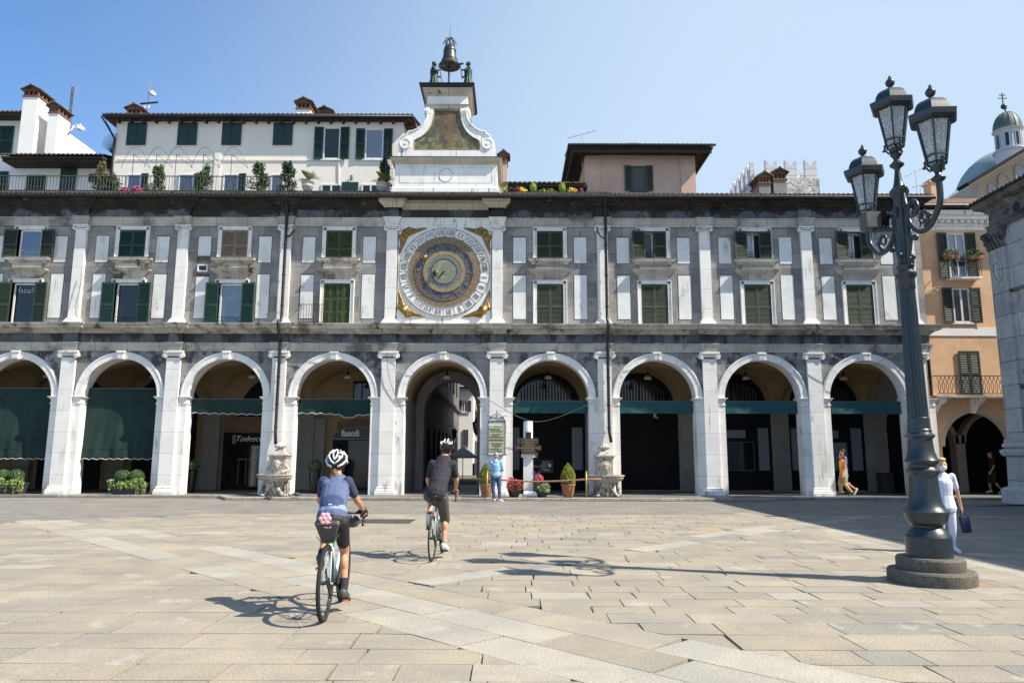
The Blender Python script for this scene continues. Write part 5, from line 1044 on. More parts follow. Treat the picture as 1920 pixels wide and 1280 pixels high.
MB().box(XA-.2, XB, Y-.62, Y+.3, 12.0, 12.08).tube([(XA-.3, Y-.66, 12.08), (XB, Y-.66, 12.08)], .08, 8).obj('gutter', 'gutter', og)
b = MB(); tiles(b, XA+.25, XB, Y-.6, 12.16, Y+3.5, 13.85, .26, .06, .42); b.obj('roof', 'tilered', og); MB().prismx([(Y-.5, 12.08), (Y+7, 12.08), (Y+3.5, 13.7)], XA+.35, XB).obj('roof_core', 'tilered', og)
MB().box(XA+.0, XB, Y-.03, Y, 6.62, 6.95).obj('string_course', 'whitewash', og)
MB().tube([(17.35, Y-.6, 12.05), (17.35, Y-.45, 11.7), (17.3, Y-.1, 11.1), (17.3, Y-.08, 7.0), (17.3, Y-.08, .3)], .065, 8).obj('downpipe', 'gutter', og, smooth=True)
win(og, 1777, 1810, 438, 522, Y, 'both', 'greeno', gl='glassblue', sw=.42); win(og, 1786, 1818, 541, 605, Y, 'both', 'greeno', gl='glass', sw=.42)
o_ = at(1819, 700, Y); win(og, 1799, 1838, 658, 744, Y, 'closed', 'greeno')
# small planted balcony under the top window
zb = at(1800, 522, Y)[1]; bx0, bx1 = at(1778, 522, Y)[0], at(1830, 522, Y)[0]
bc = MB().box(bx0, bx1, Y-.42, Y, zb-.1, zb).obj('balcony', 'towstone', og); b = MB()
for k in range(13): xx = bx0+.04+k*(bx1-bx0-.08)/12; b.tube([(xx, Y-.4, zb), (xx, Y-.48, zb+.2), (xx, Y-.42, zb+.75)], .012, 5)
b.bar((bx0, Y-.42, zb+.75), (bx1, Y-.42, zb+.75), .03).bar((bx0, Y-.4, zb+.75), (bx0, Y, zb+.75), .025).bar((bx1, Y-.4, zb+.75), (bx1, Y, zb+.75), .025); b.obj('railing', 'blackiron', bc)
for nm, pa, pb, mt, lab in (('balcony_plant', 1770, 1795, 'dry', 'brownish trailing plant in the left box on the small balcony of the orange house'), ('balcony_plant', 1812, 1840, 'leaf', 'green plant in the right box on the small balcony of the orange house')):
    xa = at(pa, 488, Y-.45)[0]; xb = at(pb, 488, Y-.45)[0]; zz = zb+.72; t_ = thing(nm, ((xa+xb)/2, Y-.5, zz), lab, 'plant', 'plants on the small balcony')
    MB().box(xa, xb, Y-.62, Y-.44, zz-.02, zz+.14).obj('planter_box', 'terracotta', t_); foliage(MB(), 420, inball(((xa+xb)/2, Y-.52, zz+.18), ((xb-xa)/2+.1, .2, .26), 0), .07).obj('foliage', mt, t_); foliage(MB(), 120, inball((xa+.1, Y-.55, zz-.1), (.22, .12, .3), 0), .06).obj('foliage', 'dry', t_)
# long balcony with looped railing on brackets
MB().box(17.15, 21.9, Y-.8, Y, 3.98, 4.08).obj('balcony', 'cornice', og); b = MB(); k = 17.2
while k < 21.8:
    b.tube([(k, Y-.76, 4.12), (k+.09, Y-.76, 4.3), (k+.11, Y-.76, 4.5), (k+.0, Y-.76, 4.72), (k-.02, Y-.76, 4.84)], .011, 5).tube([(k+.11, Y-.76, 4.12), (k+.02, Y-.76, 4.3), (k+.0, Y-.76, 4.5), (k+.11, Y-.76, 4.72), (k+.13, Y-.76, 4.84)], .011, 5); k += .165
for z in (4.14, 4.86): b.bar((17.15, Y-.76, z), (21.9, Y-.76, z), .028)
b.bar((17.17, Y-.76, 4.86), (17.17, Y, 4.86), .028); b.obj('railing', 'blackiron', og)
for xx in (17.45, 19.0, 20.9): MB().prismx([(Y, 3.98), (Y-.72, 3.98), (Y-.72, 3.86), (Y-.55, 3.78), (Y-.3, 3.7), (Y, 3.4)], xx-.1, xx+.1).obj('bracket', 'towstone', og)
MB().box(at(1745, 350, 33)[0], at(1762, 350, 33)[0], 33, 33.6, 12.6, at(1750, 335, 33)[1]).box(at(1742, 345, 33)[0], at(1764, 345, 33)[0], 32.95, 33.65, at(1750, 342, 33)[1], at(1750, 339, 33)[1]).obj('chimney', 'orange', og)
# ---------------- church with domes ----------------
cu = thing('church', (78, 100, 30), 'church with blue green dome, white lantern with double cross and sloping arcaded wall', 'church')
Yc = 110; lx = at(1893, 280, Yc)[0]; zb = at(1893, 300, Yc)[1]; pxm = Yc/1362*.99
zd = at(1893, 285, Yc)[1]; ze = at(1893, 246, Yc)[1]; zt = at(1893, 212, Yc)[1]
MB().lathe([(2.0, zb-3), (2.0, zd-.2), (2.35, zd-.1), (2.35, zd+.1), (1.75, zd+.2), (1.75, ze-.3), (2.05, ze-.15), (2.2, ze), (1.95, ze+.1)], (lx, Yc, 0), 32).obj('lantern_drum', 'drum', cu, auto=30)
b = MB(); g2 = MB()
for k in range(16):
    a = R(-90+k*22.5+4); c_, s_ = math.cos(a), math.sin(a); m3 = Matrix(((-s_, -c_, 0), (c_, -s_, 0), (0, 0, 1)))
    if k % 2 == 0:
        base = Vector((lx+c_*1.79, Yc+s_*1.79, 0)); P = [(-.27, zd+.5), (.27, zd+.5), (.27, ze-1.0)]+[(.27*math.cos(q*PI/8), ze-1.0+.27*math.sin(q*PI/8)) for q in range(1, 8)]+[(-.27, ze-1.0)]
        g2.add([base+Vector((-s_*u, c_*u, v_)) for u, v_ in P], [tuple(range(len(P)))])
        b.tube([base+Vector((c_*.03-s_*u*1.1, s_*.03+c_*u*1.1, v_)) for u, v_ in P[2:]+P[:2]+P[2:3]], .05, 5)
    else: b.bar((lx+c_*1.82, Yc+s_*1.82, zd+.2), (lx+c_*1.82, Yc+s_*1.82, ze-.3), .16)
g2.obj('lantern_windows', 'glassdark', cu); b.obj('lantern_mouldings', 'drum', cu)
MB().lathe([(2.0, ze+.05)]+[(2.0*math.cos(q*PI/20), ze+.1+(zt-ze)*math.sin(q*PI/20)) for q in range(10)]+[(.15, zt+.1), (.12, zt+.6), (.3, zt+.75), (.12, zt+.9)], (lx, Yc, 0), 32).obj('small_dome', 'lead', cu, auto=40)
b = MB()
for k in range(16):
    a = k*PI/8; b.tube([(lx+2.02*math.cos(q*PI/20)*math.cos(a), Yc+2.02*math.cos(q*PI/20)*math.sin(a), ze+.1+(zt-ze)*math.sin(q*PI/20)) for q in range(10)], .05, 5)
b.obj('dome_ribs', 'lead', cu)
zc = at(1890, 200, Yc)[1]; MB().ball((lx-.2, Yc, zc), .45, 14, 10).obj('ball_finial', 'bronze', cu, smooth=True); z9 = at(1888, 175, Yc)[1]
MB().bar((lx-.25, Yc, zc), (lx-.25, Yc, z9), .13).bar((lx-.95, Yc, z9-.9), (lx+.45, Yc, z9-.9), .12).bar((lx-.75, Yc, z9-.35), (lx+.25, Yc, z9-.35), .12).obj('cross', 'bronze', cu)
dx = at(1895, 360, 118)[0]; dz = at(1850, 372, 118)[1]; rr = dx-at(1803, 360, 118)[0]
MB().lathe([(rr, dz-4), (rr, dz)]+[(rr*math.cos(q*PI/28), dz+(at(1893, 286, 118)[1]-dz)*1.04*math.sin(q*PI/28)) for q in range(1, 14)]+[(.2, at(1893, 284, 118)[1])], (dx, 118, 0), 48).obj('great_dome', 'dome', cu, auto=30)
P = [at(1832, 340, 95), at(1832, 420, 95), at(1990, 420, 95), at(1990, 240, 95), at(1920, 282, 95), at(1860, 318, 95)]
MB().prism(P, 95, 104).obj('nave_wall', 'churchwall', cu)
q0, q1 = at(1813, 342, 92), at(1990, 236, 92); d_ = .55
MB().prism([q0, (q0[0]+.3, q0[1]-.42), (q1[0], q1[1]-d_), q1], 92.0, 94.3).obj('nave_roof', 'shopblack', cu)
q0, q1 = at(1822, 346, 94), at(1990, 245, 94); MB().prism([q0, (q0[0]+.3, q0[1]-.5), (q1[0], q1[1]-.5), q1], 94.4, 95.2).obj('nave_cornice', 'tan', cu)
for px, py, r_, mt in ((1861, 352, 8, 'glassblue'), (1881, 337, 9, 'churchwall'), (1913, 320, 10, 'glassblue')):
    cx_, cz_ = at(px, py, 95); rw = r_*.069; P = arc(cx_, cz_, rw, 0, PI, 14)+[(cx_-rw, cz_-2.5), (cx_+rw, cz_-2.5)]
    MB().prism(P, 94.95, 95.0).obj('niche', mt, cu); MB().tube([(a, 94.93, b2) for a, b2 in arc(cx_, cz_, rw*1.18, 0, PI, 14)]+[(cx_-rw*1.18, 94.93, cz_-2.5)], .13, 5).obj('niche_arch', 'churchwall', cu)
# ---------------- loggia palace on the right ----------------
lg = thing('loggia_palace', (17.3, 25, 0), 'grey marble palace corner with carved corinthian pilaster at the right edge', 'building')
WX_ = 17.42
MB().box(WX_+.10, 32, -14, 25.6, 0, 9.9).obj('wall', 'loggia', lg)
b = MB().box(WX_-.02, WX_+.3, 24.88, 25.72, 2.2, 9.0)
for k in range(7): b.box(WX_-.045, WX_-.015, 24.93+k*.115, 24.99+k*.115, 4.6, 8.9)
b.box(WX_-.05, WX_-.02, 24.9, 25.7, 4.45, 4.6); b.obj('pilaster', 'loggia', lg)
q = [(WX_+.3, 25.75), (WX_-.05, 25.75), (WX_-.05, 24.85), (WX_+.3, 24.85)][::-1]
def lm(prof, y0=24.85, y1=25.75, x=WX_-.05): return MB().mould([(x+.3, y1), (x, y1), (x, y0), (x+.3, y0)], prof)
lm([(-.1, 0), (.22, 0), (.22, .5), (.18, .55), (.05, .62), (.03, 1.6), (.12, 1.68), (.16, 1.78), (.16, 1.86), (.02, 1.92), (.10, 1.97), (.10, 2.06), (.04, 2.12), (.07, 2.2), (-.1, 2.24)]).obj('pedestal', 'loggia', lg)
b = MB().mould([(WX_+.3, 25.6), (WX_-.0, 25.6), (WX_-.0, -14)], [(0, 9.7), (.04, 9.74), (.05, 9.86), (.10, 9.9), (-.1, 9.93)]); b.mould([(WX_+.3, 25.6), (WX_-.0, 25.6), (WX_-.0, -14)], [(-.02, 9.9), (-.02, 10.42)]); b.obj('entablature', 'loggiadark', lg)
MB().mould([(WX_+.3, 25.6), (WX_-.0, 25.6), (WX_-.0, -14)], [(0, 10.38), (.04, 10.42), (.08, 10.5), (.15, 10.54), (.30, 10.6), (.32, 10.68), (.38, 10.74), (.38, 10.78), (-.3, 10.82)]).obj('cornice', 'loggiadark', lg)
b = MB(); tiles(b, -14, 26.08, WX_-.44, 10.84, WX_+3, 12.0, .22, .05, .5, axis='Y'); b.obj('roof', 'tile', lg); MB().box(WX_-.40, WX_+3, -14, 26.0, 10.8, 10.86).obj('eaves', 'darkwood', lg)
b = MB().lathe([(.001, 0), (.16, 0), (.20, .03)], (WX_-.0, 24.1, 10.17), 20, axis='X'); b.obj('porphyry_disc', 'ink', lg)
c = MB().box(WX_-.1, WX_+.3, 24.78, 25.82, 9.58, 9.7)
rc = random.Random(3)
for tier, (z_, rr) in enumerate(((9.05, .05), (9.3, .1))):
    for k in range(5):
        yy = 24.92+k*.19+(.09 if tier else 0); c.cap((WX_-.02, yy, z_), (WX_-.08-rr*.5, yy, z_+.22), .07, .05).ball((WX_-.13-rr*.5, yy, z_+.22), (.05, .07, .05))
for yy in (24.86, 25.74): c.ball((WX_-.12, yy, 9.58), (.12, .10, .1)).ball((WX_-.02, yy, 9.45), (.08, .06, .12))
organic(c, 'corinthian_capital', 'loggiadark', lg, .025, 1)
c = MB()
for k in range(9):   # carved shield and ribbons
    a = k*PI*2/9; c.cap((WX_-.06, 25.3+.24*math.cos(a), 8.2+.42*math.sin(a)), (WX_-.07, 25.3+.24*math.cos(a+.7), 8.2+.42*math.sin(a+.7)), .04, .04)
c.ball((WX_-.05, 25.3, 8.2), (.08, .15, .3)).cap((WX_-.05, 25.05, 7.6), (WX_-.05, 25.3, 7.75), .05, .03).cap((WX_-.05, 25.55, 7.6), (WX_-.05, 25.3, 7.75), .05, .03).cap((WX_-.05, 25.3, 8.5), (WX_-.05, 25.3, 8.85), .05, .08)
organic(c, 'carved_shield', 'loggia', lg, .022, 1)
pl_ = MB().box(WX_+.03, WX_+.1, 23.6, 24.7, 4.25, 4.95).obj('street_name_plate', 'loggia', lg)
text('PIAZZA\nDELLA LOGGIA', .2, (WX_+.02, 24.15, 4.6), 'ink', lg, 'lettering', .004, rotz=R(-90), sx=.72)
MB().mould([(WX_+.3, 24.8), (WX_+.10, 24.8), (WX_+.10, -14)], [(0, 7.3), (.06, 7.33), (.1, 7.42), (-.02, 7.45)]).mould([(WX_+.3, 24.8), (WX_+.10, 24.8), (WX_+.10, -14)], [(0, 3.9), (.05, 3.92), (.08, 4.05), (-.02, 4.1)]).obj('string_course', 'loggiadark', lg)
ms = thing('museum_sign', (WX_, 24.3, 2.2), 'pale sign panel with dark header and bullet lines, at the right edge', 'sign')
MB().box(WX_+.02, WX_+.08, 23.5, 24.7, 2.3, 3.15).obj('sign_panel', 'letter', ms); MB().box(WX_+.0, WX_+.09, 23.45, 24.75, 3.15, 3.28).box(WX_+.0, WX_+.09, 24.7, 24.76, 2.25, 3.15).obj('sign_frame', 'blackiron', ms)
b = MB()
for k in range(5): b.box(WX_+.012, WX_+.02, 24.6, 24.66, 2.55+k*.12, 2.59+k*.12).box(WX_+.012, WX_+.02, 23.7, 24.5, 2.56+k*.12, 2.58+k*.12)
b.obj('sign_lines', 'ink', ms)
struct(MB().mould([(14.2, 27), (14.2, 23.6), (14.9, 22.2), (17, 20.5), (17, 2)], [(-6, .05), (.0, .05), (.08, .03), (.14, -.04)]).obj('pavement_step', 'kerbdull'))
# ---------------- alley behind the passage ----------------
al = thing('alley_house', (-6, 47, 0), 'tall dark shaded house along the left side of the alley beyond the passage', 'building')
ax = lambda y_: -4.32-(y_-34)*.008
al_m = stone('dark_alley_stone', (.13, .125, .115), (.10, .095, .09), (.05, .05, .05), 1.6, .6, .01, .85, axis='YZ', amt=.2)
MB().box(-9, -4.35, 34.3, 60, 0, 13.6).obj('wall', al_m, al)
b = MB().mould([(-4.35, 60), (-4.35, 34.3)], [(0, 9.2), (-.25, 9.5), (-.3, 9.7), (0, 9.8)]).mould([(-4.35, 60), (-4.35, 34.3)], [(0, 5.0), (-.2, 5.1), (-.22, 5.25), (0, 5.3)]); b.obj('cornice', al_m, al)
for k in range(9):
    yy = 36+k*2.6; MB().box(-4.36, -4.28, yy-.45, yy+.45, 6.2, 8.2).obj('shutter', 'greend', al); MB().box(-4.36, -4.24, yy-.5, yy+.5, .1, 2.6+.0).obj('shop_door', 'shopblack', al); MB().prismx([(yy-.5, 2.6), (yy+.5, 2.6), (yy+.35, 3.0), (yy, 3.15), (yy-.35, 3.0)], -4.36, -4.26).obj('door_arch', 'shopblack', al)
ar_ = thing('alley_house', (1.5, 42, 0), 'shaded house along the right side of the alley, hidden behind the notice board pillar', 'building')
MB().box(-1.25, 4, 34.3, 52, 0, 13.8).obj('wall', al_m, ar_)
we = thing('alley_end_house', (-4.2, 62, 0), 'sunlit white house with grey shutters closing the alley view', 'building')
xa, zt = at(850, 728, 62); xb = at(888, 728, 62)[0]
MB().box(xa-3, xb, 62, 66, 0, zt).box(xb-.02, xb, 62, 66, 0, 1).obj('wall', 'whitewash', we); MB().box(xa-3.4, xb+.45, 61.5, 66, zt, zt+.12).obj('eaves', 'darkwood', we)
b = MB(); tiles(b, xa-3.4, xb+.5, 61.4, zt+.18, 65, zt+1.4, .24, .05, .5); b.obj('roof', 'tilered', we)
win(we, 866, 876, 751, 772, 62, 'both', 'greyiron', gl='glass', sw=.32); win(we, 868, 878, 805, 836, 62, 'closed', 'greyiron')
te = thing('alley_end_house', (-2.2, 60, 0), 'tan house with red tiled roof beside the sunlit white house at the alley end', 'building')
xa, zt = at(888, 770, 64.5); MB().box(xa, 3, 64.5, 68, 1.8, zt).box(xa, 3, 64.4, 68, 0, 1.8).obj('wall', 'tan', te); MB().box(xa-.0, 3, 64.3, 64.39, 0, 2.9).obj('lower_wall', 'greyiron', te)
b = MB(); tiles(b, xa-.1, 3.2, 63.9, zt, 67.5, zt+2.2, .24, .05, .5); b.obj('roof', 'tilered', te)
win(te, 889, 902, 779, 800, 64.5, None, gl='glassdark'); win(te, 893, 901, 824, 842, 64.5, None, gl='glassdark')
cs = thing('castle_slope', (-2, 75, 0), 'rough stone castle rampart rising behind the alley houses', 'wall'); MB().box(-14, 8, 75, 80, 0, 12.5).obj('rampart', 'castle', cs)
for px, py, Yl, lab, s_ in ((893, 800, 45, 'larger black wall lantern hanging in the alley on the right', 1.), (852, 812, 50, 'smaller black wall lantern on the dark house at left of the alley', .8)):
    xx, zz = at(px, py, Yl); l_ = thing('wall_lantern', (xx, Yl, zz), lab, 'lantern', 'lanterns in the alley'); h = 1.0*s_
    MB().lathe([(.001, .5*h), (.05*h, .45*h), (.25*h, .25*h), (.28*h, .22*h)], (xx, Yl, zz), 6).lathe([(.16*h, -.35*h), (.05*h, -.45*h), (.02*h, -.6*h)], (xx, Yl, zz), 6).tube([(xx, Yl, zz+.45*h), (xx+.0, Yl, zz+.62*h), (xx+(.9 if px > 880 else -.9), Yl, zz+.62*h)], .025, 6).obj('lantern_frame', 'blackiron', l_)
    MB().lathe([(.24*h, .22*h), (.16*h, -.35*h)], (xx, Yl, zz), 6).obj('lantern_glass', 'glassdark', l_)
px_, pz_ = at(868, 845, 46); pu = thing('cafe_parasol', (px_, 46, 0), 'pale square cafe parasol open in the shaded alley', 'parasol')
MB().lathe([(.03, pz_+.25), (1.25, pz_-.35), (1.25, pz_-.45)], (px_, 46, 0), 4, a0=PI/4).obj('canopy', 'umbrella', pu); MB().tube([(px_, 46, .0), (px_, 46, pz_+.25)], .025, 8).obj('pole', 'greyiron', pu)
# ---------------- street lamp ----------------
LX, LY = 5.46, 9.8
lp = thing('street_lamp', (LX, LY, 0), 'tall dark cast iron street lamp with three lanterns on a stepped granite base', 'street lamp')
MB().lathe([(.515, 0), (.52, .02), (.52, .14), (.505, .165), (.40, .17), (.405, .19), (.405, .30), (.39, .325), (.001, .33)], (LX, LY, 0), 56).obj('granite_base', 'granite', lp, auto=30)
pr = [(.30, .33), (.30, .58), (.285, .61), (.265, .625), (.245, .66), (.20, .70), (.20, .72), (.25, .76), (.275, .81), (.285, .86), (.295, .88), (.295, .90), (.265, .925), (.235, .97), (.215, 1.03), (.20, 1.12), (.19, 1.30), (.188, 1.36), (.20, 1.38), (.225, 1.41), (.225, 1.43), (.20, 1.45), (.185, 1.47), (.185, 1.50), (.20, 1.52), (.225, 1.545), (.225, 1.56), (.20, 1.60), (.175, 1.68), (.165, 1.78), (.163, 1.84), (.175, 1.855), (.20, 1.875), (.20, 1.89), (.17, 1.91), (.16, 1.93), (.16, 1.96), (.15, 1.975), (.145, 2.12), (.14, 2.13)]
pr = [(r_*.92, z) for r_, z in pr]
MB().lathe(pr, (LX, LY, 0), 44).obj('pedestal', 'iron', lp, auto=22)
b = MB(); n = 88; vs = []
for z, rr in ((2.12, .128), (3.0, .115), (3.9, .094)):
    for k in range(n):
        ph = (k % 4)/4.; g_ = (1-.085*max(0, math.sin(PI*((k % 4)/4.)))**.6); vs.append((LX+rr*g_*math.cos(2*PI*k/n), LY+rr*g_*math.sin(2*PI*k/n), z))
b.add(vs, [(j*n+k, j*n+(k+1) % n, (j+1)*n+(k+1) % n, (j+1)*n+k) for j in range(2) for k in range(n)]); b.obj('fluted_shaft', 'iron', lp, auto=20)
MB().lathe([(.095, 3.88), (.105, 3.90), (.105, 4.02), (.11, 4.04), (.13, 4.07), (.135, 4.11), (.12, 4.13), (.10, 4.15), (.10, 4.18), (.115, 4.20), (.115, 4.22), (.09, 4.25), (.085, 4.45), (.083, 5.18), (.10, 5.22), (.125, 5.27), (.125, 5.31), (.10, 5.34), (.075, 5.37), (.055, 5.45), (.042, 5.56), (.036, 5.60), (.036, 5.63), (.05, 5.65), (.09, 5.68), (.095, 5.70), (.06, 5.74), (.035, 5.77), (.045, 5.80), (.08, 5.85), (.06, 5.88)], (LX, LY, 0), 32).obj('upper_shaft', 'iron', lp, auto=38)
def lantern(x, y, z):   # z = bottom cup height
    cg = MB().lathe([(.035, z-.02), (.05, z+.01), (.085, z+.05), (.09, z+.08), (.03, z+.10)], (x, y, 0), 16)
    zb, zm, zt = z+.11, z+.20, z+.66; rb, rm, rt = .118, .142, .212; A = [R(60*k-2) for k in range(6)]
    for k in range(6):
        c_, s_ = math.cos(A[k]), math.sin(A[k]); cg.bar((x+rb*c_, y+rb*s_, zb), (x+rt*c_, y+rt*s_, zt), .024)
        c2, s2_ = math.cos(A[(k+1) % 6]), math.sin(A[(k+1) % 6])
        for rr, zz in ((rb, zb), (rm, zm)): cg.bar((x+rr*c_, y+rr*s_, zz), (x+rr*c2, y+rr*s2_, zz), .020)
        cg.bar((x+rt*c_, y+rt*s_, zt), (x+rt*c2, y+rt*s2_, zt), .03)
    for k in range(3):
        a = R(30+120*k); c_, s_ = math.cos(a)*.86, math.sin(a)*.86
        cg.tube([(x+.04*c_, y+.04*s_, z+.03), (x+.10*c_, y+.10*s_, z+.02), (x+.155*c_, y+.155*s_, z+.08), (x+.16*c_, y+.16*s_, z+.15), (x+.13*c_, y+.13*s_, z+.16)], .014, 6).ball((x+.175*c_, y+.175*s_, z+.07), .02, 8, 6)
    o = cg.obj('lantern_frame', 'iron', lp)
    lanA = R(8+30)
    pn = MB()
    for k in range(6):
        p0, p1 = A[k], A[(k+1) % 6]; q_ = [(.112, zb), (.206, zt)]
        vs = [(x+r_*math.cos(an), y+r_*math.sin(an), zz) for (r_, zz), an in ((q_[0], p0), (q_[0], p1), (q_[1], p1), (q_[1], p0))]
        pn.add(vs, [(0, 1, 2, 3)])
    pn.obj('lantern_glass', 'lampglass', o)
    MB().lathe([(.001, zt-.12), (.09, zt-.11), (.14, zt-.03), (.14, zt)], (x, y, 0), 14).obj('reflector', 'lampshade', o, smooth=True)
    r6 = MB().lathe([(r_*.90, zt+h_*.88) for r_, h_ in ((.235, -.01), (.30, .0), (.335, .03), (.35, .11), (.345, .12), (.27, .125), (.262, .15), (.245, .22), (.21, .29), (.16, .335), (.10, .355), (.075, .36), (.075, .375), (.04, .385))], (x, y, 0), 6, a0=A[0]); r6.obj('lantern_roof', 'iron', o, auto=28)
    MB().lathe([(r_*.85, zt+h_*.86) for r_, h_ in ((.04, .38), (.03, .40), (.03, .42), (.06, .45), (.075, .49), (.07, .52), (.04, .56), (.02, .58), (.025, .595), (.008, .62), (.001, .64))], (x, y, 0), 16).obj('finial', 'iron', o, auto=40)
lantern(LX, LY, 5.86)
def spiral(cx, cz, y, r0, a0, turns, sgn):
    n = 18; return [(cx+r0*(1-.78*k/n)*math.cos(a0+sgn*2*PI*turns*k/n), y, cz+r0*(1-.78*k/n)*math.sin(a0+sgn*2*PI*turns*k/n)) for k in range(n+1)]
for s_ in (1, -1):    # one arm towards the camera side, one away from it
    AL, zb_, zj = .93, 4.57, 5.10; Q = lambda u, z: (LX, LY-s_*u, z)
    lantern(LX, LY-s_*AL, 5.22)
    P = [Q(AL, zj+.06), Q(AL+.01, zj-.12), Q(AL-.01, zj-.28), Q(AL-.10, zb_+.14), Q(AL-.26, zb_+.02), Q(AL-.44, zb_), Q(.34, zb_+.06), Q(.20, zb_+.20), Q(.17, zb_+.36), Q(.24, zb_+.47), Q(.36, zb_+.46), Q(.41, zb_+.36), Q(.36, zb_+.28), Q(.31, zb_+.32)]
    sm_ = []
    for k in range(len(P)-1):
        p0, p1, p2, p3 = [Vector(P[max(0, min(len(P)-1, k+q))]) for q in (-1, 0, 1, 2)]
        for u in range(4):
            t_ = u/4; sm_.append(.5*((2*p1)+(p2-p0)*t_+(2*p0-5*p1+4*p2-p3)*t_*t_+(3*p1-p0-3*p2+p3)*t_**3))
    sm_.append(Vector(P[-1])); m_ = len(sm_); a = MB().tube(sm_, [.040-.012*k/m_ for k in range(m_)], 10)
    n = 18; a.tube([Q(.52+.13*(1-.78*k/n)*math.cos(-1.2+2.4*PI*k/n), zb_+.16+.13*(1-.78*k/n)*math.sin(-1.2+2.4*PI*k/n)) for k in range(n+1)], [.030-.001*k for k in range(19)], 8)
    a.ball(Q(.66, zb_+.17), .035, 10, 8).ball(Q(.30, zb_-.03), .045, 10, 8).tube([Q(.18, zb_+.22), Q(.17, zb_-.02), Q(.11, zb_-.22), Q(.08, zb_-.4)], [.03, .04, .035, .03], 8)
    a.lathe([(.03, zj-.02), (.07, zj), (.09, zj+.03), (.05, zj+.06), (.035, zj+.08), (.03, zj+.14)], (LX, LY-s_*AL, 0), 14)
    a.tube([Q(.08, zb_+.72), Q(.12, zb_+.5), Q(.19, zb_+.34), Q(.13, zb_+.1)], [.03, .04, .04, .03], 8).ball(Q(.13, zb_+.74), .045, 10, 8).obj('bracket_arm', 'iron', lp, smooth=True)
for zz, an in ((5.02, 200), (5.0, -20), (4.36, 205), (4.34, -25), (4.9, 90), (4.3, -90)):
    MB().ball((LX+.10*math.cos(R(an)), LY+.10*math.sin(R(an)), zz), .042, 10, 8).ball((LX+.09*math.cos(R(an)), LY+.09*math.sin(R(an)), zz-.06), (.03, .03, .07), 10, 8).obj('scroll_boss', 'iron', lp, smooth=True)
fx_, fz_ = at(1637, 416, 10.2)
fl = MB().box(fx_-.15, fx_+.06, 10.08, 10.3, fz_-.11, fz_+.12).obj('floodlight', 'greyiron', lp); MB().box(fx_+.06, fx_+.16, 10.06, 10.3, fz_-.10, fz_+.11).obj('floodlight_glass', 'glassdark', fl)
MB().bar((fx_-.05, 10.15, fz_-.16), (LX, LY+.12, fz_-.2), .03).bar((fx_, 10.18, fz_-.1), (fx_, 10.18, fz_-.18), .03).obj('floodlight_bracket', 'iron', lp)
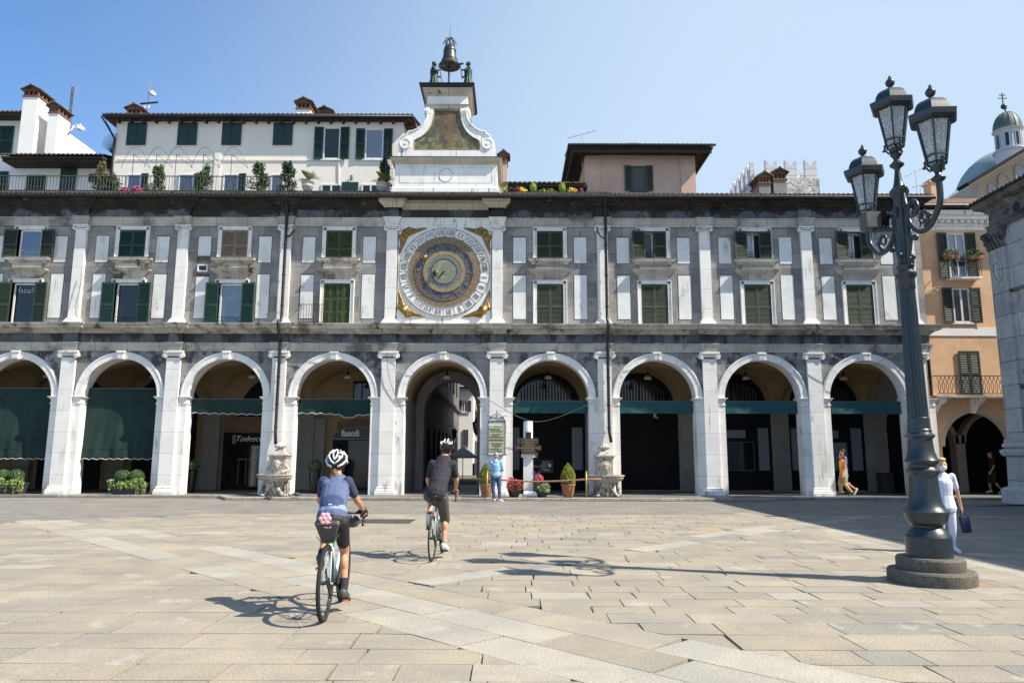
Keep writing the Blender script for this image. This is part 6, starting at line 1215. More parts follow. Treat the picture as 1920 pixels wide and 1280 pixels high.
# ---------------- fountains ----------------
for (x, lab) in ((-9.05, 'stone wall fountain with mask and basin, left of the woman cyclist'), (3.62, 'stone wall fountain with lion head and basin, right of the rope barrier')):
    y = 28.1; f = thing('wall_fountain', (x, y, .085), lab, 'fountain', 'wall fountains against the arcade')
    MB().lathe([(.34, .60), (.50, .66), (.62, .72), (.66, .80), (.64, .83), (.70, .86), (.70, .90), (.58, .90), (.5, .80), (.001, .78)], (x, y+.15, 0), 40, sy=.75).obj('basin', 'fount', f, auto=40)
    b = MB().box(x-.5, x+.5, y+.0, y+.9, .085, .15).cap((x, y+.2, .15), (x, y+.2, .6), .22, .26)
    for s_ in (-1, 1): b.cap((x+s_*.28, y+.1, .60), (x+s_*.16, y-.0, .38), .09, .07).cap((x+s_*.16, y, .38), (x+s_*.34, y-.05, .16), .07, .09).ball((x+s_*.37, y-.1, .14), (.1, .1, .06)).cap((x+s_*.42, y+.3, .6), (x+s_*.5, y+.3, .16), .06, .1)
    for k in range(7): a = k*PI/6; b.cap((x+.12*math.cos(a), y+.2-.2*math.sin(a), .15), (x+.3*math.cos(a), y+.2-.26*math.sin(a), .58), .04, .06)
    organic(b, 'carved_foot', 'fount', f, .022, 1)
    w_ = .30; b = MB().box(x-w_, x+w_, y+.35, y+1.0, .15, 1.58).mould([(x-w_, y+.98), (x-w_, y+.35), (x+w_, y+.35), (x+w_, y+.98)], [(0, 1.5), (.03, 1.52), (.04, 1.58), (.08, 1.60), (.08, 1.64), (-.05, 1.65)])
    b.add([(x-.27, y+.36, 1.65), (x+.27, y+.36, 1.65), (x+.27, y+.95, 1.65), (x-.27, y+.95, 1.65), (x-.13, y+.5, 1.84), (x+.13, y+.5, 1.84), (x+.13, y+.8, 1.84), (x-.13, y+.8, 1.84)], [(0, 1, 5, 4), (1, 2, 6, 5), (2, 3, 7, 6), (3, 0, 4, 7), (4, 5, 6, 7)]); b.obj('pillar', 'fount', f)
    if x < 0: b = MB().lathe([(.13, 1.84), (.10, 1.88), (.18, 1.93), (.22, 1.98), (.16, 2.04), (.10, 2.08), (.001, 2.1)], (x, y+.62, 0), 20)
    else: b = MB().ball((x, y+.62, 1.97), (.17, .17, .15)).lathe([(.1, 1.82), (.08, 1.86)], (x, y+.62, 0), 16)
    for k in range(10): b.ball((x+.18*math.cos(k*.63), y+.62+.18*math.sin(k*.63), 1.95), (.05, .05, .06), 8, 6)
    organic(b, 'carved_finial', 'fount', f, .016, 1)
    zc = 1.28 if x < 0 else 1.22; yy = y+.33; k_ = 1.15 if x > 0 else 1; b = MB().ball((x, yy, zc), (.12*k_, .08, .14*k_)).ball((x, yy-.08, zc-.02), (.035, .05, .05)).ball((x, yy-.07, zc-.08), (.06, .05, .045)).ball((x-.05, yy-.07, zc+.035), (.04, .03, .025)).ball((x+.05, yy-.07, zc+.035), (.04, .03, .025)).ball((x, yy-.03, zc-.12), (.06, .04, .05)).ball((x, yy-.06, zc+.07), (.09, .04, .035))
    nn = 16 if x > 0 else 9
    for k in range(nn):
        a = k*2*PI/nn; rr = .15*k_; b.cap((x+rr*.75*math.cos(a), yy, zc+rr*.9*math.sin(a)), (x+rr*(1.1+.15*(k % 3 == 0))*math.cos(a+.2), yy-.01, zc-.02+rr*1.2*math.sin(a+.2)), .045, .032, n=8)
    if x < 0:
        for s_ in (-1, 1): b.cap((x+s_*.30, yy+.1, 1.25), (x+s_*.40, yy+.12, 1.05), .05, .07).cap((x+s_*.40, yy+.12, 1.05), (x+s_*.22, yy, .98), .07, .05)
    organic(b, 'carved_head', 'fount', f, .012, 1)
# ---------------- memorial column ----------------
mc = thing('memorial_column', (.62, 27.75, .085), 'broken white marble column with dark bronze plaques between the flower bowls', 'memorial')
M['mcol'] = stone('veined_marble', (.74, .73, .71), (.68, .67, .66), None, rough=.5, stains=[((.28, .28, .29), .60, .06, (5, 5, 1.6), 0, 1, 0)], fine=10, st=.1)
MB().box(.44, .80, 27.6, 27.95, .2, 1.56).box(.28, .96, 27.45, 28.1, .085, .2).lathe([(.06, -.35), (.1, -.33), (.12, 0), (.1, .33), (.06, .35)], (.78, 27.5, .22), 14, axis='X').obj('pillar', 'mcol', mc)
MB().box(.36, .88, 27.5, 28.0, 1.56, 1.68).obj('capital_block', 'mcol', mc)
MB().lathe([(.18, 1.68), (.175, 2.88), (.165, 2.91), (.001, 2.92)], (.62, 27.75, 0), 28).obj('broken_column', 'mcol', mc, auto=30)
MB().box(.36, .88, 27.42, 27.48, 1.68, 2.22).box(.20, 1.0, 27.44, 27.49, 2.05, 2.27).box(.12, 1.10, 27.44, 27.49, 1.82, 2.0).obj('bronze_plaques', 'plaque', mc)
MB().box(.52, .73, 27.46, 27.52, 2.27, 2.50).obj('lamp_box', 'blackiron', mc)
rc = random.Random(5); b = MB()
for k, (xa, xb) in enumerate(((.5, .95), (.44, .84), (.5, .8), (.5, .76), (.44, .84), (.22, 1.02), (.46, .82), (.42, .84))):
    z = 2.20-k*.06; x = xa
    while x < xb: l = rc.uniform(.02, .06); b.box(x, min(xb, x+l), 27.412, 27.425 if .36 < x < .86 else 27.445, z-.012, z+.012); x += l+.018
b.obj('inscription', 'inkbrown' if False else 'goldring', mc)
# ---------------- notice board ----------------
nb = thing('notice_board', (-.6, 29.0, 1.6), 'white notice board with yellow poster in a scrolled iron frame on the pilaster', 'sign')
bx0, bx1 = -.94, -.26; yb = 29.03
MB().box(bx0, bx1, yb, yb+.05, 1.66, 2.95).prism([(bx0, 2.95), (bx1, 2.95), (bx1-.1, 3.15), (bx0+.1, 3.15)], yb, yb+.05).obj('board', 'enamel', nb)
b = MB()
for p0, p1 in (((bx0, 1.64), (bx0, 2.96)), ((bx1, 1.64), (bx1, 2.96)), ((bx0-.05, 1.65), (bx1+.05, 1.65)), ((bx0-.02, 2.96), (bx1+.02, 2.96)), ((bx0, 2.96), (bx0+.1, 3.15)), ((bx1, 2.96), (bx1-.1, 3.15)), ((bx0+.02, 3.16), (bx0+.18, 3.16)), ((bx1-.02, 3.16), (bx1-.18, 3.16))): b.bar((p0[0], yb-.01, p0[1]), (p1[0], yb-.01, p1[1]), .028)
for s_ in (-1, 1):
    b.tube([(-.6+s_*.17, yb-.01, 3.16), (-.6+s_*.14, yb-.01, 3.24), (-.6+s_*.08, yb-.01, 3.27), (-.6+s_*.04, yb-.01, 3.22), (-.6+s_*.07, yb-.01, 3.17), (-.6+s_*.1, yb-.01, 3.2)], .013, 6).ball((-.6+s_*.36, yb-.01, 3.19), .025, 8, 6)
b.tube([(-.6, yb-.01, 3.14), (-.6, yb-.01, 3.38)], [.02, .012], 6).ball((-.6, yb-.01, 3.36), .028, 8, 6).obj('iron_frame', 'signblue', nb)
ps = MB().box(bx0+.05, bx1-.07, yb-.012, yb-.003, 1.76, 2.82).obj('poster', 'poster', nb)
text('COMITATO CIVICO', .062, (-.6, yb-.006, 3.09), 'greyiron', nb, 'lettering', .003, sx=.9); text('BENEFICENZA PUBBLICA', .052, (-.6, yb-.006, 3.0), 'greyiron', nb, 'lettering', .003, sx=.85)
L0 = yb-.018
text('Piazza Rovetta', .07, (bx0+.07, L0, 2.66), 'ink', ps, 'lettering', .002, align='LEFT', off=.002)
text('NOTTE D\'ARTE E LETTURE', .05, (-.61, L0, 2.34), 'ink', ps, 'lettering', .002, sx=.9, off=.002); text('IN RICORDO DEGLI', .085, (-.61, L0, 2.23), 'ink', ps, 'lettering', .002, sx=.75, off=.002)
text('Piano, letteratura', .075, (-.6, L0, 2.10), 'ink', ps, 'lettering', .002, sx=.85, off=.002); text('e bella Musica', .075, (-.6, L0, 2.01), 'ink', ps, 'lettering', .002, sx=.85, off=.002)
b = MB()
for z, xa, xb in ((2.76, .2, .5), (2.59, .04, .54), (2.56, .04, .54), (2.47, .08, .5), (2.44, .14, .42), (2.40, .04, .4), (1.93, .2, .36), (1.89, .02, .54), (1.86, .04, .4), (1.82, .25, .52), (1.79, .04, .5)):
    x = bx0+.05+xa
    while x < bx0+.05+xb: l = rc.uniform(.015, .05); b.box(x, min(x+l, bx0+.05+xb), L0-.001, L0+.004, z-.006, z+.006); x += l+.01
b.obj('small_print', 'inkbrown', ps)
# ---------------- cash machine ----------------
atm = thing('cash_machine', (1.6, 33.2, 1.0), 'cash machine set in the black shopfront behind the memorial column', 'cash machine')
ax0, az1 = at(1012, 862, 33.25); ax1 = at(1037, 862, 33.25)[0]; az0 = at(1012, 886, 33.25)[1]
MB().box(ax0, ax1, 33.2, 33.34, az0, az1).obj('housing', 'greyiron', atm); MB().box(ax0+.08, ax1-.08, 33.185, 33.2, az0+.1, az1-.06).obj('screen', 'glassdark', atm); MB().box(ax0+.2, ax1-.15, 33.15, 33.2, az0+.12, az0+.16).box(ax1-.22, ax1-.1, 33.17, 33.2, az0+.25, az0+.4).obj('keypad', 'steel', atm)
# ---------------- pots, topiary, planters ----------------
def cone_topiary(x, y, lab, grp='clipped cone shrubs in terracotta pots', h=.80):
    t_ = thing('potted_cone_shrub', (x, y, .085), lab, 'potted plant', grp); z0 = .085
    MB().lathe([(.001, z0), (.15, z0), (.17, z0+.03), (.22, z0+.25), (.245, z0+.42), (.25, z0+.44), (.27, z0+.45), (.27, z0+.50), (.24, z0+.50), (.23, z0+.46), (.001, z0+.46)], (x, y, 0), 28).obj('pot', 'terracotta', t_, auto=40)
    def prof(q): return .27*math.sin(PI*min(1, .30+q*.70))**.75*(1-.0*q)
    def fn():
        q = random.random()**1.1; a = random.uniform(0, 6.283); r_ = prof(q)*random.uniform(.80, 1.06); return (x+r_*math.cos(a), y+r_*math.sin(a), z0+.46+q*h)
    MB().lathe([(max(.01, prof(q/10)*.82), z0+.46+q/10*h) for q in range(10)]+[(.005, z0+.46+h*.97)], (x, y, 0), 18).obj('crown_core', 'leafd', t_, smooth=True)
    foliage(MB(), 3400, fn, .045).obj('crown', 'leafy', t_)
cone_topiary(2.10, 27.5, 'yellow green cone shrub in a terracotta pot, beside the right brass post'); cone_topiary(-.95, 27.75, 'yellow green cone shrub in a terracotta pot, left of the man in blue')
def bowl(x, y, lab, two):
    t_ = thing('flower_bowl', (x, y, .085), lab, 'flower bowl', 'flower bowls beside the memorial'); z0 = .085
    MB().lathe([(.001, z0), (.14, z0), (.2, z0+.1), (.24, z0+.24), (.25, z0+.26), (.22, z0+.26), (.001, z0+.22)], (x, y, 0), 24).obj('bowl', 'blackpot', t_, auto=40)
    foliage(MB(), 700, inball((x, y, z0+.42), (.30, .28, .26), .2), .06).obj('leaves', 'leafd' if not two else 'leaf', t_)
    if two: foliage(MB(), 800, inball((x+.05, y-.05, z0+.34), (.28, .27, .2), .6), .055).obj('pale_leaves', 'whitegreen', t_); foliage(MB(), 260, inball((x-.1, y, z0+.72), (.19, .15, .13), .3), .06).obj('blossoms', 'pinkf', t_)
    else: foliage(MB(), 480, inball((x, y-.03, z0+.42), (.32, .3, .26), .7), .06).obj('blossoms', 'red', t_); foliage(MB(), 70, inball((x-.12, y, z0+.7), (.1, .1, .08), 0), .06).obj('blossoms', 'pinkf', t_)
bowl(.10, 27.5, 'black bowl of red flowers, left of the memorial column', False); bowl(1.12, 27.5, 'black bowl of white green leaves with pink flowers, right of the memorial column', True)
def planter(x, y, lab):
    t_ = thing('shrub_planter', (x, y, .085), lab, 'planter', 'shrub planters in the left arches'); z0 = .12
    MB().prism([(x-.50, z0), (x+.50, z0), (x+.62, z0+.42), (x-.62, z0+.42)], y-.28, y+.28).box(x-.45, x-.35, y-.2, y-.1, .085, z0).box(x+.35, x+.45, y-.2, y-.1, .085, z0).obj('trough', 'greypot', t_)
    for s_ in (-1, 1):
        c = (x+s_*.27-.02, y, z0+.66); MB().ball(c, .24, 14, 10).obj('ball_core', 'leafd', t_, smooth=True); foliage(MB(), 1500, inball(c, (.29, .27, .27), .84), .045).obj('clipped_ball', 'leaf', t_)
    b = MB()
    for q in range(18):
        xx = x+random.uniform(-.66, .66); zz = z0+.42+random.uniform(-.02, .1); foliage(b, 60, inball((xx, y-.28+random.uniform(-.04, .04), zz-random.uniform(0, .16)), (.16, .1, .16), 0), .075)
    for q in range(5): xx = x+random.choice((-.62, .5, .66, .1, .4))+random.uniform(-.06, .06); foliage(b, 45, inball((xx, y-.3, z0+.22), (.07, .06, .24), 0), .06)
    b.obj('trailing_ivy', 'leafv', t_)
planter(-14.9, 28.85, 'black trough with clipped ball shrubs and trailing ivy in the second arch from the left'); planter(-19.6, 28.85, 'black trough with two clipped ball shrubs and pale trailing ivy, in the leftmost arch')
def vase(x, y, lab, h=1.0):
    t_ = thing('potted_ball_shrub', (x, y, .085), lab, 'potted plant', 'black vases with ball shrubs'); z0 = .085
    MB().lathe([(.001, z0), (.13, z0), (.15, z0+.03), (.24, z0+h*.95), (.26, z0+h), (.22, z0+h), (.001, z0+h*.95)], (x, y, 0), 24).obj('vase', 'blackpot', t_, auto=40)
    MB().ball((x, y, z0+h+.18), (.25, .25, .25), 14, 10).obj('crown_core', 'leafd', t_, smooth=True); foliage(MB(), 900, inball((x, y, z0+h+.18), (.29, .29, .28), .86), .05).obj('crown', 'leafd', t_)
vase(-8.05, 30.2, 'tall black vase with dark ball shrub in the arch left of the fasoli shop', .9); vase(-13.15, 30.3, 'tall black vase with dark ball shrub in the arch of the script-lettered shop', .9)
# rope barrier
rb_ = thing('rope_barrier', (.8, 27.2, .085), 'low rust red rope slung between two thin brass posts in front of the flower pots', 'barrier')
for x in (-.90, 2.74): MB().tube([(x, 27.15, .085), (x, 27.15, 1.02)], .035, 10).ball((x, 27.15, 1.03), .04, 10, 8).lathe([(.08, .085), (.07, .11), (.03, .12)], (x, 27.15, 0), 14).obj('post', 'brass', rb_, smooth=True)
MB().tube([(-1.5, 27.3, .77), (-.9, 27.15, .76), (.0, 27.12, .72), (.9, 27.12, .68), (1.9, 27.12, .71), (2.74, 27.15, .77), (3.3, 27.3, .78)], .032, 8).obj('rope', 'rope', rb_, smooth=True)
# bin in the right archway
bn = thing('waste_bin', (12.2, 32, .085), 'dark waste bin against the wall in the arch behind the street lamp', 'bin'); bx, bz = at(1660, 887, 31.8)
MB().box(bx-.25, bx+.25, 31.6, 32.1, .085, bz).box(bx-.28, bx+.28, 31.57, 32.13, bz, bz+.04).obj('bin_body', 'greypot', bn); MB().lathe([(.24, bz+.04), (.2, bz+.12), (.001, bz+.16)], (bx, 31.85, 0), 16).obj('bin_lid', 'terracotta', bn, smooth=True)
# pigeons
for px, py, hd, lab in ((504, 940, 1, 'dark pigeon walking near the kerb below the left fountain'), (556, 937, -1, 'dark pigeon pecking at the kerb left of the near cyclist')):
    u = (px-960)/1362; y = 27.0 if px > 530 else 26.2; x = u*(y*.9878-.25); z = 0 if y < 26.8 else .09
    t_ = MB().ball((x, y, z+.13), (.13, .06, .065)).cap((x+hd*.08, y, z+.15), (x+hd*.13, y, z+.22 if hd > 0 else z+.12), .035, .025).ball((x+hd*.14, y, z+.23 if hd > 0 else z+.11), (.03, .025, .025)).cap((x-hd*.1, y, z+.12), (x-hd*.2, y, z+.10), .035, .012).cap((x, y-.02, z+.08), (x+.01, y-.02, z+.0), .008, .006).cap((x, y+.02, z+.08), (x-.01, y+.02, z+.0), .008, .006)
    o = organic(t_, 'pigeon', 'pigeon', None, .008, 1); tag(o, lab, 'pigeon', 'pigeons by the kerb')
# ---------------- terrace plants ----------------
def shrubpot(px, pt, w_, lab, mt, Y=30.6, narrow=False, n=2000):
    x, zt = at(px, pt, Y); t_ = thing('terrace_shrub', (x, Y, 12.6), lab, 'shrub', 'potted shrubs on the roof terrace'); z0 = 12.62
    MB().lathe([(.18, z0), (.24, z0+.38), (.26, z0+.4), (.001, z0+.36)], (x, Y, 0), 16).obj('pot', 'greypot', t_); MB().tube([(x, Y, z0+.3), (x+.03, Y, zt-.2)], [.03, .01], 6).obj('trunk', 'bark', t_)
    h = zt-z0-.35; b = MB(); k = 0; rr = random.Random(int(px))
    while k < 14:
        q = rr.random(); cz = z0+.38+q*h; ww = w_*(1-.55*q)*rr.uniform(.5, 1); a = rr.uniform(0, 6.28); c = (x+ww*.7*math.cos(a), Y+ww*.4*math.sin(a), cz)
        foliage(b, n//14, inball(c, (ww*.75, ww*.6, .27), 0), .09); k += 1
    b.obj('crown', mt, t_)
for a in ((193, 313, .42, 'loose pale shrub at the left end of the terrace railing', 'dry'), (205, 333, .6, 'dark bushy shrub beside the loose pale shrub on the terrace', 'leafd'), (298, 314, .45, 'slim leafy shrub third from the left on the terrace, between the first two lit windows', 'leaf'), (383, 312, .5, 'bushy tapering shrub on the terrace beside the second lit window', 'leaf'), (487, 309, .5, 'slender shrub on the terrace between the third and fourth windows', 'leaf'), (541, 309, .55, 'wide dark shrub on the terrace left of the white urn', 'leafd'), (722, 305, .35, 'dark climbing shrub on a stake beside the tower', 'leafd')): shrubpot(*a)
pk_ = thing('trellis', (-5.4, 30.2, 12.6), 'narrow pointed dark trellis panel beside the tower', 'trellis'); b = MB()
xa, zt = at(725, 255, 30.2)
for k in range(6): b.bar((xa+k*.06, 30.2, 12.6), (xa+k*.06, 30.2, zt-k*.3), .012)
for k in range(18): z = 12.7+k*.16; b.bar((xa, 30.2, z), (xa+.32*min(1, max(.05, (zt-z)/1.6)), 30.2, z), .008)
b.bar((xa, 30.2, 12.6), (xa, 30.2, zt), .04).bar((xa, 30.2, zt), (xa+.45, 30.2, zt-1.5), .02).obj('trellis_panel', 'blackiron', pk_)
def sago(px, py, Y, lab, L=.62, n=30, urn=True):
    x, zb_ = at(px, py, Y); t_ = thing('sago_palm', (x, Y, 12.6), lab, 'palm', 'sago palms along the roof edge')
    if urn: z = zb_-.05; MB().lathe([(.12, z-.55), (.06, z-.48), (.05, z-.44), (.16, z-.38), (.25, z-.2), (.22, z-.1), (.26, z-.03), (.28, z), (.2, z), (.001, z-.06)], (x, Y, 0), 24).obj('urn', 'stonepot', t_, auto=40)
    b = MB(); b.ball((x, Y, zb_+.02), (.1, .1, .12))
    for k in range(n):
        a = k*2.4; el = R(20+55*((k*7) % n)/n); P = []
        for q in range(7): s_ = q/6*L; P.append(Vector((x+s_*math.cos(a)*math.cos(el), Y+s_*math.sin(a)*math.cos(el), zb_+.05+s_*math.sin(el)-.35*(s_**2)/L)))
        sd = Vector((-math.sin(a), math.cos(a), 0))
        for q in range(6):
            for u in (0, .5):
                p_ = P[q].lerp(P[q+1], u); d = (P[q+1]-P[q]).normalized(); w_ = .13*math.sin(PI*min(1, (q+u+.8)/7))
                for s_ in (-1, 1): b.add([p_, p_+d*.03, p_+sd*s_*w_+d*.09+Vector((0, 0, .03))], [(0, 1, 2)])
    b.obj('fronds', 'palm', t_)
sago(577, 340, 29.9, 'sago palm in a pale stone urn, at the right end of the terrace railing'); sago(717, 342, 29.95, 'sago palm in a pale stone urn, against the left side of the clock tower'); sago(946, 357, 29.8, 'small spiky palm just right of the clock tower base', .42, 18, False)
MB().tube([at(520, 352, 29.9)[:1]+(29.9, 12.75), (at(735, 352, 29.9)[0], 29.9, 12.75)], .05, 6).obj('terrace_coping', 'cornice', palace)
for px, lab, sc_ in ((1000, 'left lime green egg-shaped topiary on the roof edge right of the tower', .30), (1054, 'right lime green egg-shaped topiary on the roof edge beside the salmon house', .28)):
    x, z = at(px, 352, 29.6); o = thing('egg_topiary', (x, 29.6, 12.6), lab, 'topiary', 'lime topiaries on the roof edge'); MB().ball((x, 29.6, z-.02), (.12, .12, .2), 12, 8).obj('crown_core', 'leafyl', o, smooth=True); foliage(MB(), 700, inball((x, 29.6, z), (.16, .16, .24), .8), .035).obj('crown', 'leafyl', o)
for px, py, rx, mt, lab in ((235, 355, .18, 'purple', 'left purple flower clump on the terrace edge'), (258, 354, .22, 'purple', 'right purple flower clump on the terrace edge'), (978, 356, .22, 'yellowf', 'yellow flower clump left of the lime topiaries'), (1073, 357, .22, 'yellowf', 'yellow flower clump right of the lime topiaries'), (970, 355, .1, 'purple', 'dark red flower clump beside the small palm on the roof edge'), (1090, 357, .1, 'purple', 'dark red flower clump left of the salmon rooftop house'), (1026, 358, .4, 'leafy', 'low pale green plants between the lime topiaries')):
    Y = 29.5; x, z = at(px, py, Y); o = foliage(MB(), 220, inball((x, Y, z-.03), (rx, .15, .15), 0), .07).obj('flower_clump', mt); tag(o, lab, 'flowers', 'flower clumps on the roof edge')
# ---------------- antennas ----------------
def yagi(par, x, y, z, L, el, n, rod=.35):
    b = MB(); dx, dz = L*math.cos(R(el)), L*math.sin(R(el)); b.bar((x-dx/2, y, z-dz/2), (x+dx/2, y, z+dz/2), .03)
    for k in range(n): q = -.5+k/(n-1); b.bar((x+q*dx, y-rod/2, z+q*dz), (x+q*dx, y+rod/2, z+q*dz), .012); b.bar((x+q*dx, y, z+q*dz-rod*.25), (x+q*dx, y, z+q*dz+rod*.25), .012)
    b.obj('aerial', 'steel', par)
def dish(par, x, y, z, r_, tx, ty):
    m3 = Vector((tx, ty, .5)).normalized().to_track_quat('Z', 'Y').to_matrix(); b = MB().lathe([(.001, 0), (r_*.5, r_*.06), (r_, r_*.22)], (0, 0, 0), 24); b.tube([(0, -r_*.9, .1), (0, -r_*.2, r_*.9)], .012, 5).ball((0, -r_*.15, r_*.92), .05, 8, 6); b.v = [tuple(m3 @ Vector(v)+Vector((x, y, z))) for v in b.v]; b.obj('dish', 'enamel', par, smooth=True)
Y = 34.5; xa, zb_ = at(122, 290, Y); xt, zt = at(135, 163, Y); a_ = thing('antenna_mast', (xa, Y, zb_), 'lattice antenna mast with satellite dishes beside the two white chimneys', 'antenna', 'rooftop antennas')
b = MB().bar((xa, Y, zb_-1), (xt, Y, zt), .035).bar((xa+.1, Y, zb_-1), (xt+.1, Y, zt), .03)
for k in range(26): q = k/26; b.bar((xa+(xt-xa)*q, Y, zb_+(zt-zb_)*q), (xa+.1+(xt-xa)*q, Y, zb_+(zt-zb_)*(q+.04)), .02)
b.obj('mast', 'greyiron', a_); dish(a_, xa+.35, Y-.2, at(133, 250, Y)[1], .38, -.9, -.8); dish(a_, xa+.55, Y, at(140, 241, Y)[1], .28, .5, -.5); yagi(a_, xt+.2, Y, zt-.1, .5, 80, 5, .7); yagi(a_, xt+.3, Y, at(135, 204, Y)[1], .8, -4, 5, .2)
Y = 35; xa, zb_ = at(276, 212, Y); zt = at(277, 148, Y)[1]; a_ = thing('antenna_mast', (xa, Y, zb_), 'slim antenna mast with round dishes on the left end of the cream house roof', 'antenna', 'rooftop antennas')
MB().bar((xa, Y, zb_-.8), (xa, Y, zt), .04).obj('mast', 'steel', a_); dish(a_, xa+.2, Y-.1, at(284, 178, Y)[1], .2, .6, -.8); dish(a_, xa+.1, Y-.1, at(279, 206, Y)[1], .2, -.8, -.5); yagi(a_, xa, Y, at(276, 163, Y)[1], .5, 85, 4, .5)
MB().bar((xa-.4, Y, at(270, 195, Y)[1]), (xa+.5, Y, at(280, 192, Y)[1]), .1, .05).obj('aerial', 'blackiron', a_)
for px, py, pb, Lp, el, Y, lab in ((1091, 252, 272, 1.5, 16, 36, 'thin television aerial left of the salmon rooftop house'), (1716, 322, 355, 1.0, 26, 33, 'television aerial on the orange house roof behind the lantern'), (1725, 348, 360, .7, 14, 32.5, 'smaller low aerial on the orange house roof')):
    xa, za = at(px, py, Y); zb_ = at(px, pb, Y)[1]; a_ = thing('antenna', (xa, Y, zb_), lab, 'antenna', 'rooftop antennas'); MB().bar((xa, Y, zb_-1.2), (xa, Y, za), .025).obj('mast', 'steel', a_); yagi(a_, xa, Y, za, Lp, el, 5, .22)
fg = thing('spiked_grille', (-19.6, 33, 15), 'curved fan of iron spikes at the left corner of the cream house', 'grille'); b = MB(); cx, cz = at(213, 290, 33)
for k in range(15): a = R(75+k*8); b.bar((cx, 32.9, cz), (cx+.55*math.cos(a), 32.9, cz-.1+1.15*math.sin(R(95-k*5))), .014)
b.obj('spikes', 'blackiron', fg)
# ---------------- people ----------------
def xf(pts, loc, hd, sc=1.):
    c, s_ = math.cos(hd), math.sin(hd); return {k: Vector((loc[0]+(p[0]*c-p[1]*s_)*sc, loc[1]+(p[0]*s_+p[1]*c)*sc, loc[2]+p[2]*sc)) for k, p in pts.items()}
STAND = dict(head=(0, .02, 1.62), neck0=(0, -.01, 1.42), neck1=(0, .01, 1.53), chest=(0, 0, 1.27), waist=(0, 0, 1.07), hip=(0, 0, .94), shR=(.175, 0, 1.40), shL=(-.175, 0, 1.40), elR=(.235, -.02, 1.12), elL=(-.235, -.02, 1.12), haR=(.25, .06, .88), haL=(-.25, .06, .88),
             hiR=(.085, 0, .90), hiL=(-.085, 0, .90), knR=(.10, .02, .50), knL=(-.10, .02, .50), anR=(.10, -.02, .09), anL=(-.10, -.02, .09), toR=(.13, .16, .03), toL=(-.13, .16, .03), face=(0, 1, 0), side=(1, 0, 0))
def hand(b, w_, dirv, side, up, s_=1., curl=.5, hw=1.):
    """palm with four bent fingers and a thumb; dirv = forearm direction, side = thumb side, up = back of hand"""
    d = Vector(dirv).normalized(); sd = (Vector(side)-d*Vector(side).dot(d)).normalized(); n = d.cross(sd)
    if n.dot(Vector(up)) < 0: n = -n
    w_ = Vector(w_); pc = w_+d*.05*s_; b.cap(w_+d*.012*s_, w_+d*.075*s_, .019*s_, .020*s_, sd, 1.75)
    for k, L in enumerate((.062, .072, .068, .052)):
        o = sd*(.029-.0195*k)*s_; p0 = w_+d*.085*s_+o; p1 = p0+(d*math.cos(curl*.8)-n*math.sin(curl*.8))*L*.5*s_; p2 = p1+(d*math.cos(curl*2)-n*math.sin(curl*2))*L*.5*s_; b.cap(p0, p1, .0095*s_, .009*s_, n=8).cap(p1, p2, .009*s_, .0075*s_, n=8)
    t0 = w_+d*.03*s_+sd*.03*s_; t1 = t0+(sd*.6+d*.7-n*.3).normalized()*.035*s_; b.cap(t0, t1, .012*s_, .0105*s_, n=8).cap(t1, t1+(d*.9-n*.5).normalized()*.03*s_, .0105*s_, .008*s_, n=8)
